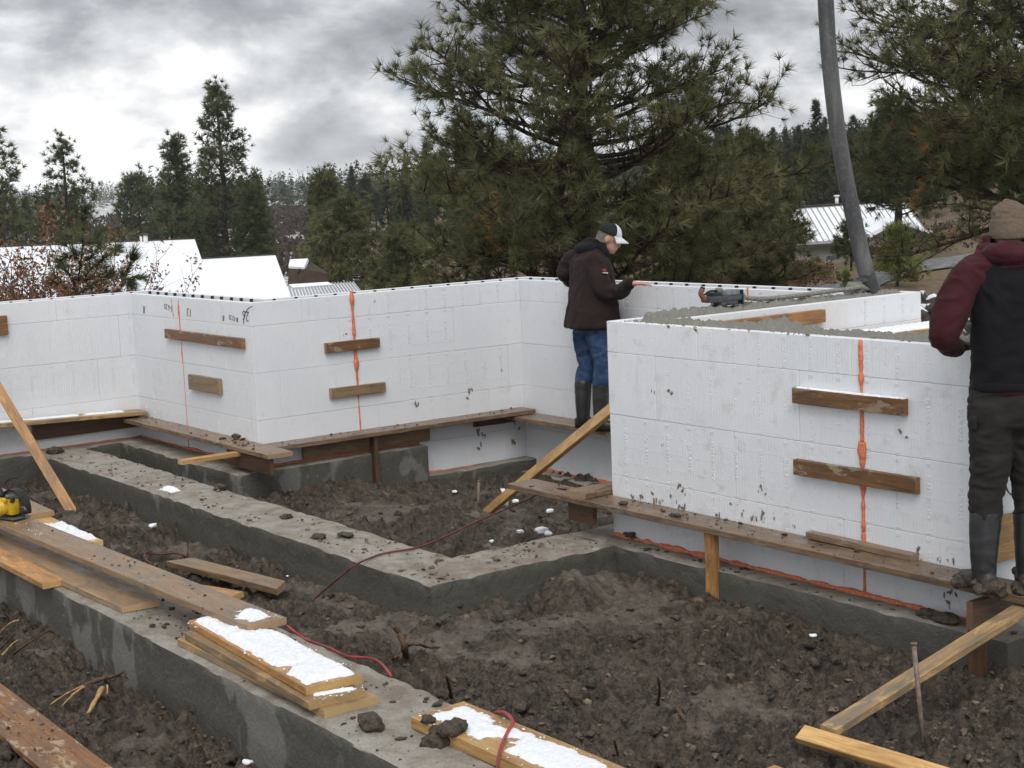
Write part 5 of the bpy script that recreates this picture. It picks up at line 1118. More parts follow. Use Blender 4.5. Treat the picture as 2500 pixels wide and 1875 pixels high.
for i, (c, r) in enumerate(spots):
    V = ICO2_V.copy(); nzv = fbm3(V * 1.4 + i * 7.3, 3, i) - 0.5; V = V * (1 + nzv * 1.1)[:, None] * rng.uniform(0.75, 1.2, 3) * r
    rk = mobj('boulder', V, ICO2_F, ROCK); rk.location = Vector(c); tag(rk, 'dark lava rock in the snow-dusted heap behind the man in the vest', 'rock', 'rock heap behind the man in the vest')
    zt = V[:, 2]; capv = V[:, 2] > np.percentile(zt, 78 if rng.rand() < 0.6 else 90)
    Fc = ICO2_F[capv[ICO2_F].all(1)]
    if len(Fc) > 5:
        us = np.unique(Fc); rm = np.zeros(len(V), int); rm[us] = np.arange(len(us)); Vc = V[us] * 1.02; Vc[:, 2] += 0.010
        # thicken: top sheet and a skirt reaching into the rock
        Vb = V[us] * 0.9; F2 = [list(map(int, rm[f_])) for f_ in Fc]; cnt = {}
        for f_ in F2:
            for a, b in zip(f_, f_[1:] + f_[:1]): cnt[(a, b)] = 1
        nb_ = len(us); F2 += [[a, nb_ + a, nb_ + b, b][::-1] for (a, b) in cnt if (b, a) not in cnt]
        s_ = mobj('snow_cap', np.concatenate([Vc, Vb]), F2, SNOW, smooth=True); s_.parent = rk
# earth bank under the heap
V = []; nn_ = 40
hp_ = []
for i in range(nn_):
    for j in range(20):
        px = 2150 + 420 * i / (nn_ - 1); t = j / 19.0; py = 760 + 260 * t; d_ = 15.4 - 3.4 * t; c = at_d(px, py, d_); hp_.append(c - np.array([0, 0, 0.10 - 0.12 * fbm2(np.array([px * 0.03]), np.array([t * 9]), 3, 2)[0]]))
idx = np.arange(nn_ * 20).reshape(nn_, 20); qd = np.stack([idx[:-1, :-1], idx[1:, :-1], idx[1:, 1:], idx[:-1, 1:]], -1).reshape(-1, 4)
hp_ = np.array(hp_); side = hp_.copy(); side[:, 2] = -1.2
tag(mobj('earth_bank', np.concatenate([hp_, side[idx[:, 0]], side[idx[0]], side[idx[-1]]]), [list(q_)[::-1] for q_ in qd] + [[int(idx[i, 0]), int(idx[i + 1, 0]), nn_ * 20 + i + 1, nn_ * 20 + i] for i in range(nn_ - 1)], CLOD, smooth=True), kind='structure')

# ------------------------------------------------------------------ vegetation
def m_needles(name, lo, mid, hi):
    k = Mat(name, 0.55, 0.25); t = k.attr('tint'); k.col(k.ramp(t, [(0.0, lo), (0.55, mid), (0.93, hi), (1.0, hi)]))
    tr = k.n.new('ShaderNodeBsdfTranslucent'); k.put(tr.inputs[0], k.ramp(t, [(0.0, lo), (1.0, hi)])); mx_ = k.n.new('ShaderNodeMixShader'); mx_.inputs[0].default_value = 0.32
    out = k.n['Material Output']; k.l.new(k.b.outputs[0], mx_.inputs[1]); k.l.new(tr.outputs[0], mx_.inputs[2]); k.l.new(mx_.outputs[0], out.inputs[0]); return k.m
N_BIG = m_needles('pine_needles', (0.054, 0.063, 0.024), (0.124, 0.130, 0.054), (0.225, 0.215, 0.100))
N_MID = m_needles('pine_needles_cool', (0.040, 0.054, 0.025), (0.084, 0.102, 0.044), (0.150, 0.160, 0.075))
N_FAR = m_needles('pine_needles_far', (0.036, 0.048, 0.029), (0.060, 0.074, 0.042), (0.095, 0.108, 0.058))
N_YOUNG = m_needles('young_pine_needles', (0.09, 0.115, 0.03), (0.19, 0.215, 0.06), (0.32, 0.33, 0.11))  # brighter yellow-green needles of the small pines
N_DEAD = m_needles('dead_pine_needles', (0.16, 0.07, 0.025), (0.30, 0.15, 0.05), (0.42, 0.24, 0.09))
L_OAK = m_needles('dry_oak_leaves', (0.10, 0.045, 0.025), (0.21, 0.10, 0.052), (0.34, 0.19, 0.10))
L_BUSH = m_needles('rusty_bush_leaves', (0.06, 0.03, 0.02), (0.12, 0.058, 0.036), (0.19, 0.105, 0.06))
L_SCRUB = m_needles('grey_scrub', (0.035, 0.028, 0.024), (0.07, 0.054, 0.044), (0.12, 0.092, 0.07))
L_DRY = m_needles('dry_grass_blades', (0.12, 0.08, 0.04), (0.22, 0.155, 0.08), (0.32, 0.24, 0.13))
def m_bark(name, a, b):
    k = Mat(name, 0.85, 0.2); v = k.coord('World', (7, 7, 1.6)); n = k.noise(v, 1.6, 6, 0.65); k.col(k.ramp(n, [(0.35, a), (0.65, b)])); k.bump(n, 0.9, 0.05); return k.m
BARK = m_bark('pine_bark', (0.022, 0.016, 0.012), (0.075, 0.052, 0.040)); BARK_R = m_bark('ruddy_pine_bark', (0.022, 0.015, 0.012), (0.070, 0.042, 0.031))
def unit(v): return v / np.maximum(np.linalg.norm(v, axis=-1, keepdims=True), 1e-9)
def needles_mesh(name, pos, ax, size, n, w, mat, seed, spread=(0.25, 1.35), back=0.25, parent=None, tint=None):
    """Bursts of thin needles: every burst sits at a twig tip and opens along its axis."""
    rng = np.random.RandomState(seed); pos = np.asarray(pos); ax = unit(np.asarray(ax)); size = np.asarray(size); m = len(pos)
    r = rng.normal(size=(m, 3)); e1 = unit(np.cross(ax, r)); e2 = np.cross(ax, e1)
    th = rng.uniform(spread[0], spread[1], (m, n)); ph = rng.uniform(0, 2 * math.pi, (m, n))
    d = ax[:, None] * np.cos(th)[..., None] + (e1[:, None] * np.cos(ph)[..., None] + e2[:, None] * np.sin(ph)[..., None]) * np.sin(th)[..., None]
    L = size[:, None] * rng.uniform(0.7, 1.1, (m, n)); b = pos[:, None] - ax[:, None] * (rng.uniform(0, back, (m, n)) * size[:, None])[..., None]
    sd_ = unit(np.cross(d, rng.normal(size=(m, n, 3)))) * w * (size / size.mean())[:, None, None]
    tip = b + d * L[..., None] + np.array([0, 0, -1]) * (0.10 * L ** 1.0)[..., None] * np.sin(th)[..., None]
    V = np.stack([b - sd_, b + sd_, tip], 2).reshape(-1, 3); F = np.arange(len(V)).reshape(-1, 3)
    me = new_mesh(name, V, F, False); o = obj(name, me, mat, parent)
    tt = (rng.rand(m) if tint is None else tint); tt = np.clip(tt[:, None] + rng.uniform(-0.12, 0.12, (m, n)), 0, 1)
    a = me.attributes.new('tint', 'FLOAT', 'POINT'); a.data.foreach_set('value', np.repeat(tt.ravel(), 3).astype(np.float32)); return o
def tubes_mesh(name, paths, mat, parent, seg=5):
    Vs = []; Fs = []; n = 0
    for P, r in paths:
        V, F = tube_vf(P, r, seg if len(P) > 6 else 3, cap=False); Vs.append(V); Fs.append(np.array(F) + n); n += len(V)
    return obj(name, new_mesh(name, np.concatenate(Vs), np.concatenate(Fs), True), mat, parent)
def bend(p, d, L, n, rise, rng, wob=0.10):
    P = [p]; s = L / n
    for i in range(n):
        d = unit(d + np.array([0, 0, rise / n]) + rng.normal(0, wob, 3)); P.append(P[-1] + d * s)
    return np.array(P), d
def pine_tree(label, base, H, prof, seed, nb=60, sub=7, tuft=0.2, n=30, w=0.004, mat=None, bark=None, cb=0.12, trunk_r=0.2, droop=(-0.25, 0.6), lean=(0, 0), group=None, dens=1.0, keep=None, forks=None, clear=0.30, name='pine_tree', subl=0.42, tert=True, build=True, azs=None, twigs=True):
    rng = np.random.RandomState(seed); base = np.asarray(base, float)
    zt = np.linspace(0, 1, 14); wobx = np.cumsum(rng.normal(0, 0.012, 14)) * H * 0.25; woby = np.cumsum(rng.normal(0, 0.012, 14)) * H * 0.25
    TP = base + np.stack([lean[0] * zt * H + wobx, lean[1] * zt * H + woby, zt * H], -1); TP[0, 2] -= 0.5
    limbs = []; tp = []; ta = []
    hs = cb + (1 - cb) * (np.arange(nb) + rng.uniform(0, 0.9, nb)) / nb; az = np.arange(nb) * 2.39996 + rng.uniform(-0.5, 0.5, nb)
    for h, a in zip(hs, az):
        if azs is not None: a = azs(h, a, rng)
        h = min(h, 0.985); p = np.array([np.interp(h, zt, TP[:, k]) for k in range(3)]); L = prof(h) * rng.uniform(0.68, 1.12)
        if L < 0.12: continue
        el = droop[0] + (droop[1] - droop[0]) * h + rng.normal(0, 0.12); d = np.array([math.cos(a) * math.cos(el), math.sin(a) * math.cos(el), math.sin(el)])
        ns = 8; P, de = bend(p, d, L, ns, 0.55 - 0.2 * h, rng, 0.11); r0 = max(0.008, trunk_r * (1 - h) ** 0.7 * 0.30 * min(1, L / prof(cb + 0.1) + 0.3)); limbs.append((P, np.linspace(r0, r0 * 0.18 + 0.003, len(P))))
        tp.append(P[-1]); ta.append(de)
        k = max(2, int(sub * dens * (0.5 + L / max(prof(cb + 0.1), 0.1))))
        for q in range(k):
            u = clear + (1 - clear) * (q + rng.rand()) / k; fi = u * ns; i = min(int(fi), ns - 1); pp = P[i] + (P[i + 1] - P[i]) * (fi - i); dd_ = unit(P[i + 1] - P[i])
            sd_ = unit(np.cross(dd_, [0, 0, 1.0])) * (1 if q % 2 else -1); l2 = L * subl * (1.15 - u * 0.75) * rng.uniform(0.6, 1.2); d2 = unit(dd_ * 0.7 + sd_ * rng.uniform(0.4, 1.0) + np.array([0, 0, rng.uniform(-0.3, 0.45)]))
            P2, de2 = bend(pp, d2, l2, 4, 0.4, rng, 0.14); limbs.append((P2, np.linspace(r0 * 0.34 + 0.002, 0.004, 5))); tp.append(P2[-1]); ta.append(de2)
            if tert:
                for q2 in range(max(1, int(3.2 * dens * l2 / (tuft * 3.0)))):
                    i2 = rng.randint(1, 4); p3 = P2[i2] + (P2[i2 + 1] - P2[i2]) * rng.rand() if i2 < 4 else P2[4]
                    d3 = unit(unit(P2[min(i2 + 1, 4)] - P2[i2 - 1]) + rng.normal(0, 0.65, 3) + np.array([0, 0, 0.3])); l3 = tuft * rng.uniform(0.5, 1.8); e3 = p3 + d3 * l3
                    
                    if twigs: limbs.append((np.array([p3, e3]), np.array([0.006, 0.003])))
                    tp.append(e3); ta.append(d3)
    tp.append(TP[-1]); ta.append(np.array([0, 0, 1.0])); tp = np.array(tp); ta = np.array(ta)
    if keep is not None: kk = keep(tp); tp, ta = tp[kk], ta[kk]
    root = empty(name, base) if build else None
    if root: tag(root, label, 'tree', group)
    rr = trunk_r * (1 - zt) ** 0.8 + 0.012; rr[0] *= 1.25
    tr = obj('trunk', new_mesh('trunk', *tube_vf(smooth_path(TP, 3), np.interp(np.linspace(0, 1, 14 * 3 - 2), zt, rr), 12), True), bark or BARK, root)
    if forks:
        fk = []
        for (pts, r0, r1) in forks: P = smooth_path(pts, 5); fk.append((P, np.linspace(r0, r1, len(P))))
        limbs = fk + limbs
    lb = tubes_mesh('limbs', limbs, bark or BARK, root, 5)
    sz = tuft * rng.uniform(0.75, 1.2, len(tp)); tint = np.clip(0.5 + 0.9 * (fbm3(tp * 0.9 + seed, 2, seed) - 0.5) + rng.normal(0, 0.20, len(tp)), 0, 1)
    cr = needles_mesh('crown', tp, ta, sz, n, w, mat or N_MID, seed + 5, parent=root, tint=tint)
    return root, (tr, lb, cr), tp
def gz(px, py, d): p = at_d(px, py, d); return np.array([p[0], p[1], float(terr(p[0], p[1]))])
# the great pine behind the man in brown
bg = ud(1.55, 31.0); bg[2] = -2.2
def prof_big(h):
    z = -2.2 + h * 12.0; return float(np.interp(z, [-2, -0.8, 0.8, 2.2, 3.6, 5.4, 7, 9, 9.8], [3.9, 4.3, 4.3, 4.0, 3.7, 2.75, 2.1, 1.0, 0.3]))
def thin_big(P):
    u = P @ RH; z = P[:, 2]; r_ = np.random.RandomState(77).rand(len(P)); core = np.hypot(u - 1.6, (P @ FH) - 31.0)
    drop = np.where((z > 2.2) & (z < 4.4) & (core < 1.9), 0.52, 0.0)
    lump = fbm3(P * 0.8 + 3, 2, 5); return (r_ > drop) & ~((z > 1.8) & (lump < 0.26))
f0 = ud(0.95, 31.2); fork1 = [ud(0.95, 31.2, -2.5), ud(0.98, 31.2, -0.5), ud(1.02, 31.2, 1.2), ud(1.12, 31.2, 2.4), ud(1.30, 31.1, 3.6)]
fork2 = [ud(1.85, 31.0, 4.4), ud(2.05, 30.9, 5.1), ud(2.12, 30.9, 6.2), ud(2.2, 30.9, 8.5)]
big, _, tps = pine_tree('great pine with spreading limbs rising behind the man in brown', bg, 12.0, prof_big, 5, nb=154, sub=12, tuft=0.262, n=32, w=0.0062, mat=N_BIG, bark=BARK_R, cb=0.04, keep=lambda P: thin_big(P), trunk_r=0.31, droop=(-0.38, 0.5), clear=0.22, dens=1.25, forks=[(fork1, 0.19, 0.10), (fork2, 0.13, 0.05)], subl=0.40)
rng = np.random.RandomState(2); dc = at_d(1205, 545, 28.2); dp = dc + rng.normal(0, 0.22, (26, 3)) * np.array([1, 1, 1.1]); needles_mesh('dead_needles', dp, rng.normal(size=(26, 3)) + np.array([0, 0, -0.3]), np.full(26, 0.2), 26, 0.005, N_DEAD, 3, parent=big)
# the pine at the right edge, its limbs reaching in
br = ud(10.3, 26.5); br[2] = -1.2
def prof_r(h): z = -1.2 + h * 11.0; return float(np.interp(z, [-1, 0.6, 2, 4, 6, 8, 9.6], [3.0, 3.6, 4.3, 4.3, 3.6, 2.0, 0.4]))
az_in = math.atan2(-RH[1], -RH[0])
rt, _, _ = pine_tree('large pine at the right edge whose limbs reach in over the man in the vest', br, 11.0, prof_r, 15, nb=96, sub=9, tuft=0.225, n=30, w=0.0054, mat=N_BIG, bark=BARK, cb=0.24, keep=lambda P: (fbm3(P * 0.7 + 9, 2, 4) > 0.35) & (P[:, 2] > 0.95), trunk_r=0.27, droop=(-0.25, 0.42), clear=0.22, dens=1.2, azs=lambda h, a, r_: az_in + r_.uniform(-1.35, 1.35))
rng = np.random.RandomState(4)
for (px, py, m_) in ((2245, 325, 14), (2235, 480, 8)):
    dc = at_d(px, py, 25.5); needles_mesh('dead_needles', dc + rng.normal(0, 0.17, (m_, 3)), rng.normal(size=(m_, 3)), np.full(m_, 0.17), 20, 0.0045, N_DEAD, 3, parent=rt)
# middle-distance pines, each its own
def cone(R, k=0.85, top=0.06): return lambda h: R * (1 - h) ** k + top
def mid(label, px, topy, d, R, seed, nb=46, sub=6, mat=None, k=0.75, n=15, w=0.011, tuft=0.30, cb=0.1, keepk=1.0, z=None, trunk_r=None, dens=0.8, clear=0.25, droop=(-0.22, 0.5)):
    b = gz(px, 600, d)
    if z is not None: b[2] = z
    top = at_d(px, topy, d)[2]; H = top - b[2]
    return pine_tree(label, b, H, cone(R, k), seed, nb=int(nb * 1.5), sub=sub, tuft=tuft, n=int(n * 1.2), w=w * 1.6, mat=mat or N_MID, cb=cb, trunk_r=trunk_r or 0.02 * H, droop=droop, group='pines beyond the walls', dens=dens * 1.25, clear=clear * 0.7, twigs=d < 50)
mid('pine cut by the left picture edge', 4, 325, 62, 2.3, 31, nb=36, n=16, k=0.6)
mid('pine with an open pointed crown above the dry oak bush', 166, 346, 66, 2.7, 32, nb=30, cb=0.22, n=16, k=0.65, dens=0.7)
mid('tallest pine left of centre with a narrow top over a broad base', 560, 214, 95, 3.7, 33, nb=56, sub=8, n=14, w=0.015, tuft=0.40, k=0.7)
mid('round-topped pine left of the tallest one', 445, 352, 100, 1.7, 34, nb=46, sub=7, k=0.35, n=14, w=0.015, tuft=0.42, droop=(0.1, 1.1))
mid('broad lower pine right of the tallest one', 622, 462, 92, 1.5, 35, nb=40, sub=7, k=0.6, n=14, w=0.015, tuft=0.40)
mid('bushy olive pine above the ribbed shed roof', 850, 500, 78, 2.9, 36, nb=58, sub=8, k=0.55, n=14, w=0.013, tuft=0.36, mat=N_BIG, cb=0.04)
mid('slimmer olive pine left of the bushy one', 800, 425, 88, 1.6, 37, nb=56, sub=8, k=0.6, n=14, w=0.014, tuft=0.38, mat=N_BIG)
mid('low bushy pine against the left side of the great pine', 985, 575, 60, 1.9, 38, nb=44, sub=8, k=0.5, n=16, w=0.011, tuft=0.32, mat=N_BIG, cb=0.03)
mid('dense pine behind the right flank of the great pine', 1825, 340, 52, 1.7, 39, nb=60, sub=9, k=0.5, n=18, w=0.009, tuft=0.30, mat=N_BIG, cb=0.04)
mid('pine with a bare dark trunk left of the grey house', 1900, 430, 58, 1.1, 40, nb=26, sub=6, k=0.45, cb=0.28, n=16, w=0.010, tuft=0.30, mat=N_BIG)
mid('tall dark pine with a bare trunk right of the pump hose', 2193, 245, 58, 2.3, 41, nb=54, sub=6, k=0.5, cb=0.30, n=16, w=0.010, tuft=0.30, trunk_r=0.17)
mid('little dark pine half hidden behind the pump hose', 2078, 545, 55, 0.75, 42, nb=26, sub=4, k=0.6, cb=0.2, n=16, w=0.008, tuft=0.22, trunk_r=0.035)
mid('bright young pine beside the road', 2190, 572, 45, 0.72, 43, nb=17, sub=4, k=0.5, cb=0.14, n=22, w=0.007, tuft=0.24, mat=N_YOUNG, trunk_r=0.035, dens=1.0, droop=(0.1, 0.9), clear=0.15)
mid('tiny bright pine seedling at the road edge', 2060, 668, 44, 0.20, 44, nb=8, sub=2, k=0.4, cb=0.1, n=18, w=0.006, tuft=0.13, mat=N_YOUNG, trunk_r=0.012)
mid('pine with a flat top right of the valley house', 350, 440, 140, 3.2, 45, nb=44, sub=6, k=0.4, n=12, w=0.020, tuft=0.55)
# the wood across the valley: pines told apart singly, copied from four
temps = []
for i in range(4):
    H = (9.0, 10.5, 8.0, 11.5)[i]; R = (2.1, 1.9, 2.3, 2.0)[i]
    _, parts, _ = pine_tree('', (0, 0, 0), H, cone(R, (0.6, 0.75, 0.45, 0.85)[i], 0.1), 60 + i, nb=64, sub=7, tuft=0.60, n=11, w=0.05, mat=N_FAR, cb=(0.12, 0.18, 0.22, 0.10)[i], trunk_r=0.16, dens=0.75, tert=False, build=False)
    temps.append(parts)
rng = np.random.RandomState(99); placed = []; used_t = set()
def plant(s, d, i, sc, group, label):
    p = FH * d + RH * s * d; p[2] = float(terr(p[0], p[1])) - 0.2
    root = empty('pine_tree', p); root.scale = (sc * rng.uniform(0.85, 1.15),) * 2 + (sc,); root.rotation_euler = (0, 0, rng.uniform(0, 6.28)); tag(root, label, 'tree', group)
    for q in temps[i]:
        c = q if i not in used_t else q.copy()
        if i in used_t: COL.objects.link(c)
        c.parent = root
    used_t.add(i)
for k_ in range(4000):
    s = rng.uniform(-0.37, 0.37); d = 100 + 160 * rng.rand() ** 1.2
    px = 1250 + s * FPX
    if 215 < px < 480 and d < 235: continue
    if 655 < px < 785: continue
    if 1250 < px < 1600: continue
    if px > 1880 and d < 150 and rng.rand() < 0.6: continue
    p = (s * d, d)
    if any((p[0] - q_[0]) ** 2 + (p[1] - q_[1]) ** 2 < 3.6 ** 2 for q_ in placed): continue
    placed.append(p); right = s > 0.1
    plant(s, d, rng.randint(4), rng.uniform(0.55, 0.85) * (0.8 if px < 1060 else 1.0), 'pines of the wood on the right slope' if right else 'pines of the wood across the valley', 'dark pine in the wood on the slope right of the great pine' if right else 'dark pine in the wood across the valley left of the great pine')
    if len(placed) >= 190: break
for k_ in range(3000):
    s = rng.uniform(0.10, 0.37); d = 92 + 190 * rng.rand(); p = (s * d, d); px = 1250 + s * FPX
    if 1900 < px < 2290 and d < 100: continue
    if any((p[0] - q_[0]) ** 2 + (p[1] - q_[1]) ** 2 < 3.0 ** 2 for q_ in placed): continue
    placed.append(p); plant(s, d, rng.randint(4), rng.uniform(0.55, 0.85), 'pines of the wood on the right slope', 'dark pine in the wood on the slope right of the great pine')
    if len(placed) >= 300: break
# far woods that read as one mass
def far_wood(n_, smin, smax, d0, d1, seed, label, hmin=5.5, hmax=8.5):
    rng = np.random.RandomState(seed); Vs = []; Ts = []
    s = rng.uniform(smin, smax, n_); d = np.exp(rng.uniform(math.log(d0), math.log(d1), n_)); pxs = 1250 + s * FPX; ok = ~((pxs > 670) & (pxs < 772) & (d < 330)) & ~((pxs > 205) & (pxs < 350) & (d < 600)); s = s[ok]; d = d[ok]; n_ = len(s); X = FH[0] * d + RH[0] * s * d; Y = FH[1] * d + RH[1] * s * d; Z = terr(X, Y); H = rng.uniform(hmin, hmax, n_); R = H * rng.uniform(0.14, 0.22, n_)
    m = 38; hh = rng.uniform(0.08, 1, (n_, m)); a = rng.uniform(0, 6.28, (n_, m)); rad_ = R[:, None] * (1 - hh) ** 0.65
    C = np.stack([X[:, None] + rad_ * 0.3 * np.cos(a), Y[:, None] + rad_ * 0.3 * np.sin(a), Z[:, None] + hh * H[:, None]], -1)
    O = np.stack([np.cos(a) * (rad_ * 0.75 + 0.2), np.sin(a) * (rad_ * 0.75 + 0.2), rng.uniform(-0.35, 0.45, (n_, m)) * (rad_ + 0.3)], -1); T = np.stack([-np.sin(a), np.cos(a), np.zeros_like(a)], -1) * (0.30 * rad_ + 0.16)[..., None]
    up = np.array([0, 0, 1.0]) * (0.04 * H[:, None, None])
    V = np.stack([C + up * rng.uniform(0.6, 1.3, (n_, m, 1)), C + O + T, C + O - T], 2)
    V = V.reshape(-1, 3); F = np.arange(len(V)).reshape(-1, 3); me = new_mesh('forest', V, F); o = obj('forest', me, N_FAR); tt = np.repeat(np.clip(rng.rand(n_)[:, None] * 0.7 + rng.uniform(0, 0.3, (n_, m)), 0, 1).ravel(), 3)
    at = me.attributes.new('tint', 'FLOAT', 'POINT'); at.data.foreach_set('value', tt.astype(np.float32)); tag(o, label, 'forest', None, 'stuff')
far_wood(2400, -0.42, 0.12, 240, 800, 7, 'far wood on the low hills beyond the valley')
far_wood(1100, -0.42, 0.10, 800, 1800, 8, 'farthest wooded ridge on the left horizon', 9, 14)
far_wood(1400, 0.08, 0.45, 230, 640, 9, 'wood covering the hill on the right', 6, 9)
far_wood(600, 0.1, 0.42, 640, 1500, 10, 'wooded crest far behind the right hill', 9, 13)

def scrub(n_, pxa, pxb, d0, d1, seed, label, mat, hmin, hmax):
    rng = np.random.RandomState(seed); s = (rng.uniform(pxa, pxb, n_) - 1250) / FPX; d = rng.uniform(d0, d1, n_); m = 26; X = FH[0] * d + RH[0] * s * d; Y = FH[1] * d + RH[1] * s * d; H = rng.uniform(hmin, hmax, n_); Z = terr(X, Y)
    a = rng.uniform(0, 6.28, (n_, m)); r_ = H[:, None] * rng.uniform(0.1, 1.0, (n_, m)); C = np.stack([X[:, None] + r_ * np.cos(a), Y[:, None] + r_ * np.sin(a), Z[:, None] + H[:, None] * rng.uniform(0.0, 0.7, (n_, m))], -1); w_ = H[:, None, None] * 0.16
    V = np.stack([C + rng.normal(size=C.shape) * w_, C + rng.normal(size=C.shape) * w_, C + rng.normal(size=C.shape) * w_ + np.array([0, 0, 1.0]) * w_ * 2], 2).reshape(-1, 3); me = new_mesh('scrub', V, np.arange(len(V)).reshape(-1, 3)); o = obj('scrub', me, mat)
    at = me.attributes.new('tint', 'FLOAT', 'POINT'); at.data.foreach_set('value', np.repeat(rng.rand(n_ * m), 3).astype(np.float32)); tag(o, label, 'scrub', None, 'stuff')
scrub(420, 640, 800, 105, 330, 3, 'dark scrub dotting the snowy slope left of centre', L_SCRUB, 0.6, 1.2)
scrub(260, 180, 480, 90, 330, 4, 'dark scrub around the valley house', L_SCRUB, 0.8, 1.7)
scrub(110, 2100, 2560, 64, 110, 5, 'brown scrub on the bank above the road', L_SCRUB, 0.2, 0.5)
# bushes -------------------------------------------------------------------
def bush(name, label, base, R, H, seed, nst, leaf, nleaf, lmat, stem=0.01, bark=None, lw=0.5, group=None, cat='bush', spread=0.8, lh=0.0):
    rng = np.random.RandomState(seed); base = np.asarray(base, float); paths = []; tips = []; dirs = []
    for i in range(nst):
        a = rng.uniform(0, 6.28); el = rng.uniform(0.5, 1.35); b = base + np.array([math.cos(a), math.sin(a), 0]) * rng.rand() * R * 0.6
        d = np.array([math.cos(a) * math.cos(el) * spread, math.sin(a) * math.cos(el) * spread, math.sin(el)]); L = H * rng.uniform(0.7, 1.1); P, de = bend(b, d, L, 7, 0.2, rng, 0.22); paths.append((P, np.linspace(stem, stem * 0.3, 8)))
        for q in range(7):
            j = rng.randint(2, 7); d2 = unit(rng.normal(size=3) * 0.8 + np.array([0, 0, 0.5]) + de); P2, de2 = bend(P[j], d2, L * rng.uniform(0.18, 0.42), 4, 0.2, rng, 0.28); paths.append((P2, np.linspace(stem * 0.4, stem * 0.15, 5)))
            for t in range(2): d3 = unit(rng.normal(size=3) + de2); P3 = np.array([P2[2 + t], P2[2 + t] + d3 * L * 0.06, P2[2 + t] + d3 * L * 0.13 + rng.normal(0, 0.01, 3)]); paths.append((P3, np.linspace(stem * 0.2, stem * 0.1, 3)))
            tips += [P2[k] for k in (2, 3, 4)]; dirs += [de2] * 3
    root = empty(name, base); tag(root, label, cat, group); tubes_mesh('stems', paths, bark or TWIG, root, 4)
    tips = np.array(tips); ii = rng.randint(0, len(tips), nleaf); c = tips[ii] + rng.normal(0, leaf * 1.1, (nleaf, 3)); keep = c[:, 2] > base[2] + lh * H; c = c[keep]; m = len(c)
    u = unit(rng.normal(size=(m, 3))); v = unit(np.cross(u, rng.normal(size=(m, 3)))); l = leaf * rng.uniform(0.5, 1.2, m)[:, None]; cur = unit(np.cross(u, v)) * l * 0.25
    V = np.stack([c - u * l * 0.6, c + v * l * lw * 0.5 + cur, c + u * l * 0.6 + cur * 0.4, c - v * l * lw * 0.5 + cur], 1).reshape(-1, 3); F = np.arange(len(V)).reshape(-1, 4); me = new_mesh('leaves', V, F); obj('leaves', me, lmat, root)
    at = me.attributes.new('tint', 'FLOAT', 'POINT'); at.data.foreach_set('value', np.repeat(rng.rand(m), 4).astype(np.float32)); return root
def gd(px, d, z): p = at_d(px, 700, d); return np.array([p[0], p[1], z])
bush('oak_bush', 'dry oak bush with rusty leaves behind the far left wall', gd(45, 20.5, -0.9), 0.6, 3.05, 3, 44, 0.056, 14000, L_OAK, 0.016, lh=0.35, lw=0.6)
bush('oak_bush', 'sparser oak bush with bare twigs right of the rusty one', gd(105, 21.0, -0.9), 0.5, 2.75, 4, 30, 0.06, 2600, L_OAK, 0.014, lh=0.3, lw=0.6)
for i, (px, d, R, H) in enumerate(((1915, 46, 0.9, 0.9), (1960, 47, 0.8, 0.85), (1870, 45, 0.9, 0.8), (1995, 50, 0.7, 0.6))):
    bush('rusty_bush', ('low rusty bush at the foot of the bare-trunk pine', 'rusty bush below the grey house wall', 'rusty bush next to the great pine', 'small rusty bush nearest the pump hose')[i], gz(px, 690, d), R, H, 20 + i, 11, 0.09, 700, L_BUSH, 0.012, group='rusty bushes left of the road', lw=0.7)
for i, (px, d, R, H, m_) in enumerate(((2130, 62, 1.0, 0.8, L_BUSH), (2160, 64, 1.1, 0.9, L_BUSH), (2260, 64, 0.9, 0.7, L_DRY), (2300, 62, 0.9, 0.6, L_DRY), (2290, 70, 1.2, 1.0, L_BUSH), (2350, 72, 1.2, 0.9, L_BUSH), (2420, 66, 1.0, 0.8, L_DRY), (2215, 47, 0.5, 0.35, L_BUSH))):
    bush('dry_bush', ('brown bush below the gabled house', 'wider brown bush below the gabled house', 'golden grass tuft above the road', 'second golden grass tuft above the road', 'dark brown bush on the upper bank', 'brown bush on the bank near the right pine', 'golden bush beside the red sleeve', 'low scrub at the foot of the bright young pine')[i], gz(px, 640, d), R, H, 40 + i, 8, 0.10, 420, m_, 0.010, group='dry bushes by the road', lw=0.5)
# pine bough in front of the snowy roof
rng = np.random.RandomState(12); b0 = gd(165, 19.5, -1.0); paths = []; tp = []; ta = []
for (pts) in (((185, 760), (190, 690), (200, 620), (203, 560), (205, 515)), ((195, 690), (225, 655), (252, 632), (275, 615), (287, 605)), ((200, 650), (180, 615), (172, 575)), ((190, 720), (230, 690), (255, 680), (270, 668)), ((282, 728), (298, 695), (312, 660), (322, 630)), ((298, 695), (308, 680), (318, 690)), ((195, 740), (235, 715), (255, 712)), ((203, 600), (222, 590), (235, 570)), ((200, 640), (225, 625), (240, 600)), ((185, 700), (165, 665), (150, 645)), ((190, 730), (160, 705), (140, 690))):
    P = smooth_path([at_d(a, b, 19.5 + rng.uniform(-0.25, 0.25)) for a, b in pts], 4); paths.append((P, np.linspace(0.016, 0.005, len(P))))
    for t in range(2, len(P), 2):
        d0 = unit(P[t] - P[t - 1])
        tp.append(P[t]); ta.append(d0 + rng.normal(0, 0.25, 3))
        e = P[t] + unit(d0 + rng.normal(0, 0.8, 3)) * rng.uniform(0.05, 0.22); paths.append((np.array([P[t], e]), np.array([0.006, 0.004]))); tp.append(e); ta.append(e - P[t] + d0 * 0.1)
    for q in range(3): tp.append(P[-1] + rng.normal(0, 0.02, 3)); ta.append(unit(P[-1] - P[-2]) + rng.normal(0, 0.2, 3))
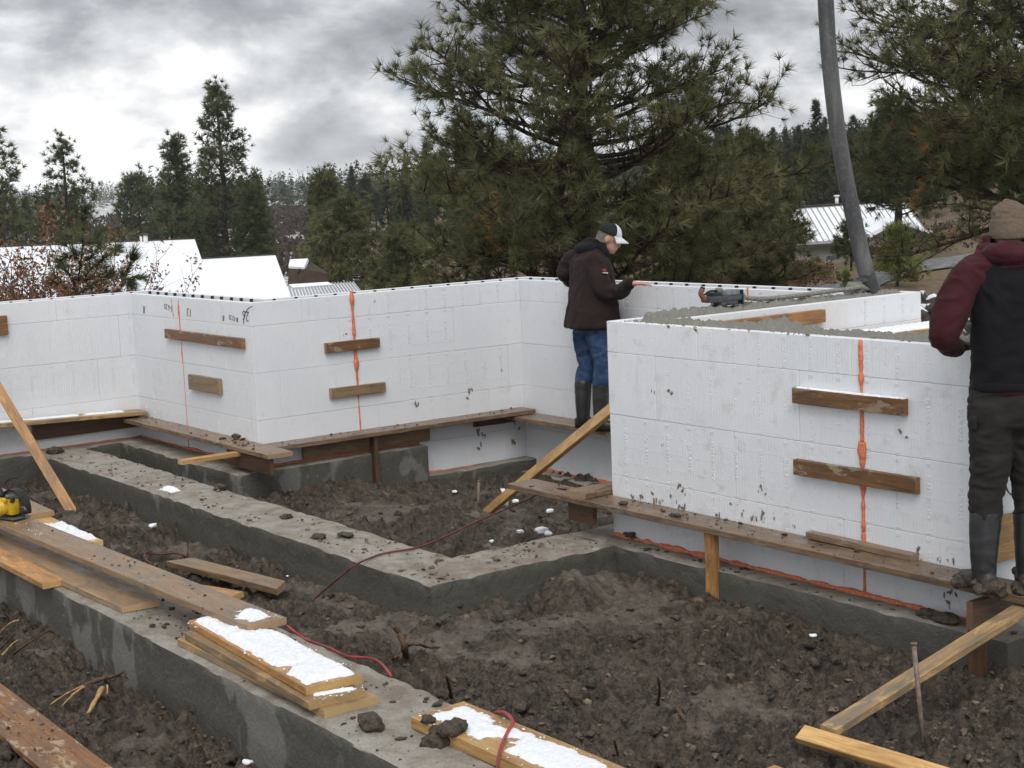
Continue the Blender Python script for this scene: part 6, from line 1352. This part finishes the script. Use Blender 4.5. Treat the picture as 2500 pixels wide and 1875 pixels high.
sp = empty('young_pine', b0); tag(sp, 'young long-needled pine in front of the snowy roof', 'tree'); tubes_mesh('limbs', paths, BARK, sp, 6)
needles_mesh('crown', np.array(tp), np.array(ta), np.full(len(tp), 0.19), 46, 0.0042, N_MID, 8, spread=(0.15, 1.0), parent=sp)

# ------------------------------------------------------------------ people
def cloth(name, c, var=0.3, rough=0.85, scale=7.0, spec=0.15, weave=True, mudc=None, mudz=None):
    k = Mat(name, rough, spec); v = k.coord('World'); n = k.noise(v, scale, 5, 0.6); f = k.noise(v, 220.0, 2)
    c0 = k.ramp(n, [(0.3, tuple(x * (1 - var) for x in c)), (0.7, tuple(x * (1 + var) for x in c))])
    if mudc:
        z = k.sep(v, 2); nn_ = k.noise(v, 16.0, 5, 0.65); lev = k.math('ADD', z, k.math('MULTIPLY', k.math('SUBTRACT', nn_, 0.5), mudz[1] * 3.0))
        c0 = k.mix(k.ramp(k.math('MULTIPLY', k.math('SUBTRACT', lev, mudz[0] - mudz[1]), 0.5 / mudz[1]), [(0.0, 0.85), (1.0, 0.0)]), c0, mudc)
    k.col(c0); h = k.bump(n, 0.25, 0.01)
    if weave: k.bump(f, 0.15, 0.0012, h)
    k.set('Sheen Weight', 0.03); return k.m
def m_skin():
    k = Mat('skin', 0.5, 0.35); v = k.coord('World'); n = k.noise(v, 25.0, 4); k.col(k.ramp(n, [(0.3, (0.40, 0.20, 0.145)), (0.7, (0.54, 0.30, 0.225))])); k.set('Subsurface Weight', 0.05); return k.m
SKIN = m_skin(); JACKET = cloth('brown_softshell', (0.024, 0.0145, 0.0135), 0.22); BLACKC = cloth('black_cloth', (0.010, 0.010, 0.012), 0.3)
def m_denim():
    k = Mat('blue_denim', 0.85, 0.15); v = k.coord('World'); n = k.noise(v, 9.0, 5, 0.6, 0.5)
    k.col(k.ramp(n, [(0.3, (0.018, 0.034, 0.075)), (0.52, (0.035, 0.066, 0.135)), (0.75, (0.085, 0.135, 0.23))])); k.bump(n, 0.5, 0.012); return k.m
DENIM = m_denim(); RUBBER = plain('rubber_boot', (0.018, 0.020, 0.017), 0.45, 0.45, 0.4, 12.0)
RUBBERM = cloth('muddy_rubber_boot', (0.014, 0.014, 0.015), 0.5, 0.45, 14.0, 0.5, False, (0.085, 0.068, 0.052), (0.33, 0.04))
VEST = cloth('black_fleece_vest', (0.0068, 0.0068, 0.0084), 0.35); MAROON = cloth('maroon_hoodie', (0.046, 0.011, 0.014), 0.28); PANTS = cloth('dark_work_trousers', (0.021, 0.0195, 0.018), 0.35, mudc=(0.075, 0.06, 0.047), mudz=(0.42, 0.07))
BEANIE = cloth('tan_knit_beanie', (0.130, 0.100, 0.071), 0.22, scale=60.0); GLOVE = cloth('grey_work_glove', (0.085, 0.08, 0.072), 0.6, scale=30.0); GREYHAIR = plain('grey_hair', (0.14, 0.125, 0.11), 0.8, 0.2, 0.4, 60.0)
CAPW = plain('white_cap_front', (0.62, 0.64, 0.67), 0.75, 0.2, 0.06, 20.0); CAPB = plain('black_cap_mesh', (0.016, 0.017, 0.018), 0.8, 0.2, 0.3, 60.0); REDLOGO = plain('red_badge', (0.50, 0.03, 0.03), 0.6); WHITELOGO = plain('pale_badge_text', (0.45, 0.44, 0.43), 0.6)
EYE = plain('dark_eye', (0.02, 0.015, 0.012), 0.2, 0.6, 0.1)
def limb(pts, radii, seg=14, k=5):
    P = smooth_path(pts, k); r = np.interp(np.linspace(0, len(pts) - 1, len(P)), np.arange(len(pts)), radii); V, F = tube_vf(P, r, seg); out = [(V, F)]
    for q in (0, -1): out.append((ICO2_V * r[q] + P[q], [list(f_) for f_ in ICO2_F]))
    return out
def loft(rings, seg=24, pw=2.3):
    V = []; a = np.arange(seg) * 2 * math.pi / seg; ca = np.sign(np.cos(a)) * np.abs(np.cos(a)) ** (2 / pw); sa = np.sign(np.sin(a)) * np.abs(np.sin(a)) ** (2 / pw)
    for (c, u, v) in rings: V.append(np.asarray(c) + ca[:, None] * np.asarray(u) + sa[:, None] * np.asarray(v))
    n = len(rings); V = np.concatenate(V); F = [[i * seg + k, i * seg + (k + 1) % seg, (i + 1) * seg + (k + 1) % seg, (i + 1) * seg + k] for i in range(n - 1) for k in range(seg)]
    F += [list(range(seg))[::-1], list(range((n - 1) * seg, n * seg))]
    return [(V, F)]
def blob(c, r, R=None):
    V = ICO3_V * np.asarray(r); V = V if R is None else V @ np.asarray(R).T
    return [(V + np.asarray(c), [list(f_) for f_ in ICO3_F])]
def fuse(name, parts, voxel, mat, parent, sm=6, wr=0.0, ws=(9, 9, 5), seed=0, fold=None):
    V, F = join(parts); me = new_mesh('tmp', V, F); o = bpy.data.objects.new('tmp', me); COL.objects.link(o)
    bm = bmesh.new(); bm.from_mesh(me); bmesh.ops.recalc_face_normals(bm, faces=bm.faces); bm.to_mesh(me); bm.free()
    r = o.modifiers.new('r', 'REMESH'); r.mode = 'VOXEL'; r.voxel_size = voxel
    s = o.modifiers.new('s', 'SMOOTH'); s.iterations = sm; s.factor = 0.5
    dg = bpy.context.evaluated_depsgraph_get(); dg.update(); out = bpy.data.meshes.new_from_object(o.evaluated_get(dg)); bpy.data.objects.remove(o); out.name = name
    n = len(out.vertices); co = np.empty(n * 3, np.float32); out.vertices.foreach_get('co', co); co = co.reshape(-1, 3).astype(float)
    if wr or fold:
        no = np.empty(n * 3, np.float32); out.vertices.foreach_get('normal', no); no = no.reshape(-1, 3)
        if wr:
            p = co * np.array(ws); w_ = fbm3(co * 4 + seed, 2, seed + 3); d = 1 - np.abs(fbm3(p + w_[:, None] * 2.0 + seed * 7, 3, seed) - 0.5) * 4.2; co = co + no * (wr * (np.clip(d, -0.6, 1) - 0.35) + wr * 0.9 * (fbm3(co * 7 + seed, 2, seed + 9) - 0.5))[:, None]
        if fold: co = co + no * fold(co)[:, None]
        out.vertices.foreach_set('co', co.astype(np.float32).ravel())
    out.materials.clear(); out.polygons.foreach_set('use_smooth', np.ones(len(out.polygons), bool)); out.update()
    return obj(name, out, mat, parent)
UPV = np.array([0, 0, 1.0])
def hand(wrist, d, up, sc, curl, thumb_side):
    """palm and five bent fingers; d: pointing direction, up: back of the hand"""
    d = unit(np.asarray(d, float)); up = unit(np.asarray(up, float) - d * np.dot(up, d)); s = np.cross(d, up) * thumb_side; parts = []
    c = wrist + d * 0.05 * sc; parts += loft([(wrist - d * 0.02 * sc, s * 0.030 * sc, up * 0.022 * sc), (c, s * 0.042 * sc, up * 0.018 * sc), (wrist + d * 0.095 * sc, s * 0.042 * sc, up * 0.014 * sc)], 14)
    for k, (o_, L) in enumerate(((0.033, 0.075), (0.011, 0.086), (-0.011, 0.08), (-0.032, 0.062))):
        b = wrist + d * 0.09 * sc + s * o_ * sc; k1 = b + (d * math.cos(curl * 0.5) - up * math.sin(curl * 0.5)) * L * 0.5 * sc; k2 = k1 + (d * math.cos(curl * 1.2) - up * math.sin(curl * 1.2)) * L * 0.3 * sc; k3 = k2 + (d * math.cos(curl * 1.8) - up * math.sin(curl * 1.8)) * L * 0.22 * sc
        parts += limb([b - d * 0.02 * sc, b, k1, k2, k3], [0.0095 * sc, 0.0105 * sc, 0.0095 * sc, 0.009 * sc, 0.0078 * sc], 8, 3)
    b = wrist + d * 0.03 * sc + s * 0.032 * sc; parts += limb([b, b + (d * 0.55 + s * 0.7 - up * 0.25) * 0.042 * sc, b + (d * 0.9 + s * 0.75 - up * 0.4) * 0.075 * sc], [0.014 * sc, 0.0115 * sc, 0.009 * sc], 8, 3)
    return parts

# --- man in the brown jacket
c0 = at_y(1446, 900, 8.56); D0 = float((c0 - CAM) @ _FW)
f1 = unit(np.array([0.25, 0.968, 0.0])); s1 = np.array([f1[1], -f1[0], 0.0])
def Pm(px, py, e=0.0): return at_d(px, py, D0 + e)
feet1 = (Pm(1424, 1016, 0.10), Pm(1466, 1022, -0.12)); foot_z = 0.152
p1 = empty('person', (c0[0], c0[1], foot_z)); tag(p1, 'man in a brown jacket, jeans and white-fronted cap resting his hand on the rear wall', 'person')
hd_c = Pm(1487, 583, -0.06); hf = unit(np.array([0.62, 0.70, -0.42])); hs = unit(np.cross(hf, UPV)); hu = np.cross(hs, hf)      # head: looks down to the right
RH_ = np.stack([hs, hf, hu], 1)
def Hd(x, y, z): return hd_c + RH_ @ np.array([x, y, z])
pw = at_z(1549, 692, ZT + 0.04); hp1 = pw + np.array([0.0, 0.0, 0.0])
body = blob(Hd(0, -0.012, 0.022), (0.076, 0.098, 0.100), RH_) + blob(Hd(0, 0.030, -0.055), (0.058, 0.070, 0.072), RH_) + blob(Hd(0, 0.070, -0.094), (0.030, 0.026, 0.022), RH_)
body += limb([Hd(0, 0.088, 0.012), Hd(0, 0.106, -0.022), Hd(0, 0.096, -0.036)], [0.010, 0.015, 0.013], 10, 3) + limb([Hd(-0.035, 0.084, 0.026), Hd(0.035, 0.084, 0.026)], [0.013, 0.013], 8, 3)
body += limb([Hd(-0.018, 0.094, -0.064), Hd(0.018, 0.094, -0.064)], [0.010, 0.010], 8, 3)
for sx_ in (-1, 1): body += blob(Hd(sx_ * 0.080, -0.012, -0.008), (0.012, 0.024, 0.034), RH_)
body += limb([Hd(0, -0.03, -0.05), Pm(1463, 612), Pm(1452, 640)], [0.058, 0.062, 0.085])
body += loft([(Pm(1447, 800), s1 * 0.17, f1 * 0.11), (Pm(1446, 720), s1 * 0.16, f1 * 0.11), (Pm(1444, 650), s1 * 0.18, f1 * 0.11), (Pm(1446, 626), s1 * 0.13, f1 * 0.08)], 18)
body += limb([Pm(1455, 645, -0.15), Pm(1472, 708, -0.24), Pm(1520, 706, -0.28), pw], [0.05, 0.042, 0.036, 0.026]) + hand(pw, np.array([0.72, 0.55, -0.04]), (0, 0, 1), 0.86, 0.3, -1)
body += limb([Pm(1404, 640, 0.18), Pm(1380, 668, 0.22), Pm(1425, 700, 0.42)], [0.05, 0.042, 0.035]) + hand(Pm(1430, 702, 0.45), f1, UPV, 1.0, 0.5, 1)
for (hx, kx, ax) in (((1436, 800, 0.09), (1432, 890, 0.14), (1424, 985, 0.10)), ((1458, 802, -0.09), (1474, 893, -0.10), (1466, 990, -0.12))): body += limb([Pm(*hx), Pm(*kx), Pm(*ax)], [0.085, 0.058, 0.045])
fuse('body', body, 0.0088, SKIN, p1, sm=2)
for sx_ in (-1, 1): e_ = blob(Hd(sx_ * 0.030, 0.088, 0.006), (0.009, 0.006, 0.006), RH_); obj('eye', new_mesh('eye', e_[0][0], e_[0][1], True), EYE, p1)
hair = [(Hd(*(np.array([0.0805 * math.sin(a), -0.012 - 0.102 * math.cos(a), z]))), 0) for z in (-0.045, -0.02, 0.01, 0.035) for a in np.linspace(-1.45, 1.45, 13)]
Vh = np.array([h_[0] for h_ in hair]); obj('hair', new_mesh('hair', np.concatenate([Vh, Vh + (hd_c - Vh) * 0.12]), [[r * 13 + i, r * 13 + i + 1, (r + 1) * 13 + i + 1, (r + 1) * 13 + i] for r in range(3) for i in range(12)], True), GREYHAIR, p1)
def cap_shell(z0, rx, ry, rz, a0, a1, off=0.0, n=18, m=9):
    V = []; F = []
    for i in range(m + 1):
        e = (i / m) * math.pi / 2
        for j in range(n + 1):
            a = a0 + (a1 - a0) * j / n; V.append(Hd(rx * math.sin(a) * math.cos(e), -0.010 + ry * math.cos(a) * math.cos(e), z0 + rz * math.sin(e)))
    for i in range(m):
        for j in range(n): F.append([i * (n + 1) + j, i * (n + 1) + j + 1, (i + 1) * (n + 1) + j + 1, (i + 1) * (n + 1) + j])
    k = len(V); V = np.array(V); Vi = hd_c + (V - hd_c) * 0.95; F += [[k + q for q in f_[::-1]] for f_ in F]; F += [[j, k + j, k + j + 1, j + 1] for j in range(n)]
    return np.concatenate([V, Vi]), F
cp = obj('cap', new_mesh('cap', *cap_shell(0.040, 0.0875, 0.108, 0.098, 0.95, 2 * math.pi - 0.95), True), CAPB, p1)
obj('cap_front', new_mesh('cap_front', *cap_shell(0.040, 0.089, 0.110, 0.103, -0.98, 0.98), True), CAPW, cp)
VB = []; nb_ = 15
for t in (0.0, 0.5, 1.0):
    for j in range(nb_): a = -1.15 + 2.3 * j / (nb_ - 1); VB.append(Hd((0.086 + 0.004 * t) * math.sin(a), -0.010 + 0.107 * math.cos(a) + 0.080 * t * math.cos(a * 0.85), 0.042 + 0.010 * math.cos(a) - 0.022 * t - 0.03 * (abs(a) / 1.15) ** 2 * t))
VB = np.array(VB); k = len(VB); F = [[r * nb_ + j, r * nb_ + j + 1, (r + 1) * nb_ + j + 1, (r + 1) * nb_ + j] for r in range(2) for j in range(nb_ - 1)]; edge_ = [(j, j + 1) for j in range(2 * nb_, 3 * nb_ - 1)]
obj('cap_brim', new_mesh('cap_brim', np.concatenate([VB, VB - hu * 0.005]), F + [[k + q for q in f_[::-1]] for f_ in F] + [[b, a, k + a, k + b] for a, b in edge_], True), CAPW, cp)
tor = loft([(Pm(1445, 798), s1 * 0.27, f1 * 0.225), (Pm(1446, 770), s1 * 0.27, f1 * 0.218), (Pm(1447, 735), s1 * 0.255, f1 * 0.195), (Pm(1446, 690), s1 * 0.24, f1 * 0.172), (Pm(1443, 655), s1 * 0.24, f1 * 0.16), (Pm(1439, 632), s1 * 0.225, f1 * 0.14), (Pm(1440, 619), s1 * 0.17, f1 * 0.11), (Pm(1449, 607), s1 * 0.11, f1 * 0.085)], 28, 2.5)
tor += limb([Pm(1449, 640, -0.16), Pm(1462, 676, -0.22), Pm(1474, 710, -0.25), Pm(1512, 713, -0.30), pw + np.array([-0.035, -0.02, 0.005])], [0.088, 0.084, 0.080, 0.066, 0.046], 16)
tor += limb([Pm(1402, 634, 0.16), Pm(1388, 652, 0.20), Pm(1381, 668, 0.22), Pm(1402, 690, 0.36), Pm(1425, 700, 0.42)], [0.095, 0.085, 0.075, 0.062, 0.05], 16)
jk = fuse('jacket', tor, 0.0105, JACKET, p1, sm=5, wr=0.013, ws=(7, 7, 5), seed=3)
hood = blob(Pm(1440, 607, 0.0) - f1 * 0.02, (0.135, 0.115, 0.062)) + limb([Pm(1470, 600, -0.10), Pm(1478, 617, -0.12), Pm(1480, 632, -0.10)], [0.035, 0.034, 0.03]) + limb([Pm(1420, 612, 0.02), Pm(1436, 590, 0.0), Pm(1462, 597, -0.06), Pm(1474, 612, -0.11)], [0.03, 0.036, 0.036, 0.03])
fuse('hood', hood, 0.0085, BLACKC, p1, sm=4, wr=0.006, ws=(14, 14, 14), seed=8)
for (px, py, w_, h_, mt) in ((1475, 659, 0.030, 0.014, REDLOGO), (1478, 666, 0.048, 0.010, WHITELOGO)):
    c = Pm(px, py, -0.312); u_ = unit(RH * 0.95 - UPV * 0.12); v_ = np.cross(u_, FH); ns_ = -FH * 0.8
    slab('sleeve_badge', [c - u_ * w_ / 2 - v_ * h_ / 2, c + u_ * w_ / 2 - v_ * h_ / 2, c + u_ * w_ / 2 + v_ * h_ / 2, c - u_ * w_ / 2 + v_ * h_ / 2], -FH, 0.03, mt, jk)
jn = limb([Pm(1434, 785, 0.08), Pm(1430, 830, 0.11), Pm(1436, 888, 0.12), Pm(1426, 925, 0.11), Pm(1424, 950, 0.10)], [0.125, 0.112, 0.092, 0.078, 0.066], 18) + limb([Pm(1458, 788, -0.09), Pm(1466, 835, -0.10), Pm(1476, 890, -0.11), Pm(1468, 930, -0.12), Pm(1467, 955, -0.12)], [0.125, 0.112, 0.092, 0.078, 0.066], 18) + loft([(Pm(1446, 812), s1 * 0.19, f1 * 0.14), (Pm(1446, 780), s1 * 0.19, f1 * 0.14)], 18)
fuse('jeans', jn, 0.0095, DENIM, p1, sm=4, wr=0.010, ws=(10, 10, 22), seed=5)
fd = unit(np.array([0.72, 0.62, 0.0])); fs = np.array([fd[1], -fd[0], 0.0])
def boot(name, top, ank, root, mat, fdir, fz, sc=1.0, mudy=False):
    fsd = np.array([fdir[1], -fdir[0], 0.0]); a = np.array([ank[0], ank[1], fz]); q = limb([top, top * 0.5 + (a + UPV * 0.14) * 0.5, a + UPV * 0.13, a + UPV * 0.07], [0.076 * sc, 0.071 * sc, 0.060 * sc, 0.058 * sc], 18)
    q += loft([(a - fdir * 0.075 * sc + UPV * 0.045, fsd * 0.036 * sc, UPV * 0.045), (a - fdir * 0.02 * sc + UPV * 0.052, fsd * 0.044 * sc, UPV * 0.052), (a + fdir * 0.09 * sc + UPV * 0.046, fsd * 0.048 * sc, UPV * 0.046), (a + fdir * 0.165 * sc + UPV * 0.036, fsd * 0.046 * sc, UPV * 0.036), (a + fdir * 0.20 * sc + UPV * 0.030, fsd * 0.030 * sc, UPV * 0.028)], 20, 2.6)
    return fuse(name, q, 0.0085, mat, root, sm=3, wr=0.003, ws=(9, 9, 14), seed=2)
for (tp_, fp_) in ((Pm(1423, 936, 0.10), feet1[0]), (Pm(1467, 940, -0.12), feet1[1])):
    b = boot('boot', tp_, fp_, p1, RUBBER, fd, foot_z); tube('boot_band', [tp_ - UPV * 0.075 + 0.0785 * np.array([math.cos(a), math.sin(a), 0]) for a in np.linspace(0, 2 * math.pi, 22)], 0.0025, GREYHAIR, 5, b, k=0)

# --- man in the black vest
c0v = at_y(2455, 1200, 6.26); DV = float((c0v - CAM) @ _FW)
def Pv(px, py, e=0.0): return at_d(px, py, DV + e)
f2 = unit(FH + 0.12 * RH); s2 = np.array([f2[1], -f2[0], 0.0]); vz = 0.270
p2 = empty('person', (c0v[0], c0v[1], vz)); tag(p2, 'man in a black vest, maroon hoodie and tan beanie with his back turned', 'person')
hc = Pv(2464, 552, 0.10)
body = blob(hc - UPV * 0.015, (0.078, 0.094, 0.108)) + limb([hc - UPV * 0.08, Pv(2464, 625, 0.05), Pv(2464, 660)], [0.062, 0.066, 0.10]) + loft([(Pv(2466, 960), s2 * 0.16, f2 * 0.10), (Pv(2466, 850), s2 * 0.15, f2 * 0.10), (Pv(2465, 700), s2 * 0.18, f2 * 0.11), (Pv(2464, 645), s2 * 0.12, f2 * 0.08)], 18)
elb = Pv(2312, 815, 0.02); wr_ = at_z(2344, 846, ZT + 0.045); wr_ = Pv(2342, 846, 0.20)
body += limb([Pv(2382, 672), elb, wr_], [0.055, 0.045, 0.03]) + limb([Pv(2548, 672), Pv(2605, 815, 0.1), Pv(2560, 830, 0.32)], [0.055, 0.045, 0.03])
for (h_, k_, a_) in (((2430, 990), (2420, 1170), (2405, 1370)), ((2500, 990), (2515, 1175), (2512, 1385))): body += limb([Pv(*h_), Pv(*k_), Pv(*a_)], [0.09, 0.06, 0.045])
body += blob(hc + f2 * 0.085 - UPV * 0.01, (0.03, 0.03, 0.03)) + blob(hc + f2 * 0.06 - UPV * 0.075, (0.05, 0.05, 0.05))
body += hand(wr_, np.array([0.15, 0.95, 0.0]), UPV, 1.0, 0.35, 1) + hand(Pv(2560, 830, 0.32), f2, UPV, 1.0, 0.4, -1)
fuse('body', body, 0.014, SKIN, p2, sm=2)
bn = loft([(Pv(2464, 583, 0.10), s2 * 0.091, f2 * 0.108), (Pv(2464, 570, 0.10), s2 * 0.092, f2 * 0.11), (Pv(2463, 549, 0.10), s2 * 0.090, f2 * 0.108), (Pv(2463, 533, 0.10), s2 * 0.087, f2 * 0.104)], 28)
bn2 = loft([(Pv(2463, 540, 0.10), s2 * 0.082, f2 * 0.097), (Pv(2463, 518, 0.10), s2 * 0.082, f2 * 0.096), (Pv(2464, 506, 0.10), s2 * 0.075, f2 * 0.088), (Pv(2464, 499, 0.10), s2 * 0.05, f2 * 0.06)], 26) + limb([Pv(2441, 503, 0.08), Pv(2458, 496, 0.08), Pv(2474, 499, 0.10), Pv(2488, 506, 0.1)], [0.016, 0.022, 0.020, 0.014], 10)
bo = fuse('beanie', bn2, 0.0072, BEANIE, p2, sm=3, wr=0.007, ws=(16, 16, 30), seed=4); fuse('beanie_cuff', bn, 0.0072, BEANIE, bo, sm=3, wr=0.0035, ws=(6, 6, 26), seed=6)
SLEEVE = limb([Pv(2392, 660, 0.0), Pv(2358, 690, -0.02), Pv(2325, 752, -0.03), Pv(2305, 812, 0.0), Pv(2312, 838, 0.06), Pv(2334, 848, 0.16)], [0.092, 0.088, 0.079, 0.070, 0.056, 0.043], 20)
fuse('sleeve', SLEEVE, 0.0085, MAROON, p2, sm=4, wr=0.014, ws=(9, 9, 11), seed=11)
fuse('sleeve', limb([Pv(2536, 660), Pv(2570, 690), Pv(2604, 760, 0.02), Pv(2612, 815, 0.08), Pv(2575, 832, 0.24)], [0.098, 0.096, 0.088, 0.078, 0.05], 18), 0.0085, MAROON, p2, sm=4, wr=0.008, ws=(12, 12, 14), seed=12)
vest = loft([(Pv(2468, 944), s2 * 0.186, f2 * 0.135), (Pv(2468, 915), s2 * 0.188, f2 * 0.14), (Pv(2468, 860), s2 * 0.184, f2 * 0.14), (Pv(2467, 790), s2 * 0.188, f2 * 0.145), (Pv(2466, 730), s2 * 0.196, f2 * 0.145), (Pv(2465, 685), s2 * 0.208, f2 * 0.135), (Pv(2465, 655), s2 * 0.21, f2 * 0.115), (Pv(2465, 638), s2 * 0.185, f2 * 0.095), (Pv(2465, 628), s2 * 0.13, f2 * 0.08)], 32, 2.7)
ve = fuse('vest', vest, 0.0085, VEST, p2, sm=4, wr=0.010, ws=(6, 6, 9), seed=14)
fuse('vest_hem', loft([(Pv(2468, 949), s2 * 0.190, f2 * 0.140), (Pv(2468, 934), s2 * 0.193, f2 * 0.143), (Pv(2468, 926), s2 * 0.189, f2 * 0.139)], 32, 2.7), 0.0085, VEST, ve, sm=2, wr=0.003, ws=(9, 9, 9), seed=15)
fuse('hoodie_hem', loft([(Pv(2468, 957), s2 * 0.180, f2 * 0.128), (Pv(2468, 940), s2 * 0.182, f2 * 0.13)], 32, 2.7), 0.0085, MAROON, p2, sm=2, wr=0.003, seed=16)
hd2 = []
for (yy, rx, ry, th, dy) in ((590, 0.103, 0.105, 0.022, 0.02), (603, 0.124, 0.118, 0.024, 0.0), (617, 0.140, 0.125, 0.024, -0.015), (628, 0.150, 0.125, 0.020, -0.03)):
    ring_ = [Pv(2464, yy + 9 * math.sin(a * 2 + yy) * 0.4, 0.05) + s2 * rx * math.cos(a) + f2 * (ry * math.sin(a) + dy) - UPV * 0.040 * max(0, -math.sin(a)) for a in np.linspace(0, 2 * math.pi, 20)]; V_, F_ = tube_vf(smooth_path(ring_, 3), th, 10); hd2.append((V_, F_))
hd2 += blob(Pv(2464, 618, -0.04), (0.13, 0.12, 0.055))
fuse('hood', hd2, 0.0078, MAROON, p2, sm=3, wr=0.016, ws=(6, 6, 22), seed=19)
fuse('glove', hand(wr_, np.array([0.42, 0.90, 0.02]), UPV, 1.16, 0.35, 1) + limb([wr_ - np.array([0.01, 0.05, 0.0]), wr_], [0.043, 0.040], 12), 0.0052, GLOVE, p2, sm=2, wr=0.002, seed=21)
fuse('glove', hand(Pv(2560, 830, 0.32), f2, UPV, 1.14, 0.4, -1), 0.0055, GLOVE, p2, sm=2)
tr = loft([(Pv(2464, 1035), s2 * 0.195, f2 * 0.125), (Pv(2465, 990), s2 * 0.196, f2 * 0.13), (Pv(2466, 945), s2 * 0.188, f2 * 0.122)], 26) + limb([Pv(2425, 1010), Pv(2420, 1090, 0.0), Pv(2414, 1165, 0.01), Pv(2407, 1215, 0.0), Pv(2406, 1256)], [0.108, 0.100, 0.084, 0.078, 0.072], 20) + limb([Pv(2507, 1010), Pv(2513, 1095, 0.0), Pv(2516, 1170, 0.01), Pv(2514, 1220, 0.0), Pv(2514, 1262)], [0.108, 0.100, 0.084, 0.078, 0.072], 20)
fuse('trousers', tr, 0.0085, PANTS, p2, sm=4, wr=0.015, ws=(8, 8, 16), seed=24)
bevbox('pocket_flap', Pv(2376, 1030, -0.02), (0.02, 0.10, 0.06), np.stack([s2, f2, UPV], 1), PANTS, p2, 0.006)
fd2 = unit(f2 * 0.92 - RH * 0.35)
for (tp_, fp_, dr, ml) in ((Pv(2406, 1252), Pv(2402, 1400, 0.0), fd2, 1), (Pv(2514, 1260), Pv(2512, 1412, 0.0), unit(f2 + RH * 0.2), 0)):
    fp_ = np.array([fp_[0], fp_[1], vz]); b = boot('boot', tp_, fp_, p2, RUBBERM, dr, vz + 0.004, 1.02)
    cl = []; rng = np.random.RandomState(5 + ml)
    for q in range(26):
        a = rng.uniform(0, 6.28); rr_ = rng.uniform(0.05, 0.085); along = rng.uniform(-0.09, 0.19); c_q = fp_ + dr * along + np.array([dr[1], -dr[0], 0]) * rng.uniform(-0.055, 0.055) + UPV * rng.uniform(0.012, 0.055); cl += [(ICO2_V * rng.uniform(0.020, 0.040) * np.array([1.2, 1.2, 0.8]) + c_q, [list(f_) for f_ in ICO2_F])]
    fuse('boot_mud', cl, 0.0065, CLOD, b, sm=1, wr=0.014, ws=(26, 26, 26), seed=30 + ml)

# ------------------------------------------------------------------ thin air between here and the far ridges
hz_ = bpy.data.materials.new('thin_haze'); hz_.use_nodes = True; hn = hz_.node_tree.nodes; hn.clear()
ho = hn.new('ShaderNodeOutputMaterial'); hv = hn.new('ShaderNodeVolumePrincipled'); hz_.node_tree.links.new(hv.outputs[0], ho.inputs['Volume'])
hv.inputs['Color'].default_value = (0.93, 0.96, 1.0, 1); hv.inputs['Density'].default_value = 0.00016; hv.inputs['Anisotropy'].default_value = 0.0
V, F = box_vf(-3400, 3400, -3400, 3400, -40.0, 62.0); o = mobj('haze', V, F, hz_); tag(o, 'thin bluish haze over the valley and hills', 'haze', None, 'stuff')
scene.cycles.volume_bounces = 1
